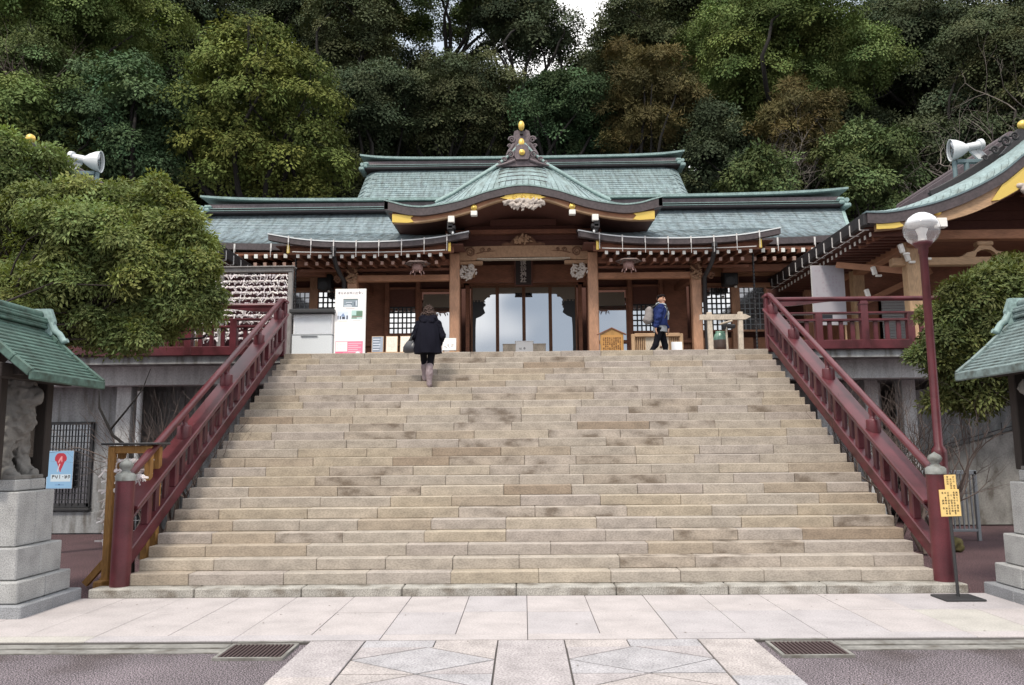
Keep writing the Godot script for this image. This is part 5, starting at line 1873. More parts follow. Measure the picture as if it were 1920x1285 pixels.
# stone guardian on a stepped pedestal beneath a small copper roof
func guardian(s: float):
	var side := "left" if s < 0 else "right"
	var cx := s * 6.10
	var cd := 9.05
	var p := thing("pedestal", "pale granite stepped pedestal at the %s foot of the stairs" % side, "pedestal", v(cx, -0.03, cd), "granite pedestals")
	var tiers := [[0.81, -0.03, 0.13, M.granite_dark, 0.58], [0.71, 0.132, 0.36, M.granite, 0.50], [0.63, 0.362, 0.70, M.granite, 0.42], [0.55, 0.702, 1.29, M.granite, 0.34], [0.47, 1.292, 1.42, M.granite, 0.28]]
	for i in 5:
		var t: Array = tiers[i]
		var hw: float = t[0]
		var nblk: int = 3 if i < 3 else 2
		# every tier is two rows of blocks so that joints show on the front and the flank
		for a in nblk:
			for b in 2:
				var bw := hw * 2 / nblk
				var m := nb()
				var c := Vector3(cx - hw + bw * (a + 0.5), (t[1] + t[2]) * 0.5, -cd + t[4] * (b - 0.5))
				m.box(c, Vector3(bw - 0.005, t[2] - t[1] - 0.004, t[4] - 0.005), 0.012)
				part(p, "granite_block", m, t[3] if rng.randf() < 0.7 else tinted(t[3], Color(0.93, 0.93, 0.94)))
	var bo := Vector3.ZERO
	var g := thing("guardian_statue", "weathered stone guardian lion seated on the %s pedestal" % side, "statue", v(cx, 1.42, cd), "stone guardian lions")
	# seated lion facing the path, front legs straight
	var f := -s      # faces the middle
	var B := []
	B.append([Vector3(-f * 0.30, 0.30, 0), Vector3(f * 0.05, 0.55, 0), 0.24, 0.26])
	B.append([Vector3(f * 0.05, 0.52, 0), Vector3(f * 0.16, 0.80, 0), 0.25, 0.24])
	B.append([Vector3(f * 0.16, 0.72, 0), Vector3(f * 0.24, 0.66, 0), 0.22, 0.20])
	for z in [-1.0, 1.0]:
		B.append([Vector3(f * 0.16, 0.60, z * 0.15), Vector3(f * 0.26, 0.10, z * 0.16), 0.125, 0.078])
		B.append([Vector3(f * 0.27, 0.06, z * 0.16), Vector3(f * 0.38, 0.045, z * 0.17), 0.075, 0.06])
		B.append([Vector3(-f * 0.25, 0.30, z * 0.2), Vector3(f * 0.0, 0.20, z * 0.24), 0.16, 0.11])
		B.append([Vector3(-f * 0.1, 0.06, z * 0.23), Vector3(f * 0.12, 0.05, z * 0.23), 0.075, 0.065])
		B.append([Vector3(f * 0.20, 1.10, z * 0.20), Vector3(f * 0.12, 1.00, z * 0.26), 0.07, 0.05])
	B.append([Vector3(f * 0.16, 0.98, 0), Vector3(f * 0.20, 1.04, 0), 0.22, 0.21])
	B.append([Vector3(f * 0.32, 0.97, 0), Vector3(f * 0.42, 0.93, 0), 0.13, 0.11])
	for k in 22:
		var a := k * 2.4
		var yy := 0.62 + 0.5 * fposmod(k * 0.37, 1.0)
		B.append([Vector3(f * (0.10 - 0.16 * cos(a) * 0.5), yy, 0.22 * sin(a)), Vector3(f * (0.06 + 0.03 * sin(a * 3)), yy - 0.05, 0.25 * sin(a + 0.2)), 0.065, 0.05])
	B.append([Vector3(-f * 0.46, 0.30, 0), Vector3(-f * 0.56, 0.72, 0), 0.10, 0.15])
	part(g, "lion_body", body_mesh(B, 0.018, 0.06, 0.035, 9.0), M.statue)
	var m := nb()
	m.box(v(cx, 1.42 + 0.02, cd), Vector3(0.90, 0.05, 0.52), 0.01)
	part(g, "plinth", m, M.statue)
	# shelter
	var r := thing("statue_shelter", "small dark timber shelter with ridged green copper roof over the %s lion" % side, "shelter", v(cx, 1.42, cd), "copper roofed shelters over the lions")
	for qx in [-1.0, 1.0]:
		for qd in [-0.43, 0.43]:
			m = nb()
			m.box(v(cx + qx * 0.30, 2.02, cd + qd), Vector3(0.13, 1.2, 0.13), 0.01)
			part(r, "post", m, M.wood_old)
		m = nb()
		m.beam(v(cx + qx * 0.42, 2.60, cd - 0.68), v(cx + qx * 0.42, 2.60, cd + 0.68), 0.12, 0.16, 0.01)
		part(r, "wall_plate", m, M.wood_old)
	m = nb()
	for qd in [-0.43, 0.43]:
		m.box(v(cx, 2.62, cd + qd), Vector3(1.1, 0.12, 0.1), 0.01)
		m.box(v(cx, 1.62, cd + qd), Vector3(0.7, 0.08, 0.06), 0.01)
	part(r, "tie_beam", m, M.wood_old)
	for qx in [-1.0, 1.0]:
		var slope := func(u: float, w: float) -> Vector3:
			return v(cx + qx * lerpf(0.83, 0.03, w), 2.56 + 0.70 * (0.85 * w + 0.15 * w * w), lerpf(cd - 0.72, cd + 0.72, u))
		var cm: StandardMaterial3D = M.copper_green if s < 0 else M.copper_white
		for j in 15:
			m = nb(true)
			var t := rng.randf_range(0.85, 1.12)
			m.col = Color(t, t, t)
			var w0 := j / 15.0
			m.sheet(func(u: float, w: float) -> Vector3: return slope.call(u, lerpf(w0, w0 + 0.075, w)) + Vector3(0, 0.020 * (1.0 - w), 0), 6, 1, Vector3(0, -0.016, 0))
			part(r, "copper_course", m, cm)
		m = nb()
		m.sheet(func(u: float, w: float) -> Vector3: return slope.call(u, w) + Vector3(0, -0.02, 0), 4, 3, Vector3(0, -0.05, 0))
		part(r, "roof_board", m, M.wood_old)
		m = nb(true)
		m.beam(v(cx + qx * 0.835, 2.53, cd - 0.74), v(cx + qx * 0.835, 2.53, cd + 0.74), 0.05, 0.10, 0.012)
		for qd in [-0.73, 0.73]:
			var pts := []
			for j in 5:
				pts.append(slope.call(0.5 + qd / 1.46, j / 4.0) + Vector3(0, 0.0, 0))
			for j in 4:
				m.beam(pts[j], pts[j + 1], 0.05, 0.09, 0.01)
		part(r, "copper_edge", m, cm)
	m = nb(true)
	var rm: StandardMaterial3D = M.copper_green if s < 0 else M.copper_white
	for j in 4:
		m.box(v(cx, 3.26 + j * 0.034, cd), Vector3(0.24 - 0.03 * (j % 2), 0.036, 1.40), 0.01)
	m.tube([v(cx, 3.42, cd - 0.70), v(cx, 3.42, cd + 0.70)], 0.055, 10)
	part(r, "ridge", m, rm)
	for qd in [-1.0, 1.0]:
		m = nb()
		m.extrude(PackedVector2Array([Vector2(-0.17, -0.08), Vector2(0.17, -0.08), Vector2(0.19, 0.10), Vector2(0.13, 0.26), Vector2(-0.13, 0.26), Vector2(-0.19, 0.10)]), Transform3D(Basis(), v(cx, 3.24, cd + qd * 0.72)), 0.06)
		for qx in [-1.0, 1.0]:
			m.tube([v(cx + qx * 0.14, 3.32, cd + qd * 0.72), v(cx + qx * 0.19, 3.22, cd + qd * 0.72), v(cx + qx * 0.25, 3.18, cd + qd * 0.72), v(cx + qx * 0.31, 3.08, cd + qd * 0.72), v(cx + qx * 0.36, 3.10, cd + qd * 0.72)], [0.04, 0.045, 0.04, 0.045, 0.03], 8)
		part(r, "ridge_end_ornament", m, M.patina)

func lamp_post():
	var l := thing("globe_lamp", "tall red lamp post with a clear globe behind the right newel post", "street lamp", v(5.40, -0.03, 10.6))
	var m := nb()
	m.lathe(v(5.40, 0, 10.6), [Vector2(0.13, -0.03), Vector2(0.13, 0.05), Vector2(0.095, 0.06), Vector2(0.095, 1.60), Vector2(0.09, 1.65), Vector2(0.055, 1.70), Vector2(0.052, 4.28), Vector2(0.065, 4.29), Vector2(0.065, 4.36), Vector2(0.10, 4.38), Vector2(0.135, 4.44), Vector2(0.0, 4.45)], 20)
	part(l, "post", m, M.red)
	m = nb()
	m.lathe(v(5.40, 4.62, 10.6), [Vector2(0.13, -0.195), Vector2(0.185, -0.145), Vector2(0.222, -0.075), Vector2(0.235, 0.0), Vector2(0.222, 0.075), Vector2(0.185, 0.145), Vector2(0.13, 0.195), Vector2(0.07, 0.224), Vector2(0.0, 0.235)], 28)
	var gm := StandardMaterial3D.new()
	gm.albedo_color = Color(0.95, 0.95, 0.97, 0.16)
	gm.transparency = BaseMaterial3D.TRANSPARENCY_ALPHA
	gm.roughness = 0.03
	gm.metallic_specular = 0.9
	part(l, "globe", m, gm)
	m = nb()
	m.lathe(v(5.40, 4.64, 10.6), [Vector2(0.0, 0.05), Vector2(0.2, 0.045), Vector2(0.195, 0.09), Vector2(0.15, 0.155), Vector2(0.08, 0.20), Vector2(0.0, 0.212)], 24)
	part(l, "reflector", m, M.white_metal)
	m = nb()
	m.lathe(v(5.40, 4.44, 10.6), [Vector2(0.06, 0.0), Vector2(0.05, 0.10), Vector2(0.08, 0.18), Vector2(0.0, 0.22)], 16)
	part(l, "bulb", m, M.white)

func sign_stand():
	var t := thing("notice_stand", "two yellow notice boards on a black pole beside the right pedestal", "sign", v(4.80, 0, 9.30))
	var m := nb()
	m.tube([v(4.82, 0.0, 9.30), v(4.80, 0.95, 9.30)], 0.018, 10)
	part(t, "pole", m, M.iron)
	m = nb()
	m.box(v(4.80, 0.012, 9.27), Vector3(0.44, 0.02, 0.36), 0.005)
	part(t, "base_plate", m, M.iron)
	var yel := Color(0.90, 0.77, 0.50)
	var im := image(128, 150, yel)
	writing(im, Rect2(8, 10, 112, 132), 6, 9, Color(0.25, 0.2, 0.1), 2, 4)
	m = nb()
	m.box(v(4.795, 1.055, 9.27), Vector3(0.225, 0.30, 0.012), 0.002, Basis(Vector3.BACK, 0.02))
	var bd := part(t, "lower_board", m, mat(Color(0.80, 0.56, 0.20), 0.6))
	part(bd, "print", face(0.22, 0.295), print_mat(im), v(4.795, 1.055, 9.262) - t.position, Basis(Vector3.BACK, 0.02))
	im = image(72, 120, yel)
	writing(im, Rect2(6, 6, 60, 108), 3, 7, Color(0.35, 0.28, 0.15), 2, 9)
	m = nb()
	m.box(v(4.825, 1.27, 9.285), Vector3(0.13, 0.20, 0.012), 0.002, Basis(Vector3.BACK, 0.02))
	bd = part(t, "upper_board", m, mat(Color(0.80, 0.56, 0.20), 0.6))
	part(bd, "print", face(0.125, 0.195), print_mat(im), v(4.825, 1.27, 9.277) - t.position, Basis(Vector3.BACK, 0.02))

func board(n: String, label: String, cat: String, at: Vector3, w: float, h: float, im: Image, bm: Material, tilt := 0.0, legs := true, group := "") -> Node3D:
	var t := thing(n, label, cat, Vector3(at.x, FLOOR, at.z), group)
	var m := MB.new()
	m.box(Vector3.ZERO, Vector3(w, h, 0.03), 0.006)
	var bs := Basis(Vector3.RIGHT, tilt)
	var b := part(t, "board", m, bm, at - t.position, bs)
	part(b, "print", face(w - 0.03, h - 0.03), print_mat(im), Vector3(0, 0, 0.0165))
	if legs and at.y - h * 0.5 > FLOOR + 0.05:
		m = nb()
		for s in [-1.0, 1.0]:
			m.box(Vector3(at.x + s * (w * 0.5 - 0.03), (FLOOR + at.y) * 0.5 - h * 0.1, at.z - 0.03), Vector3(0.035, at.y - FLOOR + h * 0.2, 0.035))
		part(t, "legs", m, M.wood_pale)
	return t

func terrace_things():
	# white cabinet with a sloping glazed lid and black top
	var t := thing("display_cabinet", "white display cabinet with glazed upper half and black top at the stair head", "cabinet", v(-4.6, FLOOR, 17.2))
	var m := nb()
	m.box(v(-4.60, FLOOR + 0.27, 17.2), Vector3(0.88, 0.54, 0.5), 0.015)
	part(t, "body", m, M.white_metal)
	m = nb()
	m.box(v(-4.60, FLOOR + 0.78, 17.22), Vector3(0.86, 0.46, 0.42), 0.01)
	part(t, "case", m, M.paper)
	m = nb()
	m.box(v(-4.60, FLOOR + 0.78, 16.985), Vector3(0.82, 0.42, 0.012))
	var gm := StandardMaterial3D.new()
	gm.albedo_color = Color(0.9, 0.93, 0.96, 0.25)
	gm.transparency = BaseMaterial3D.TRANSPARENCY_ALPHA
	gm.roughness = 0.03
	part(t, "pane", m, gm)
	m = nb()
	m.box(v(-4.60, FLOOR + 0.545, 16.98), Vector3(0.90, 0.025, 0.06), 0.005)
	m.box(v(-4.66, FLOOR + 0.515, 16.94), Vector3(0.36, 0.018, 0.03), 0.004)
	part(t, "handle_rail", m, M.grey_metal)
	m = nb()
	m.box(v(-4.60, FLOOR + 1.045, 17.18), Vector3(0.98, 0.08, 0.62), 0.01, Basis(Vector3.RIGHT, -0.06))
	part(t, "top", m, M.iron)

	# big poster
	var im := image(340, 760, Color(0.97, 0.96, 0.96))
	var ti := 0
	for k in ["kou", "se", "no", "naga", "saki", "san", "sha", "mai", "ri"]:
		glyph(im, k, Vector2(26 + ti * 33, 26), 28, 3, Color(0.36, 0.32, 0.36))
		ti += 1
	im.fill_rect(Rect2i(120, 82, 110, 5), Color(0.72, 0.72, 0.74))
	im.fill_rect(Rect2i(88, 104, 168, 92), Color(0.55, 0.60, 0.64))
	im.fill_rect(Rect2i(88, 104, 168, 10), Color(0.40, 0.46, 0.44))
	for q in [[118, 140, 70, 8], [128, 164, 46, 8], [98, 176, 90, 14], [230, 124, 14, 56]]:
		im.fill_rect(Rect2i(q[0], q[1], q[2], q[3]), Color(0.82, 0.85, 0.89))
	for q in [[130, 152, 60, 10], [210, 140, 16, 40]]:
		im.fill_rect(Rect2i(q[0], q[1], q[2], q[3]), Color(0.42, 0.47, 0.52))
	im.fill_rect(Rect2i(120, 208, 100, 5), Color(0.66, 0.62, 0.64))
	im.fill_rect(Rect2i(26, 240, 128, 92), Color(0.86, 0.90, 0.96))
	for k in 12:
		im.fill_rect(Rect2i(86 - k * 2, 262 + k * 3, 6 + k * 4, 3), Color(0.52, 0.60, 0.74))
	for q in [[28, 290, 10, 40], [52, 294, 14, 36], [78, 300, 34, 28], [128, 288, 16, 42]]:
		im.fill_rect(Rect2i(q[0], q[1], q[2], q[3]), Color(0.26, 0.28, 0.34))
	im.fill_rect(Rect2i(184, 232, 128, 96), Color(0.72, 0.84, 0.82))
	for q in [[240, 240, 72, 50], [190, 286, 120, 14], [186, 310, 60, 12]]:
		im.fill_rect(Rect2i(q[0], q[1], q[2], q[3]), Color(0.42, 0.54, 0.46))
	im.fill_rect(Rect2i(190, 300, 120, 8), Color(0.62, 0.50, 0.50))
	im.fill_rect(Rect2i(40, 346, 100, 5), Color(0.76, 0.74, 0.66))
	im.fill_rect(Rect2i(200, 344, 90, 5), Color(0.7, 0.72, 0.72))
	im.fill_rect(Rect2i(10, 570, 312, 180), Color(0.93, 0.52, 0.62))
	im.fill_rect(Rect2i(14, 576, 132, 104), Color(0.98, 0.95, 0.93))
	for q in 6:
		glyph(im, "dot", Vector2(24 + (q % 3) * 38, 596 + int(q / 3.0) * 38), 22, 3, Color(0.70, 0.66, 0.62))
	im.fill_rect(Rect2i(14, 690, 84, 58), Color(0.90, 0.38, 0.52))
	for k in 5:
		im.fill_rect(Rect2i(156, 590 + k * 22, 150 - (k * 37) % 70, 5), Color(0.98, 0.86, 0.90))
	for y in range(-30, 31):
		var wd := int(sqrt(900.0 - y * y))
		im.fill_rect(Rect2i(266 - wd, 712 + y, wd * 2, 1), Color(0.97, 0.96, 0.96))
	board("poster_board", "tall white poster board with photographs and a pink foot at the stair head", "poster board", v(-3.79, FLOOR + 0.78, 17.0), 0.68, 1.56, im, M.white, -0.03, false)

	# small notices on a low timber trestle left of the doors
	var tr := thing("timber_trestle", "low pale timber trestle carrying the small notices left of the doors", "trestle", v(-2.9, FLOOR, 19.6))
	m = nb()
	m.box(v(-2.75, FLOOR + 0.42, 19.6), Vector3(2.3, 0.07, 0.3), 0.01)
	part(tr, "top_board", m, M.wood_pale_h)
	for x in [-3.8, -3.0, -2.2, -1.7]:
		m = nb()
		m.box(v(x, FLOOR + 0.19, 19.6), Vector3(0.08, 0.40, 0.26), 0.01)
		part(tr, "leg", m, M.wood_pale)
	var labels := ["small dark lined notice beside the tall poster board", "cream framed notice second from the tall poster board", "cream framed notice next to the woman's bag"]
	for i in 3:
		im = image(96, 130, [Color(0.62, 0.66, 0.72), Color(0.95, 0.90, 0.84), Color(0.95, 0.91, 0.86)][i])
		if i == 0:
			for k in 11:
				im.fill_rect(Rect2i(8, 8 + k * 11, 70 - (k * 13) % 20, 5), Color(0.32, 0.36, 0.44) if k % 2 == 0 else Color(0.88, 0.9, 0.93))
		else:
			writing(im, Rect2(14, 14, 68, 100), 5, 8, Color(0.80, 0.75, 0.72), 1, 30 + i)
		board("small_notice", labels[i], "notice", v(-3.66 + i * 0.355, FLOOR + 0.665, 19.58), 0.30, 0.42, im, M.wood_pale, -0.1, false, "small notices on the trestle")
	im = image(120, 110, Color(0.95, 0.94, 0.93))
	writing(im, Rect2(16, 56, 86, 40), 8, 3, Color(0.5, 0.5, 0.5), 2, 41, 0.4)
	board("white_notice", "white notice on a timber stand in front of the left inner pillar", "notice", v(-1.93, FLOOR + 0.73, 20.2), 0.36, 0.33, im, M.white, -0.15)

	# boxes before the centre doors
	var bx := [[0.0, 0.50, 0.21, M.paper, "white box with small marks in the middle before the centre doors"], [-0.42, 0.36, 0.13, M.wood_white, "low pale box left of the white box at the doors"], [0.42, 0.36, 0.13, M.wood_white, "low pale box right of the white box at the doors"]]
	for q in bx:
		t = thing("offering_box", q[4], "box", v(q[0], FLOOR + 0.04, 22.2))
		m = nb()
		m.box(v(q[0], FLOOR + 0.44 + q[2] * 0.5, 22.2), Vector3(q[1], 0.76 + q[2], 0.3), 0.012)
		part(t, "body", m, q[3])
		m = nb()
		m.box(v(q[0], FLOOR + 0.83 + q[2], 22.2), Vector3(q[1] + 0.02, 0.02, 0.32), 0.005)
		part(t, "lid", m, q[3])
		if q[0] == 0.0:
			im = image(120, 60, Color(0.96, 0.95, 0.95))
			glyph(im, "se", Vector2(22, 22), 18, 2, Color(0.4, 0.4, 0.4))
			glyph(im, "kou", Vector2(52, 22), 18, 2, Color(0.4, 0.4, 0.4))
			part(t, "print", face(0.46, 0.23), print_mat(im), v(q[0], FLOOR + 0.84, 22.047) - t.position)

	# gabled timber notice board
	t = thing("timber_notice_board", "brown timber notice board with gabled top and brush writing beside the right inner pillar", "notice board", v(2.17, FLOOR, 19.6))
	m = nb()
	m.extrude(PackedVector2Array([Vector2(-0.29, 0.12), Vector2(0.29, 0.12), Vector2(0.29, 0.86), Vector2(0, 1.0), Vector2(-0.29, 0.86)]), Transform3D(Basis(), v(2.17, FLOOR, 19.6)), 0.04)
	var wb := mat(Color(0.58, 0.315, 0.10), 0.7, "grain", Vector3(4, 0.35, 4), "blotch", Vector3.ONE * 0.6)
	var bd := part(t, "board", m, wb)
	m = nb()
	for s in [-1.0, 1.0]:
		m.beam(v(2.17, FLOOR + 1.02, 19.6), v(2.17 + s * 0.36, FLOOR + 0.85, 19.6), 0.09, 0.025)
		m.box(v(2.17 + s * 0.26, FLOOR + 0.08, 19.62), Vector3(0.05, 0.2, 0.05))
	part(t, "gable_strip", m, M.wood_dark)
	im = image(150, 180, Color(0.73, 0.54, 0.30))
	writing(im, Rect2(8, 14, 134, 160), 9, 12, Color(0.30, 0.18, 0.08), 2, 77, 0.05)
	part(bd, "print", face(0.52, 0.68), print_mat(im), v(2.17, FLOOR + 0.50, 19.575) - t.position)

	# slatted offering chest
	t = thing("offering_chest", "pale timber slatted offering chest with round marks behind the walking man", "offering chest", v(3.32, FLOOR, 19.9))
	for s in [-1.0, 1.0]:
		m = nb()
		m.box(v(3.32 + s * 0.60, FLOOR + 0.44, 19.75), Vector3(0.09, 0.88, 0.09), 0.012)
		part(t, "post", m, M.wood_pale)
	m = nb()
	m.box(v(3.32, FLOOR + 0.85, 19.75), Vector3(1.14, 0.09, 0.12), 0.012)
	m.box(v(3.32, FLOOR + 0.16, 19.76), Vector3(1.14, 0.09, 0.08), 0.012)
	part(t, "rail", m, M.wood_pale_h)
	m = nb()
	m.box(v(3.32, FLOOR + 0.42, 20.1), Vector3(1.1, 0.80, 0.55), 0.01)
	part(t, "chest", m, M.wood_dark)
	var sl := MB.new()
	sl.box(Vector3.ZERO, Vector3(0.026, 0.64, 0.03), 0.004)
	var slm := sl.mesh()
	for i in 24:
		if absf(i - 11.5) > 6.2:
			part(t, "slat", slm, M.wood_pale, v(3.32 - 0.53 + i * 0.046, FLOOR + 0.50, 19.77) - t.position)
	m = nb()
	m.box(v(3.32, FLOOR + 0.50, 19.77), Vector3(0.58, 0.64, 0.03), 0.006)
	var cp := part(t, "crest_panel", m, M.wood_white)
	m = nb()
	for q in [[0.0, 0.11], [-0.09, 0.03], [0.09, 0.03], [-0.06, -0.09], [0.06, -0.09]]:
		m.lathe(v(3.32 + q[0], FLOOR + 0.52 + q[1], 19.752), [Vector2(0, 0.012), Vector2(0.03, 0.01), Vector2(0.032, -0.01)], 12, Basis(Vector3.RIGHT, PI / 2))
	part(cp, "crest_mark", m, M.carving_dark)
	im = image(90, 100, Color(0.96, 0.96, 0.97))
	writing(im, Rect2(10, 62, 70, 26), 6, 2, Color(0.6, 0.6, 0.62), 2, 51, 0.5)
	board("white_sign", "small white sign leaning before the slatted offering chest", "sign", v(3.72, FLOOR + 0.42, 19.3), 0.27, 0.40, im, M.white, -0.12)

	# timber rack with a pointed cross rail and the glazed jar
	t = thing("timber_rack", "weathered pale timber rack with pointed cross rail at the right stair head", "rack", v(4.58, FLOOR, 18.0))
	for s in [-1.0, 1.0]:
		m = nb()
		m.box(v(4.58 + s * 0.345, FLOOR + 0.56, 18.0), Vector3(0.11, 1.12, 0.10), 0.012, Basis(Vector3.BACK, -s * 0.015))
		part(t, "post", m, M.wood_white)
	m = nb()
	m.extrude(PackedVector2Array([Vector2(-0.56, -0.06), Vector2(0.48, -0.06), Vector2(0.60, 0.0), Vector2(0.48, 0.06), Vector2(-0.56, 0.06)]), Transform3D(Basis(), v(4.56, FLOOR + 1.0, 17.97)), 0.07)
	part(t, "cross_rail", m, M.wood_white)
	t = thing("glazed_jar", "round jar with green glazed shoulder under the pale timber rack", "jar", v(4.56, FLOOR, 18.4))
	m = nb()
	m.lathe(v(4.56, FLOOR + 0.28, 18.4), [Vector2(0.0, 0.0), Vector2(0.10, 0.0), Vector2(0.16, 0.10), Vector2(0.175, 0.22), Vector2(0.17, 0.245)], 24)
	part(t, "lower_bowl", m, mat(Color(0.14, 0.10, 0.085), 0.35, "blotch", Vector3.ONE * 2))
	m = nb()
	m.lathe(v(4.56, FLOOR + 0.28, 18.4), [Vector2(0.17, 0.245), Vector2(0.165, 0.28), Vector2(0.13, 0.38), Vector2(0.10, 0.42), Vector2(0.11, 0.45), Vector2(0.0, 0.45)], 24)
	part(t, "glazed_shoulder", m, mat(Color(0.20, 0.36, 0.28), 0.25, "blotch", Vector3.ONE * 2))
	m = nb()
	m.box(v(4.56, FLOOR + 0.14, 18.4), Vector3(0.36, 0.28, 0.36), 0.02)
	part(t, "stand", m, M.wood_dark)
	t = thing("bamboo_spout", "thin pale bamboo spout standing before the green glazed jar", "water spout", v(4.66, FLOOR, 18.15))
	m = nb()
	m.tube([v(4.66, FLOOR, 18.15), v(4.64, FLOOR + 0.80, 18.15)], 0.025, 8)
	m.tube([v(4.50, FLOOR + 0.86, 18.15), v(4.80, FLOOR + 0.95, 18.2)], 0.025, 8)
	part(t, "spout", m, M.wood_white)
	m = nb()
	m.box(v(4.60, FLOOR + 0.80, 18.17), Vector3(0.12, 0.12, 0.1), 0.03)
	m.box(v(4.74, FLOOR + 0.82, 18.2), Vector3(0.26, 0.10, 0.1), 0.03)
	part(t, "dark_joint", m, M.black_copper)

	# hanging lanterns, the second a copy
	var lan := thing("hanging_lantern", "small bronze roofed lantern hanging left of the entrance", "lantern", v(-2.74, 6.2, 20.0), "hanging lanterns under the canopies")
	m = nb()
	m.lathe(v(-2.74, 6.20, 20.0), [Vector2(0.34, 0.235), Vector2(0.33, 0.262), Vector2(0.12, 0.31), Vector2(0.05, 0.36), Vector2(0.02, 0.40), Vector2(0.0, 0.42)], 6)
	m.box(v(-2.74, 6.445, 20.0), Vector3(0.36, 0.015, 0.36))
	part(lan, "roof", m, mat(Color(0.20, 0.15, 0.14), 0.6))
	m = nb()
	m.lathe(v(-2.74, 6.20, 20.0), [Vector2(0.0, 0.06), Vector2(0.14, 0.06), Vector2(0.14, 0.24), Vector2(0.0, 0.24)], 6)
	part(lan, "body", m, mat(Color(0.36, 0.22, 0.20), 0.6))
	m = nb()
	for k in 6:
		var a := TAU * k / 6
		m.tube([v(-2.74 + cos(a) * 0.15, 6.25, 20.0 + sin(a) * 0.15), v(-2.74 + cos(a) * 0.18, 6.17, 20.0 + sin(a) * 0.18)], 0.016, 5)
	part(lan, "foot", m, mat(Color(0.36, 0.22, 0.20), 0.6))
	m = nb()
	m.tube([v(-2.74, 6.60, 20.0), v(-2.74, 6.9, 20.0)], 0.008, 5)
	part(lan, "chain", m, M.iron)
	clone(lan, v(2.70, 6.2, 20.0), "small bronze roofed lantern hanging right of the entrance", "hanging lanterns under the canopies")

	# name plaque
	t = thing("name_plaque", "dark name plaque with brush characters hanging above the centre doors", "plaque", v(0, 6.36, 22.2))
	var bs := Basis(Vector3.RIGHT, 0.18)
	m = MB.new()
	m.box(Vector3.ZERO, Vector3(0.50, 0.80, 0.05), 0.02)
	bd = part(t, "board", m, mat(Color(0.035, 0.02, 0.016), 0.6), Vector3(0, 0.36, 0), bs)
	im = image(110, 190, Color(0.15, 0.10, 0.095))
	var gy := 12.0
	for k in ["su", "hou", "jin", "sha"]:
		glyph(im, k, Vector2(34, gy), 38, 6, Color(0.66, 0.62, 0.60))
		gy += 42
	part(bd, "lettering", face(0.42, 0.73), print_mat(im), Vector3(0, 0, 0.027))
	m = MB.new()
	for s in [-1.0, 1.0]:
		m.box(Vector3(s * 0.24, 0, 0.02), Vector3(0.04, 0.84, 0.05), 0.01)
		m.box(Vector3(0, s * 0.41, 0.02), Vector3(0.54, 0.04, 0.05), 0.01)
	part(bd, "frame", m, M.wood_deep)

	# loudspeakers and rain chains
	var sp := thing("loudspeaker", "black loudspeaker under the main eave left of the porch", "loudspeaker", v(-5.75, 6.5, 22.6), "loudspeakers under the eaves")
	m = nb()
	m.box(v(-5.75, 6.52, 22.6), Vector3(0.42, 0.46, 0.36), 0.03)
	part(sp, "cabinet", m, M.black)
	m = nb()
	m.lathe(v(-5.78, 6.42, 22.415), [Vector2(0, 0.02), Vector2(0.10, 0.0), Vector2(0.14, 0.012), Vector2(0.15, -0.01)], 16, Basis(Vector3.RIGHT, PI / 2))
	part(sp, "cone", m, M.iron)
	m = nb()
	m.box(v(-5.62, 6.24, 22.45), Vector3(0.07, 0.06, 0.08), 0.015)
	part(sp, "small_lamp", m, M.white)
	clone(sp, v(5.95, 6.5, 22.6), "black loudspeaker under the main eave right of the porch", "loudspeakers under the eaves")
	for s in [-1.0, 1.0]:
		t = thing("rain_chain", "dark iron rain chain hanging at the %s end of the porch" % ("left" if s < 0 else "right"), "rain chain", v(s * 6.0, FLOOR, 20.4), "rain chains of the porch")
		m = nb()
		for k in 34:
			m.lathe(v(s * 6.0, FLOOR + 0.05 + k * 0.089, 20.4), [Vector2(0.018, 0.0), Vector2(0.036, 0.045), Vector2(0.02, 0.085)], 8)
		part(t, "links", m, M.black_copper)

	# white information panel beside the right side hall
	im = image(160, 280, Color(0.66, 0.65, 0.68))
	writing(im, Rect2(14, 16, 132, 170), 8, 12, Color(0.62, 0.58, 0.62), 1, 90, 0.4)
	im.fill_rect(Rect2i(40, 232, 52, 20), Color(0.12, 0.14, 0.18))
	board("information_panel", "large pale information panel under the eave of the right side hall", "information panel", v(7.52, FLOOR + 1.75, 19.4), 0.82, 1.5, im, M.plaster)

# racks of paper fortunes
func strips(m: MB, x0: float, x1: float, y: float, d: float, n: int, q: RandomNumberGenerator, side := false):
	for i in n:
		var x := lerpf(x0, x1, (i + q.randf()) / n)
		var a := q.randf_range(-1.2, 1.2)
		var ln := q.randf_range(0.05, 0.13)
		var w := q.randf_range(0.016, 0.028)
		var z := d + q.randf_range(-0.03, 0.03)
		var t := q.randf_range(0.85, 1.0)
		m.col = Color(t, t * q.randf_range(0.94, 1.0), t * q.randf_range(0.93, 1.0))
		var c := v(d + q.randf_range(-0.03, 0.03), y, x) if side else v(x, y, z)
		# knot and two tails
		m.box(c, Vector3(w * 1.5, w * 1.6, w * 1.2), 0.0, Basis(Vector3.BACK, a))
		for s in [-1.0, 1.0]:
			var b: float = a * 0.6 + s * q.randf_range(0.5, 1.3)
			var dir := Vector3(sin(b), -cos(b) * q.randf_range(0.2, 1.0), q.randf_range(-0.4, 0.4)).normalized()
			m.box(c + dir * ln * 0.5, Vector3(w, ln, 0.003), 0.0, Basis(Vector3.BACK, atan2(dir.x, -dir.y) + 0.0) * Basis(Vector3.UP, q.randf_range(-0.7, 0.7)))

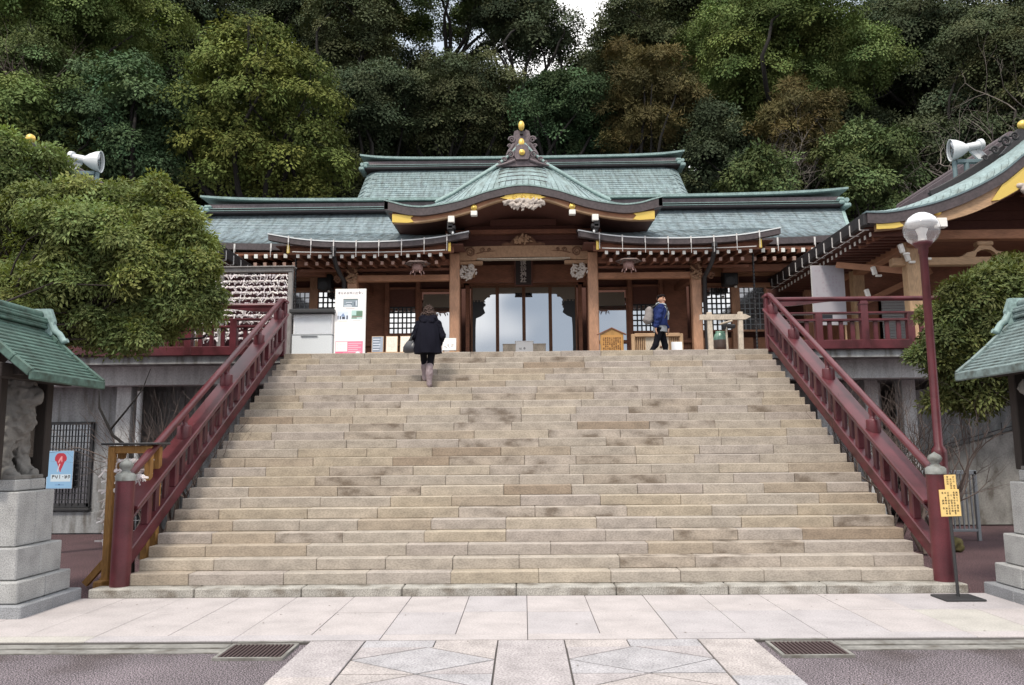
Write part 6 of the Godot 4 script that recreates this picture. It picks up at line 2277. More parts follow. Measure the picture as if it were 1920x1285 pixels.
func paper_racks():
	var q := RandomNumberGenerator.new()
	q.seed = 77
	var pap := vcol(mat(Color(0.88, 0.85, 0.85), 0.9))
	var t := thing("fortune_rack", "grey timber rack full of tied white paper fortunes behind the left terrace railing", "rack", v(-6.3, FLOOR, 17.3))
	var m := nb()
	m.box(v(-6.25, 5.70, 17.3), Vector3(2.2, 0.10, 0.14), 0.012)
	m.box(v(-6.25, 5.76, 17.3), Vector3(2.3, 0.025, 0.24), 0.006)
	part(t, "top_beam", m, M.wood_grey)
	for x in [-5.20, -6.74, -7.35]:
		m = nb()
		m.box(v(x, 4.68, 17.3), Vector3(0.10, 2.1, 0.10), 0.012)
		part(t, "post", m, M.wood_grey)
	for k in 12:
		var y := 5.57 - k * 0.128
		m = nb()
		m.tube([v(-7.3, y, 17.3), v(-6.3, y - 0.012, 17.3), v(-5.25, y, 17.3)], 0.008, 5)
		var w := part(t, "wire", m, M.white_wire)
		m = nb(true)
		strips(m, -7.3, -5.27, y + 0.01, 17.28, 46, q)
		stuff(part(w, "paper_strips", m, pap))
	m = nb()
	m.box(v(-6.25, 4.65, 17.5), Vector3(2.0, 1.95, 0.04))
	part(t, "back_board", m, M.red_dark)

	t = thing("ochre_fortune_rack", "ochre timber rack of paper fortunes with small dark roof behind the left newel post", "rack", v(-5.4, -0.03, 10.75))
	for p in [[-5.47, 10.50], [-4.98, 10.50], [-5.47, 10.75], [-4.98, 10.75]]:
		m = nb()
		m.box(v(p[0], 0.87, p[1]), Vector3(0.085, 1.82, 0.085), 0.008)
		part(t, "post", m, M.wood_ochre)
	m = nb()
	m.box(v(-5.22, 1.74, 10.50), Vector3(0.56, 0.10, 0.05), 0.008)
	m.box(v(-5.47, 1.74, 10.62), Vector3(0.05, 0.10, 0.3), 0.008)
	part(t, "top_rail", m, M.wood_ochre)
	m = nb()
	m.box(v(-5.22, 1.815, 10.62), Vector3(0.74, 0.03, 0.42), 0.008)
	part(t, "roof", m, M.iron)
	m = nb()
	m.box(v(-5.22, 0.03, 10.62), Vector3(0.75, 0.11, 0.12), 0.01)
	m.beam(v(-5.74, 0.02, 10.52), v(-5.48, 0.32, 10.52), 0.07, 0.08)
	m.box(v(-5.48, 0.03, 10.62), Vector3(0.12, 0.10, 0.6), 0.01)
	part(t, "foot", m, M.wood_ochre)
	for k in 9:
		var y := 1.60 - k * 0.13
		m = nb()
		m.tube([v(-5.51, y, 10.50), v(-5.51, y, 10.78)], 0.006, 5)
		m.tube([v(-5.46, y, 10.53), v(-5.0, y, 10.53)], 0.006, 5)
		var w := part(t, "wire", m, M.white_wire)
		m = nb(true)
		strips(m, 10.50, 10.76, y, -5.545, 6, q, true)
		if k < 4:
			strips(m, -5.42, -5.02, y, 10.52, 13, q)
		stuff(part(w, "paper_strips", m, pap))
	t = thing("paper_fortune", "paper fortune strips tied to the left red handrail near its post", "paper strip", v(-4.93, 1.38, 10.2))
	m = nb(true)
	strips(m, -4.96, -4.88, 1.40, 10.15, 5, q)
	part(t, "strip", m, pap)

# ---------------------------------------------------------------- people
func loft(rings: Array, n: int, fold: float, seed_: int) -> MB:
	var m := MB.new()
	var nz := FastNoiseLite.new()
	nz.seed = seed_
	nz.frequency = 1.0
	var p := []
	for r in rings:
		var row := []
		for k in n:
			var a := TAU * k / n
			var e := 1.0 + fold * nz.get_noise_3d(cos(a) * 2.2, r[0].y * 3.0, sin(a) * 2.2) * 2.0
			row.append(r[0] + Vector3(cos(a) * r[1] * e, 0, sin(a) * r[2] * e))
		p.append(row)
	m.g = 1
	for i in rings.size() - 1:
		for k in n:
			var k2 := (k + 1) % n
			m.quad(p[i][k], p[i][k2], p[i + 1][k2], p[i + 1][k], p[i][k] + p[i][k2] - rings[i][0] * 2.0)
	for i in [0, rings.size() - 1]:
		m.g = -1
		for k in n:
			m.tri(p[i][k], p[i][(k + 1) % n], rings[i][0] + Vector3(0, 0.02 if i == 0 else 0.0, 0), Vector3.DOWN if i == 0 else Vector3.UP)
	return m

func joined(list: Array) -> ArrayMesh:
	var am := ArrayMesh.new()
	for a in list:
		am.add_surface_from_arrays(Mesh.PRIMITIVE_TRIANGLES, a.surface_get_arrays(0))
	return am

# a relaxed hand hanging along -y with the thumb towards t
func hand(at: Vector3, bs: Basis, col: Color) -> ArrayMesh:
	var b := []
	b.append([Vector3(0, 0.03, 0), Vector3(0, 0.0, 0), 0.024, 0.026, col])
	for i in 4:
		var x := -0.027 + i * 0.018
		b.append([Vector3(x * 0.7, 0.0, 0), Vector3(x, -0.065, 0.0), 0.016, 0.011, col])
		var ln: float = [0.030, 0.038, 0.042, 0.036][i]
		var k := Vector3(x, -0.065, 0.0)
		var k1 := k + Vector3(x * 0.05, -ln, 0.010)
		var k2 := k1 + Vector3(0, -ln * 0.75, 0.018)
		b.append([k, k1, 0.0095, 0.009, col])
		b.append([k1, k2, 0.0088, 0.0075, col])
	b.append([Vector3(0.02, -0.005, 0.0), Vector3(0.045, -0.040, 0.014), 0.014, 0.0105, col])
	b.append([Vector3(0.045, -0.040, 0.014), Vector3(0.052, -0.072, 0.026), 0.0105, 0.008, col])
	var out := []
	for q in b:
		out.append([at + bs * q[0], at + bs * q[1], q[2], q[3], q[4]])
	return body_mesh(out, 0.0045, 0.006)

func people():
	var skin := Color(0.52, 0.30, 0.21)
	var bm := vcol(mat(Color.WHITE, 0.7))
	bm.metallic_specular = 0.2
	# ---- the woman climbing the stairs, seen from behind
	var base := v(-1.80, 0.1 + RISE * 20 + 0.002, 14.49)
	var w := thing("person", "woman in a long black hooded coat and tall boots climbing the stairs", "person", base)
	var dark := Color(0.010, 0.009, 0.012)
	var hairc := Color(0.06, 0.035, 0.025)
	var B := []
	for s in [-1.0, 1.0]:
		var fx: float = 0.035 if s > 0 else -0.075
		var fy: float = 0.0 if s > 0 else RISE
		var fz: float = 0.0 if s > 0 else -0.22
		var knee := Vector3(fx * 0.9 + s * 0.02, 0.44 + fy * 0.75, fz * 0.75 - 0.03)
		var hip := Vector3(s * 0.085, 0.80, -0.03)
		B.append([hip, knee, 0.088, 0.056, dark])
		B.append([knee, Vector3(fx, fy + 0.09, fz + 0.01), 0.055, 0.038, dark])
		B.append([Vector3(fx, fy + 0.06, fz + 0.01), Vector3(fx, fy + 0.035, fz - 0.12), 0.038, 0.032, dark])
		var sh := Vector3(s * 0.165, 1.20, -0.12)
		var el := Vector3(s * 0.235, 0.96, -0.10)
		var ha := Vector3(s * 0.20, 0.86, -0.24)
		B.append([Vector3(s * 0.07, 1.20, -0.11), sh, 0.075, 0.062, dark])
		B.append([sh, el, 0.055, 0.043, dark])
		B.append([el, ha, 0.042, 0.028, dark])
	B.append([Vector3(0, 0.82, -0.03), Vector3(0, 1.0, -0.06), 0.14, 0.12, dark])
	B.append([Vector3(0, 1.0, -0.06), Vector3(0, 1.17, -0.11), 0.12, 0.13, dark])
	B.append([Vector3(0, 1.20, -0.12), Vector3(0, 1.33, -0.17), 0.05, 0.048, skin])
	B.append([Vector3(0, 1.40, -0.19), Vector3(0, 1.37, -0.24), 0.092, 0.075, skin])
	B.append([Vector3(0, 1.37, -0.32), Vector3(0, 1.36, -0.325), 0.016, 0.014, skin])
	for s in [-1.0, 1.0]:
		B.append([Vector3(s * 0.035, 1.40, -0.298), Vector3(s * 0.036, 1.40, -0.300), 0.012, 0.012, Color(0.02, 0.015, 0.012)])
		B.append([Vector3(s * 0.092, 1.39, -0.20), Vector3(s * 0.094, 1.37, -0.20), 0.02, 0.016, skin])
	B.append([Vector3(-0.02, 1.325, -0.308), Vector3(0.02, 1.325, -0.308), 0.008, 0.008, Color(0.35, 0.10, 0.09)])
	var parts := [body_mesh(B, 0.014, 0.035)]
	parts.append(hand(Vector3(-0.20, 0.84, -0.25), Basis(Vector3.UP, PI), skin))
	parts.append(hand(Vector3(0.20, 0.84, -0.25), Basis(Vector3.UP, PI), skin))
	part(w, "body", joined(parts), bm)
	var coat := cloth(Color(0.013, 0.013, 0.020))
	part(w, "coat", loft([[Vector3(0.005, 0.63, 0.0), 0.250, 0.204], [Vector3(0, 0.72, 0.0), 0.244, 0.199], [Vector3(0, 0.86, -0.02), 0.228, 0.190], [Vector3(0, 1.0, -0.05), 0.211, 0.171], [Vector3(0, 1.12, -0.09), 0.205, 0.157], [Vector3(0, 1.20, -0.11), 0.187, 0.138], [Vector3(0, 1.255, -0.12), 0.141, 0.119], [Vector3(0, 1.29, -0.13), 0.096, 0.100]], 44, 0.12, 3), coat)
	for s in [-1.0, 1.0]:
		part(w, "sleeve", body_mesh([[Vector3(s * 0.165, 1.19, -0.12), Vector3(s * 0.245, 0.97, -0.09), 0.085, 0.072], [Vector3(s * 0.245, 0.97, -0.09), Vector3(s * 0.205, 0.84, -0.22), 0.072, 0.058]], 0.014, 0.04, 0.02, 12.0), coat)
	part(w, "hood_collar", body_mesh([[Vector3(-0.10, 1.29, -0.10), Vector3(0.10, 1.29, -0.10), 0.075, 0.075], [Vector3(-0.06, 1.23, -0.03), Vector3(0.06, 1.23, -0.03), 0.06, 0.06], [Vector3(-0.11, 1.32, -0.18), Vector3(-0.10, 1.30, -0.12), 0.05, 0.06], [Vector3(0.11, 1.32, -0.18), Vector3(0.10, 1.30, -0.12), 0.05, 0.06]], 0.014, 0.04, 0.02, 12.0), coat)
	part(w, "fur_hood", body_mesh([[Vector3(0, 1.39, -0.17), Vector3(0, 1.46, -0.17), 0.122, 0.09], [Vector3(0, 1.48, -0.16), Vector3(0, 1.525, -0.165), 0.06, 0.03], [Vector3(-0.08, 1.35, -0.18), Vector3(0.08, 1.35, -0.18), 0.075, 0.075]], 0.011, 0.05, 0.05, 30.0), mat(Color(0.100, 0.062, 0.050), 0.95, "speck", Vector3.ONE * 2.0))
	var boot := mat(Color(0.30, 0.235, 0.25), 0.55, "fine", Vector3.ONE * 3.0)
	for s in [-1.0, 1.0]:
		var fx: float = 0.035 if s > 0 else -0.075
		var fy: float = 0.0 if s > 0 else RISE
		var fz: float = 0.0 if s > 0 else -0.22
		part(w, "boot", body_mesh([[Vector3(fx + s * 0.006, fy + 0.40, fz - 0.005), Vector3(fx, fy + 0.26, fz + 0.01), 0.066, 0.062], [Vector3(fx, fy + 0.26, fz + 0.01), Vector3(fx, fy + 0.09, fz + 0.01), 0.062, 0.046], [Vector3(fx, fy + 0.07, fz), Vector3(fx, fy + 0.045, fz - 0.13), 0.047, 0.042], [Vector3(fx, fy + 0.05, fz + 0.03), Vector3(fx, fy + 0.022, fz + 0.035), 0.028, 0.02]], 0.011, 0.03, 0.006, 15.0), boot)
	var bag := thing("handbag", "dark grey leather handbag hanging from the climbing woman's left arm", "handbag", base + Vector3(-0.335, 0.66, -0.08))
	part(bag, "bag_body", loft([[Vector3(0, 0.0, 0), 0.06, 0.12], [Vector3(0, 0.03, 0), 0.085, 0.165], [Vector3(-0.01, 0.11, 0), 0.075, 0.15], [Vector3(0.005, 0.19, 0), 0.045, 0.105], [Vector3(0.02, 0.25, 0), 0.012, 0.05]], 28, 0.05, 8), mat(Color(0.055, 0.055, 0.065), 0.4, "fine", Vector3.ONE * 3.0), Vector3.ZERO, Basis(Vector3.UP, 0.9))
	var m := MB.new()
	for z in [-0.04, 0.05]:
		m.tube([Vector3(-0.02, 0.22, z - 0.05), Vector3(0.03, 0.31, z - 0.02), Vector3(0.08, 0.34, z), Vector3(0.06, 0.30, z + 0.05), Vector3(0.02, 0.22, z + 0.08)], 0.011, 7)
	part(bag, "handle", m, M.black)

	# ---- the man walking across the terrace to the right
	base = v(3.22, FLOOR + 0.002, 18.7)
	var p := thing("person", "man in a blue jacket and dark trousers walking across the upper terrace", "person", base)
	var tr := Color(0.011, 0.011, 0.015)
	var shirt := Color(0.30, 0.32, 0.34)
	var hair := Color(0.012, 0.010, 0.010)
	B = []
	# near leg trails, far leg leads
	B.append([Vector3(-0.02, 0.86, 0.085), Vector3(-0.13, 0.46, 0.09), 0.095, 0.066, tr])
	B.append([Vector3(-0.13, 0.46, 0.09), Vector3(-0.36, 0.13, 0.09), 0.064, 0.045, tr])
	B.append([Vector3(-0.38, 0.10, 0.09), Vector3(-0.26, 0.035, 0.10), 0.045, 0.038, tr])
	B.append([Vector3(0.03, 0.86, -0.085), Vector3(0.12, 0.46, -0.08), 0.098, 0.068, tr])
	B.append([Vector3(0.12, 0.46, -0.08), Vector3(0.14, 0.08, -0.08), 0.066, 0.045, tr])
	B.append([Vector3(0.13, 0.05, -0.08), Vector3(0.29, 0.035, -0.07), 0.045, 0.038, tr])
	B.append([Vector3(0, 0.90, -0.06), Vector3(0, 0.90, 0.06), 0.13, 0.13, shirt])
	B.append([Vector3(0, 0.95, 0.0), Vector3(0.01, 1.27, 0.0), 0.14, 0.15, shirt])
	B.append([Vector3(0.01, 1.30, -0.12), Vector3(0.01, 1.30, 0.12), 0.09, 0.09, shirt])
	B.append([Vector3(0.01, 1.34, 0.17), Vector3(-0.07, 1.08, 0.215), 0.062, 0.048, shirt])
	B.append([Vector3(-0.07, 1.08, 0.215), Vector3(-0.13, 0.86, 0.20), 0.046, 0.030, skin])
	B.append([Vector3(0.01, 1.34, -0.17), Vector3(0.09, 1.09, -0.20), 0.062, 0.048, shirt])
	B.append([Vector3(0.09, 1.09, -0.20), Vector3(0.21, 0.88, -0.16), 0.046, 0.030, skin])
	B.append([Vector3(0.02, 1.36, 0.0), Vector3(0.03, 1.45, 0.0), 0.06, 0.056, skin])
	parts = [body_mesh(B, 0.015, 0.04)]
	# head turned a little towards the viewer
	var hd := Basis(Vector3.UP, 0.75)      # +z is the face
	var hc := Vector3(0.05, 1.545, 0.01)
	var H := []
	var hb := func(a: Vector3, b: Vector3, ra: float, rb: float, c: Color): H.append([hc + hd * a, hc + hd * b, ra, rb, c])
	hb.call(Vector3(0, 0.03, -0.025), Vector3(0, 0.01, 0.01), 0.088, 0.083, skin)
	hb.call(Vector3(0, -0.03, 0.02), Vector3(0, -0.075, 0.045), 0.066, 0.042, skin)
	hb.call(Vector3(0, 0.015, 0.09), Vector3(0, -0.022, 0.108), 0.011, 0.016, skin)
	hb.call(Vector3(-0.022, -0.055, 0.088), Vector3(0.022, -0.055, 0.088), 0.007, 0.007, Color(0.33, 0.11, 0.10))
	for s in [-1.0, 1.0]:
		hb.call(Vector3(s * 0.045, 0.028, 0.078), Vector3(s * 0.02, 0.028, 0.086), 0.007, 0.007, Color(0.02, 0.015, 0.012))
		hb.call(Vector3(s * 0.05, 0.048, 0.078), Vector3(s * 0.018, 0.05, 0.09), 0.006, 0.006, hair)
		hb.call(Vector3(s * 0.088, 0.0, -0.01), Vector3(s * 0.09, -0.03, -0.005), 0.018, 0.012, skin)
		hb.call(Vector3(s * 0.07, 0.075, -0.02), Vector3(s * 0.075, 0.02, -0.035), 0.04, 0.035, hair)
	hb.call(Vector3(0, 0.085, 0.04), Vector3(0, 0.06, -0.05), 0.048, 0.07, hair)
	hb.call(Vector3(-0.05, 0.085, 0.03), Vector3(0.05, 0.09, 0.03), 0.042, 0.042, hair)
	hb.call(Vector3(0, 0.03, -0.06), Vector3(0, -0.04, -0.06), 0.065, 0.05, hair)
	parts.append(body_mesh(H, 0.006, 0.012))
	parts.append(hand(Vector3(-0.135, 0.835, 0.20), Basis(Vector3.UP, PI * 0.5) * Basis(Vector3.BACK, -0.1), skin))
	parts.append(hand(Vector3(0.222, 0.855, -0.155), Basis(Vector3.UP, -PI * 0.5) * Basis(Vector3.BACK, 0.2), skin))
	part(p, "body", joined(parts), bm)
	var jm := cloth(Color(0.026, 0.040, 0.135), 0.7)
	part(p, "jacket", loft([[Vector3(0.0, 0.91, 0), 0.165, 0.215], [Vector3(0.0, 0.95, 0), 0.178, 0.225], [Vector3(0.0, 1.08, 0), 0.180, 0.215], [Vector3(0.01, 1.22, 0), 0.185, 0.215], [Vector3(0.01, 1.32, 0), 0.155, 0.205], [Vector3(0.015, 1.39, 0), 0.10, 0.13], [Vector3(0.02, 1.43, 0), 0.075, 0.085]], 36, 0.08, 6), jm)
	part(p, "sleeve", body_mesh([[Vector3(0.01, 1.34, 0.17), Vector3(-0.07, 1.09, 0.225), 0.085, 0.072], [Vector3(-0.07, 1.09, 0.225), Vector3(-0.125, 0.89, 0.205), 0.07, 0.055]], 0.014, 0.04, 0.025, 11.0), jm)
	part(p, "sleeve", body_mesh([[Vector3(0.01, 1.34, -0.17), Vector3(0.09, 1.09, -0.21), 0.085, 0.072], [Vector3(0.09, 1.09, -0.21), Vector3(0.20, 0.91, -0.165), 0.07, 0.055]], 0.014, 0.04, 0.025, 11.0), jm)
	part(p, "shirt_hem", loft([[Vector3(0.0, 0.77, 0), 0.158, 0.185], [Vector3(0.0, 0.84, 0), 0.160, 0.19], [Vector3(0.0, 0.93, 0), 0.150, 0.19]], 30, 0.06, 9), mat(Color(0.30, 0.32, 0.35), 0.9, "fine", Vector3.ONE * 3.0))
	part(p, "scarf", body_mesh([[Vector3(0.06, 1.41, 0.06), Vector3(0.07, 1.41, -0.05), 0.055, 0.055], [Vector3(-0.03, 1.43, 0.05), Vector3(-0.03, 1.43, -0.05), 0.05, 0.05], [Vector3(0.12, 1.38, 0.05), Vector3(0.17, 1.22, 0.06), 0.045, 0.04], [Vector3(0.17, 1.22, 0.06), Vector3(0.18, 1.08, 0.05), 0.04, 0.028]], 0.012, 0.04, 0.02, 14.0), mat(Color(0.40, 0.44, 0.47), 0.95, "fine", Vector3.ONE * 3.0))
	var bp := thing("backpack", "grey beige backpack on the back of the walking man", "backpack", base + Vector3(-0.27, 0.98, 0.03))
	part(bp, "pack", body_mesh([[Vector3(0, 0.08, -0.07), Vector3(0.02, 0.31, -0.06), 0.10, 0.085], [Vector3(0, 0.08, 0.07), Vector3(0.02, 0.31, 0.06), 0.10, 0.085], [Vector3(-0.05, 0.09, -0.04), Vector3(-0.05, 0.09, 0.04), 0.075, 0.075]], 0.014, 0.06, 0.01, 9.0), mat(Color(0.27, 0.24, 0.23), 0.8, "fine", Vector3.ONE * 3.0))
	m = MB.new()
	for z in [-0.13, 0.13]:
		m.tube([Vector3(0.05, 0.34, z), Vector3(0.22, 0.455, z), Vector3(0.40, 0.40, z), Vector3(0.44, 0.28, z), Vector3(0.36, 0.10, z * 1.2), Vector3(0.1, 0.03, z)], 0.014, 6)
	part(bp, "strap", m, M.black)

# ---------------------------------------------------------------- plants
# a spray of leaves a few to a twig: every leaf two triangles folded on its midrib
func spray(n: int, rad: float, ln: float, wd: float, droop: float, seed_: int) -> ArrayMesh:
	var q := RandomNumberGenerator.new()
	q.seed = seed_
	var st := SurfaceTool.new()
	st.begin(Mesh.PRIMITIVE_TRIANGLES)
	st.set_smooth_group(-1)
	for i in n:
		var d := Vector3(q.randfn(), q.randfn() * 0.8, q.randfn()).normalized()
		var p := d * rad * pow(q.randf(), 0.6) * Vector3(1, 0.55, 1)
		var dir := (d + Vector3(q.randf_range(-0.6, 0.6), q.randf_range(-0.4, 0.4) - droop, q.randf_range(-0.6, 0.6)))
		dir.y *= 0.5
		dir = dir.normalized()
		var side := dir.cross(Vector3(q.randfn() * 0.35, 1, q.randfn() * 0.35)).normalized()
		var nrm := side.cross(dir).normalized()
		var l := ln * q.randf_range(0.7, 1.2)
		var w := wd * q.randf_range(0.8, 1.2) * 0.5
		var b := p
		var t := p + dir * l - Vector3.UP * droop * l * 0.25
		var m := p + dir * l * 0.45
		var e := m + side * w + nrm * w * 0.35
		var f := m - side * w + nrm * w * 0.35
		for x in [b, e, t, b, t, f]:
			st.add_vertex(x)
	st.generate_normals()
	return st.commit()

func leaf_mat(back: float, rough := 0.5) -> StandardMaterial3D:
	var m := StandardMaterial3D.new()
	m.albedo_color = Color.WHITE
	m.vertex_color_use_as_albedo = true
	m.roughness = rough
	m.metallic_specular = 0.22
	m.backlight_enabled = true
	m.backlight = Color(back, back, back * 0.6)
	return m

func scatter(p: Node, n: String, mesh: Mesh, xf: Array, cols: PackedColorArray, mt: Material) -> MultiMeshInstance3D:
	var mm := MultiMesh.new()
	mm.transform_format = MultiMesh.TRANSFORM_3D
	mm.use_colors = true
	mm.mesh = mesh
	mm.instance_count = xf.size()
	for i in xf.size():
		mm.set_instance_transform(i, xf[i])
		mm.set_instance_color(i, cols[i])
	var o := MultiMeshInstance3D.new()
	o.multimesh = mm
	o.material_override = mt
	o.name = numbered(p, n)
	p.add_child(o, true)
	return o

func limb(m: MB, a: Vector3, b: Vector3, ra: float, rb: float, q: RandomNumberGenerator, bend := 0.12, seg := 6):
	var pts := []
	var rad := []
	var ln := a.distance_to(b)
	var o1 := Vector3(q.randfn(), q.randfn() * 0.4, q.randfn()) * ln * bend
	for i in seg + 1:
		var t := float(i) / seg
		pts.append(a.lerp(b, t) + o1 * sin(t * PI) + Vector3(q.randfn(), q.randfn(), q.randfn()) * ln * 0.012)
		rad.append(lerpf(ra, rb, t))
	m.tube(pts, rad, 7)

# bare branching
func twigs(m: MB, a: Vector3, dir: Vector3, ln: float, r: float, depth: int, q: RandomNumberGenerator, spread := 0.7, up := 0.15):
	var pts := [a]
	var rad := [r]
	var d := dir
	var n := 5
	for i in n:
		d = (d + Vector3(q.randfn(), q.randfn(), q.randfn()) * 0.20 + Vector3.UP * up * 0.2).normalized()
		pts.append(pts[i] + d * ln / n)
		rad.append(r * (1.0 - 0.55 * (i + 1) / n))
	m.tube(pts, rad, 5 if depth > 0 else 4, false)
	if depth <= 0:
		return
	for k in q.randi_range(3, 4):
		var j := q.randi_range(2, n)
		var nd := (d + Vector3(q.randfn(), q.randfn() * 0.7 + up, q.randfn()) * spread).normalized()
		twigs(m, pts[j], nd, ln * q.randf_range(0.5, 0.8), rad[j] * 0.65, depth - 1, q, spread, up)

# crown: leaf sprays over the outer, upper faces of many uneven lobes, with a thin fill inside
func crown(p: Node3D, c: Vector3, r: Vector3, col: Color, count: int, mesh: Mesh, size: float, lobes: int, q: RandomNumberGenerator, mt: Material, hole := 0.0, lmin := 0.34, lmax := 0.54, rough := 0.24) -> Array:
	var lob := []
	var tries := 0
	while lob.size() < lobes and tries < lobes * 20:
		tries += 1
		var d := Vector3(q.randfn(), q.randfn() + 0.15, q.randfn() + 0.25).normalized()
		d *= pow(q.randf(), 0.25) * q.randf_range(0.80, 1.26)
		if q.randf() < hole and d.y < -0.05:
			continue
		var lr := q.randf_range(lmin, lmax)
		var pos := c + Vector3(d.x * r.x, d.y * r.y, d.z * r.z) * (1.0 - lr * 0.7)
		var lt := q.randf_range(0.66, 1.32)
		var hue := q.randf_range(-0.08, 0.07)
		var lx := minf(r.x, r.y * 1.3) * lr
		lob.append([pos, Vector3(lx * q.randf_range(0.9, 1.35), lx * q.randf_range(0.6, 0.85), lx * 1.1), Color(col.r * lt * (1.0 + hue), col.g * lt, col.b * lt * (1.0 - hue)), lx * lx])
	var total := 0.0
	for l in lob:
		total += l[3]
	var xf := []
	var cols := PackedColorArray()
	for l in lob:
		var n := int(count * 0.93 * l[3] / total)
		for i in n:
			var d := Vector3(q.randfn(), q.randfn(), q.randfn()).normalized()
			if d.y < -0.15 and q.randf() < 0.85:
				d.y = -d.y
			var rr := 0.62 + 0.42 * pow(q.randf(), 0.45)
			if q.randf() < 0.04:
				rr += 0.16
			leaf_at(xf, cols, l[0] + d * l[1] * rr, l[2], size, q, (d + Vector3.UP * 0.45).normalized(), rough)
	for i in int(count * 0.07):
		var d := Vector3(q.randfn(), q.randfn(), q.randfn()).normalized() * pow(q.randf(), 0.33) * 0.8
		leaf_at(xf, cols, c + d * r, col, size, q, Vector3.UP, 0.6)
	var o := scatter(p, "crown", mesh, xf, cols, mt)
	stuff(o)
	return lob

func leaf_at(xf: Array, cols: PackedColorArray, pos: Vector3, col: Color, size: float, q: RandomNumberGenerator, up: Vector3, rough: float):
	var s := size * q.randf_range(0.7, 1.3)
	var y := (up + Vector3(q.randfn(), q.randfn(), q.randfn()) * rough).normalized()
	var x := y.cross(Vector3(q.randfn(), q.randfn(), q.randfn())).normalized()
	xf.append(Transform3D(Basis(x * s, y * s * q.randf_range(0.75, 1.0), x.cross(y) * s), pos - org))
	var t := q.randf_range(0.82, 1.2)
	var w := q.randf_range(-0.10, 0.10)
	cols.append(Color(col.r * t * (1.0 + w), col.g * t, col.b * t))

func tree(label: String, n: String, c: Vector3, r: Vector3, col: Color, dens: float, bark: Material, q: RandomNumberGenerator, mesh: Mesh, mt: Material, group := "", hole := 0.0, size := 1.0):
	var gx := c.x + q.randf_range(-0.8, 0.8)
	var gz := c.z
	var gy := hill(gx, -gz) - 0.3
	var t := thing(n, label, "tree", Vector3(gx, gy, gz), group)
	var count := int(dens * (r.x * r.y * 4.0 + r.x * r.z * 2.0))
	r = r * Vector3(1.16, 1.1, 1.0)
	var lobes := int(clampf(20.0 + r.x * 7.0, 28, 64))
	var lob := crown(t, c, r, col, count, mesh, size, lobes, q, mt, hole, 0.16, 0.36)
	var m := nb()
	var tr := clampf(r.x * 0.06, 0.10, 0.26)
	var fork := Vector3(lerpf(gx, c.x, 0.6), maxf(lerpf(gy, c.y - r.y * 0.6, 0.75), gy + 0.5), gz)
	limb(m, Vector3(gx, gy, gz), fork, tr * 1.3, tr, q, 0.04)
	for i in mini(lob.size(), 11):
		limb(m, fork, lob[i][0], tr * 0.62, tr * 0.16, q, 0.14)
		if i % 2 == 0:
			twigs(m, lob[i][0], (lob[i][0] - fork).normalized(), r.x * 0.35, tr * 0.14, 1, q)
	part(t, "trunk", m, bark)

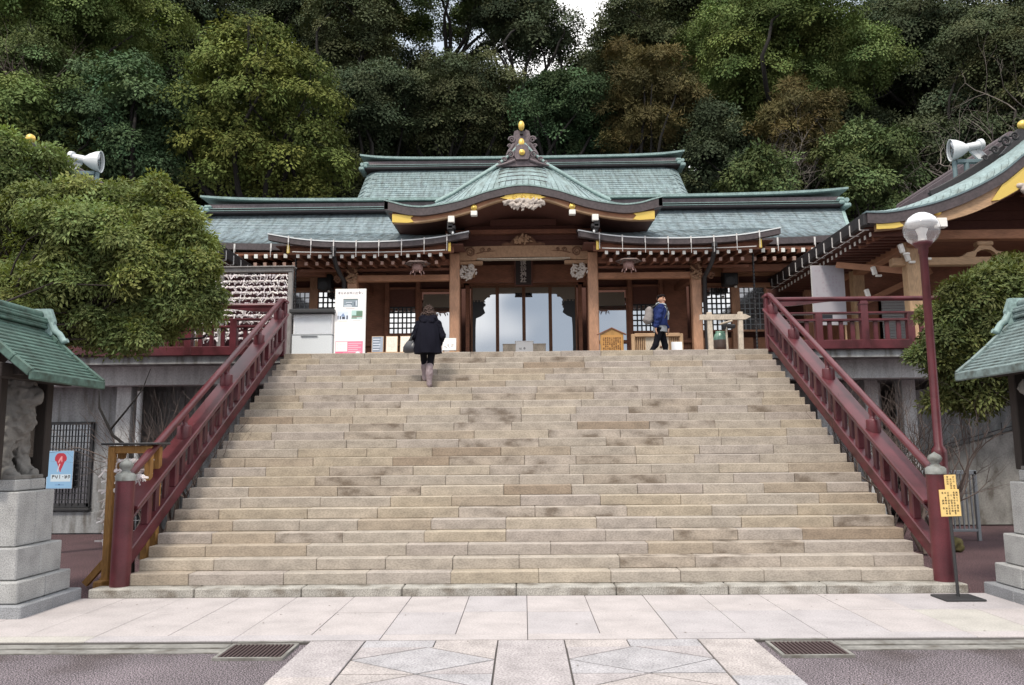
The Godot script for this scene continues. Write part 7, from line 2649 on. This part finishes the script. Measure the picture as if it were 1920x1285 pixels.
func forest():
	var q := RandomNumberGenerator.new()
	q.seed = 41
	var mt := leaf_mat(0.35, 0.8)
	var small := spray(34, 0.40, 0.155, 0.078, 0.2, 1)
	var fine := spray(40, 0.48, 0.155, 0.085, 0.1, 2)
	var needle := spray(46, 0.38, 0.20, 0.042, -0.1, 3)
	var C := [Color(0.140, 0.168, 0.048), Color(0.130, 0.170, 0.056), Color(0.070, 0.112, 0.054), Color(0.068, 0.086, 0.048), Color(0.092, 0.106, 0.054), Color(0.124, 0.106, 0.046), Color(0.104, 0.140, 0.056)]
	# label, centre x, y, distance, half width, half height, colour, density, name, holes
	var L := [
		["bright green tree rising behind the left side hall at the picture's left edge", -20.4, 14.5, 31, 3.0, 2.2, 1, 9.0, 0.0],
		["broad blue-green domed tree behind the left floodlight", -16.7, 15.3, 32, 2.9, 2.9, 2, 10.0, 0.0],
		["tall yellow-green tree left of the sanctuary roof", -11.4, 15.7, 33, 3.7, 4.5, 0, 9.5, 0.0],
		["dark slender tree between the yellow-green tree and the sanctuary roof", -7.7, 18.1, 38, 2.5, 3.1, 3, 8.5, 0.1],
		["dark olive tree above the left half of the sanctuary ridge", -3.6, 19.5, 40, 3.2, 2.9, 4, 8.5, 0.1],
		["blue-green dark tree right behind the gilded ridge ornament", 1.9, 18.8, 40, 2.9, 2.6, 2, 8.5, 0.0],
		["rust brown autumn tree above the right end of the sanctuary ridge", 6.1, 18.3, 38, 2.4, 3.4, 5, 9.0, 0.0],
		["very dark evergreen right of the sanctuary roof end", 9.3, 15.6, 37, 2.0, 2.5, 3, 8.5, 0.0],
		["large bright green camphor tree on the upper right slope", 14.4, 22.4, 42, 5.7, 3.7, 1, 8.0, 0.2],
		["rust topped cypress tree over the right end of the worship hall", 12.5, 16.0, 35, 1.8, 2.1, 5, 10.0, 0.0],
		["round green tree at the right end of the worship hall ridge", 14.7, 13.2, 33, 2.0, 2.5, 6, 10.0, 0.0],
		["small green tree peeping over the worship hall ridge on the right", 9.7, 12.3, 31, 1.4, 1.1, 6, 11.0, 0.0],
		["dark brownish tree at the right edge above the side hall crest", 23.9, 19.7, 38, 2.7, 4.3, 4, 8.0, 0.2],
		["shadowy tree high on the right slope behind the bare grey tree", 24.9, 24.6, 46, 4.3, 3.8, 3, 7.5, 0.0],
		["thin dark tree against the sky at the upper right", 24.5, 29.4, 52, 4.0, 2.4, 3, 5.0, 0.5],
		["wide green tree filling the upper left corner", -26.1, 24.6, 42, 6.2, 3.2, 1, 7.5, 0.2],
		["dark spreading tree against the sky left of the yellow-green tree top", -22.2, 28.0, 48, 4.8, 2.8, 3, 6.0, 0.3],
		["dark tree above the top of the yellow-green tree", -16.3, 30.2, 50, 4.7, 2.4, 3, 6.0, 0.2],
		["mid dark tree left of the umbrella shaped crown", -10.5, 26.7, 46, 3.0, 2.8, 4, 6.5, 0.4],
		["umbrella shaped dark green tree with sky between its limbs", -4.8, 31.2, 50, 7.3, 1.6, 6, 6.5, 1.0],
		["dark tree bordering the left of the bright sky gap", 0.1, 28.0, 48, 3.1, 2.4, 3, 6.0, 0.6],
		["grey-green tree bordering the right of the bright sky gap", 9.2, 28.0, 48, 4.2, 3.0, 4, 6.5, 0.3],
		["green tree cut by the top edge above the camphor tree", 16.4, 32.4, 54, 4.7, 1.9, 1, 6.0, 0.5],
		["dark understorey tree just above the left of the sanctuary ridge", -6.9, 18.2, 42, 3.2, 1.8, 3, 9.0, 0.0],
		["olive understorey tree left of the gilded ridge ornament", -1.5, 19.1, 44, 3.1, 1.9, 4, 9.0, 0.0],
		["thin tree standing low in the bright sky gap", 5.2, 28.3, 55, 2.3, 1.7, 4, 4.5, 0.4],
		["black-green tree between the blue-green dome and the yellow-green tree", -20.2, 21.9, 44, 2.2, 1.8, 3, 8.0, 0.2],
		["dark low tree below the bare grey tree on the right", 22.8, 16.2, 40, 4.4, 2.8, 3, 9.0, 0.0],
		["dark tree under the right side of the camphor tree", 17.8, 18.8, 44, 3.2, 2.7, 3, 9.0, 0.0],
		["dark low tree beneath the blue-green dome", -21.0, 14.5, 37, 4.0, 1.8, 3, 9.0, 0.0],
		["dark olive low tree beside the left end of the sanctuary roof", -9.5, 14.6, 37, 2.4, 1.8, 4, 9.5, 0.0],
		["green tree above the bright tree at the left edge", -24.5, 20.2, 37, 2.8, 1.9, 6, 8.5, 0.0],
		["dark backing tree behind the yellow-green tree", -18.0, 19.1, 46, 5.0, 2.6, 3, 8.0, 0.0],
		["dark backing tree behind the rust brown tree", 3.9, 18.8, 46, 4.9, 2.2, 3, 8.0, 0.0],
		["dark backing tree between the rust brown tree and the camphor tree", 10.2, 22.4, 48, 3.2, 3.0, 3, 8.0, 0.0],
		["dark backing tree behind the bare grey tree", 25.2, 22.5, 50, 5.2, 3.4, 3, 8.0, 0.0],
		["dark low tree at the right edge behind the side hall crest", 27.3, 16.1, 42, 3.5, 2.8, 3, 8.5, 0.0],
		["dark low tree at the left edge behind the side hall", -30.0, 16.8, 42, 3.8, 3.0, 3, 8.5, 0.0],
		["dark tree in the upper right corner", 31.5, 26.3, 46, 4.0, 3.8, 3, 7.0, 0.0],
		["dark olive tree beyond the upper left corner", -33.8, 27.4, 46, 4.2, 4.0, 4, 6.5, 0.0],
	]
	for i in L.size():
		var e: Array = L[i]
		var col: Color = C[e[6]]
		var mesh: Mesh = needle if e[6] == 5 else (small if e[3] < 37 else fine)
		var nm := "autumn_tree" if e[6] == 5 else "evergreen_tree"
		tree(e[0], nm, v(e[1], e[2], e[3]), Vector3(e[4], e[5], e[4] * 0.85), col * 0.98, e[7] * 3.0, M.bark_dark, q, mesh, mt, "trees on the hill behind the shrine", e[8], 1.0 if e[3] < 45 else 1.15)
	var rows := [[52.0, 23.3, 5.0, 3.6, -31.0, 31.5, 5.6], [57.0, 30.4, 5.2, 3.4, -36.0, 36.0, 6.6]]
	for w in rows:
		var x: float = w[4]
		while x <= w[5]:
			if w[1] < 26.0 or (x < -7.0 or x > 10.0):
				tree("dark evergreen in the closed backing rows high on the hill", "evergreen_tree", v(x + q.randf_range(-0.8, 0.8), w[1] + q.randf_range(-0.8, 0.8) - (2.2 if absf(x + 4.0) < 6.0 else 0.0), w[0] + q.randf_range(-1.5, 1.5)), Vector3(w[2], w[3], 3.6), C[3] if q.randf() < 0.7 else C[4], 15.0, M.bark_dark, q, fine, mt, "evergreens of the backing rows", 0.2, 1.3)
			x += w[6]
	# bare trees
	var bare := [
		["pale bare tree with long branches behind the right side hall roof", v(16.6, 9.2, 33), 4.6, 0.13, M.bark_pale, Vector3(0.25, 1, 0)],
		["pale bare tree leaning left above the round green tree", v(19.6, 10.0, 34), 4.8, 0.12, M.bark_pale, Vector3(-0.35, 1, 0)],
		["bare twiggy tree at the right edge above the side hall crest", v(24.0, 14.0, 37), 4.6, 0.14, M.bark_pale, Vector3(-0.15, 1, 0)],
		["bare branches reaching from the left edge above the bright tree", v(-23.5, 14.5, 34), 4.0, 0.10, M.twig, Vector3(0.6, 0.8, 0)],
		["leafless tree standing in the bright sky gap", v(4.6, 24.5, 54), 4.2, 0.10, M.twig, Vector3(0.05, 1, 0)],
		["small pale bare trunk beside the rust topped cypress", v(11.2, 12.0, 32.5), 2.4, 0.06, M.bark_pale, Vector3(0.1, 1, 0)],
	]
	for b in bare:
		var a: Vector3 = b[1]
		var gy := hill(a.x, -a.z) - 0.3
		var t := thing("bare_tree", b[0], "bare tree", Vector3(a.x, gy, a.z), "bare trees on the hill")
		var m := nb()
		limb(m, Vector3(a.x, gy, a.z), a, b[3] * 1.4, b[3], q, 0.05)
		part(t, "trunk", m, b[4])
		m = nb()
		for k in 4:
			twigs(m, a - Vector3(0, 0.25 * k, 0), (b[5] + Vector3(q.randfn(), q.randfn() * 0.3, q.randfn()) * 0.45).normalized(), b[2] * q.randf_range(0.7, 1.0), b[3] * 0.75, 3, q, 0.75, 0.1)
		part(t, "branches", m, b[4])
	# undergrowth covering the slope
	org = Vector3.ZERO
	var xf := []
	var cols := PackedColorArray()
	for i in 9000:
		var x := q.randf_range(-46, 46)
		var d := q.randf_range(32.5, 60.0)
		var s := q.randf_range(1.2, 2.6)
		xf.append(Transform3D(Basis(Vector3.UP, q.randf() * TAU).scaled(Vector3(s, s, s)), v(x, hill(x, d) + q.randf_range(0.1, 1.0), d)))
		var k := q.randf_range(0.5, 1.0)
		cols.append(Color(0.058 * k, 0.074 * k, 0.036 * k))
	var u := scatter(self, "undergrowth", fine, xf, cols, mt)
	stuff(u)
	u.set_meta("label", "dark evergreen undergrowth covering the hill behind the shrine")
	u.set_meta("category", "undergrowth")

func shrubs():
	var q := RandomNumberGenerator.new()
	q.seed = 15
	var mt := leaf_mat(0.7, 0.5)
	var big := spray(32, 0.19, 0.078, 0.036, 0.35, 11)
	# the big leafy tree in front of the left side hall
	var t := thing("leafy_tree", "big light green leafy tree in front of the left side hall", "tree", v(-8.7, -0.03, 13.4))
	var col := Color(0.200, 0.240, 0.088)
	var m := nb()
	var fork := v(-8.4, 3.6, 13.3)
	limb(m, v(-8.7, -0.03, 13.4), fork, 0.14, 0.11, q, 0.05)
	var groups := [[v(-7.40, 5.16, 12.9), Vector3(1.45, 1.05, 1.1), 2900, 22], [v(-6.15, 4.72, 12.7), Vector3(0.95, 0.80, 0.8), 1500, 15], [v(-8.80, 5.90, 13.2), Vector3(1.0, 1.5, 1.1), 2000, 18], [v(-7.4, 4.1, 12.8), Vector3(1.6, 0.85, 0.9), 2000, 20], [v(-5.75, 4.1, 12.8), Vector3(0.66, 0.60, 0.6), 700, 12], [v(-6.6, 3.65, 12.8), Vector3(0.9, 0.45, 0.6), 700, 10], [v(-5.55, 4.75, 12.7), Vector3(0.42, 0.3, 0.4), 160, 6]]
	for g in groups:
		var lob := crown(t, g[0], g[1], col, int(g[2] * 1.1), big, 0.95, int(g[3] * 1.7), q, mt, 0.0, 0.16, 0.36, 0.42)
		for l in lob:
			limb(m, fork, l[0], 0.03, 0.006, q, 0.16)
	# loose shoots breaking the outline
	for k in 30:
		var a := q.randf_range(-0.9, 2.6)
		var e := v(-7.25 + cos(a) * 1.85, 4.75 + sin(a) * 1.62, 12.6 - q.randf_range(-0.2, 0.3))
		if e.x < -6.2 and e.y > 5.2:
			continue
		crown(t, e, Vector3(0.24, 0.2, 0.24) * q.randf_range(0.7, 1.3), col, 38, big, 0.9, 3, q, mt)
		limb(m, v(-7.2, 4.6, 12.9), e, 0.014, 0.004, q, 0.08)
	part(t, "trunk", m, M.bark)
	# pale flower buds are left to the leaves; the shrub right of the lamp
	t = thing("leafy_shrub", "dense green leafy shrub behind the globe lamp and the right shelter", "shrub", v(8.7, -0.03, 12.9))
	m = nb()
	fork = v(8.5, 2.3, 12.9)
	limb(m, v(8.7, -0.03, 12.9), fork, 0.09, 0.07, q, 0.08)
	col = Color(0.115, 0.135, 0.050)
	for g in [[v(7.30, 3.72, 12.7), Vector3(0.82, 0.78, 0.7), 1300, 11], [v(7.9, 4.05, 12.8), Vector3(0.75, 0.62, 0.65), 900, 9], [v(6.72, 3.2, 12.6), Vector3(0.48, 0.50, 0.45), 450, 7], [v(7.3, 2.75, 12.8), Vector3(0.85, 0.6, 0.6), 800, 9], [v(8.7, 3.6, 13.0), Vector3(0.9, 1.0, 0.8), 1000, 9]]:
		var lob := crown(t, g[0], g[1], col, g[2], big, 0.95, int(g[3] * 1.9), q, mt, 0.0, 0.16, 0.38, 0.42)
		for l in lob:
			limb(m, fork, l[0], 0.02, 0.006, q, 0.18)
	part(t, "trunk", m, M.bark)
	t = thing("leafy_shrub", "small green shrub growing up beside the right hall's front beam", "shrub", v(10.3, FLOOR, 17.0))
	m = nb()
	limb(m, v(10.3, FLOOR, 17.0), v(10.4, 5.0, 17.0), 0.06, 0.04, q)
	var lb := crown(t, v(10.45, 5.35, 16.9), Vector3(0.75, 0.45, 0.5), Color(0.105, 0.120, 0.036), 230, big, 1.15, 7, q, mt)
	for l in lb:
		limb(m, v(10.4, 5.0, 17.0), l[0], 0.03, 0.01, q)
	part(t, "trunk", m, M.bark)
	# bare shrubs under the terrace
	for s in [["brown tangled bare shrub behind the left stair railing", v(-6.0, 0.0, 13.2), 1.50, 13, M.twig], ["grey bare shrub behind the right stair railing", v(6.0, 0.0, 13.6), 1.55, 8, M.twig], ["grey bare shrub beside the right lamp post", v(6.55, 0.0, 13.2), 1.45, 7, M.twig]]:
		t = thing("bare_shrub", s[0], "bare shrub", s[1] + Vector3(0, -0.03, 0), "bare shrubs below the terrace")
		m = nb()
		for k in s[3]:
			twigs(m, s[1] + Vector3(q.randf_range(-0.3, 0.3), 0, q.randf_range(-0.3, 0.3)), (Vector3(q.randfn() * 0.25, 1, q.randfn() * 0.25)).normalized(), s[2], 0.040, 3, q, 0.42, 0.35)
		part(t, "branches", m, s[4])
	t = thing("bare_sapling", "dark forked sapling rising behind the ochre fortune rack", "sapling", v(-5.75, -0.03, 11.6))
	m = nb()
	m.tube([v(-5.66, 0.0, 11.6), v(-5.72, 1.2, 11.6), v(-5.76, 1.75, 11.55), v(-6.0, 1.95, 11.5), v(-6.22, 2.35, 11.5), v(-6.24, 2.6, 11.5)], [0.035, 0.03, 0.026, 0.022, 0.017, 0.008], 7)
	m.tube([v(-6.05, 2.02, 11.5), v(-5.80, 2.3, 11.45), v(-5.58, 2.6, 11.45), v(-5.45, 2.9, 11.4)], [0.017, 0.014, 0.010, 0.005], 6)
	part(t, "branches", m, M.bark_dark)
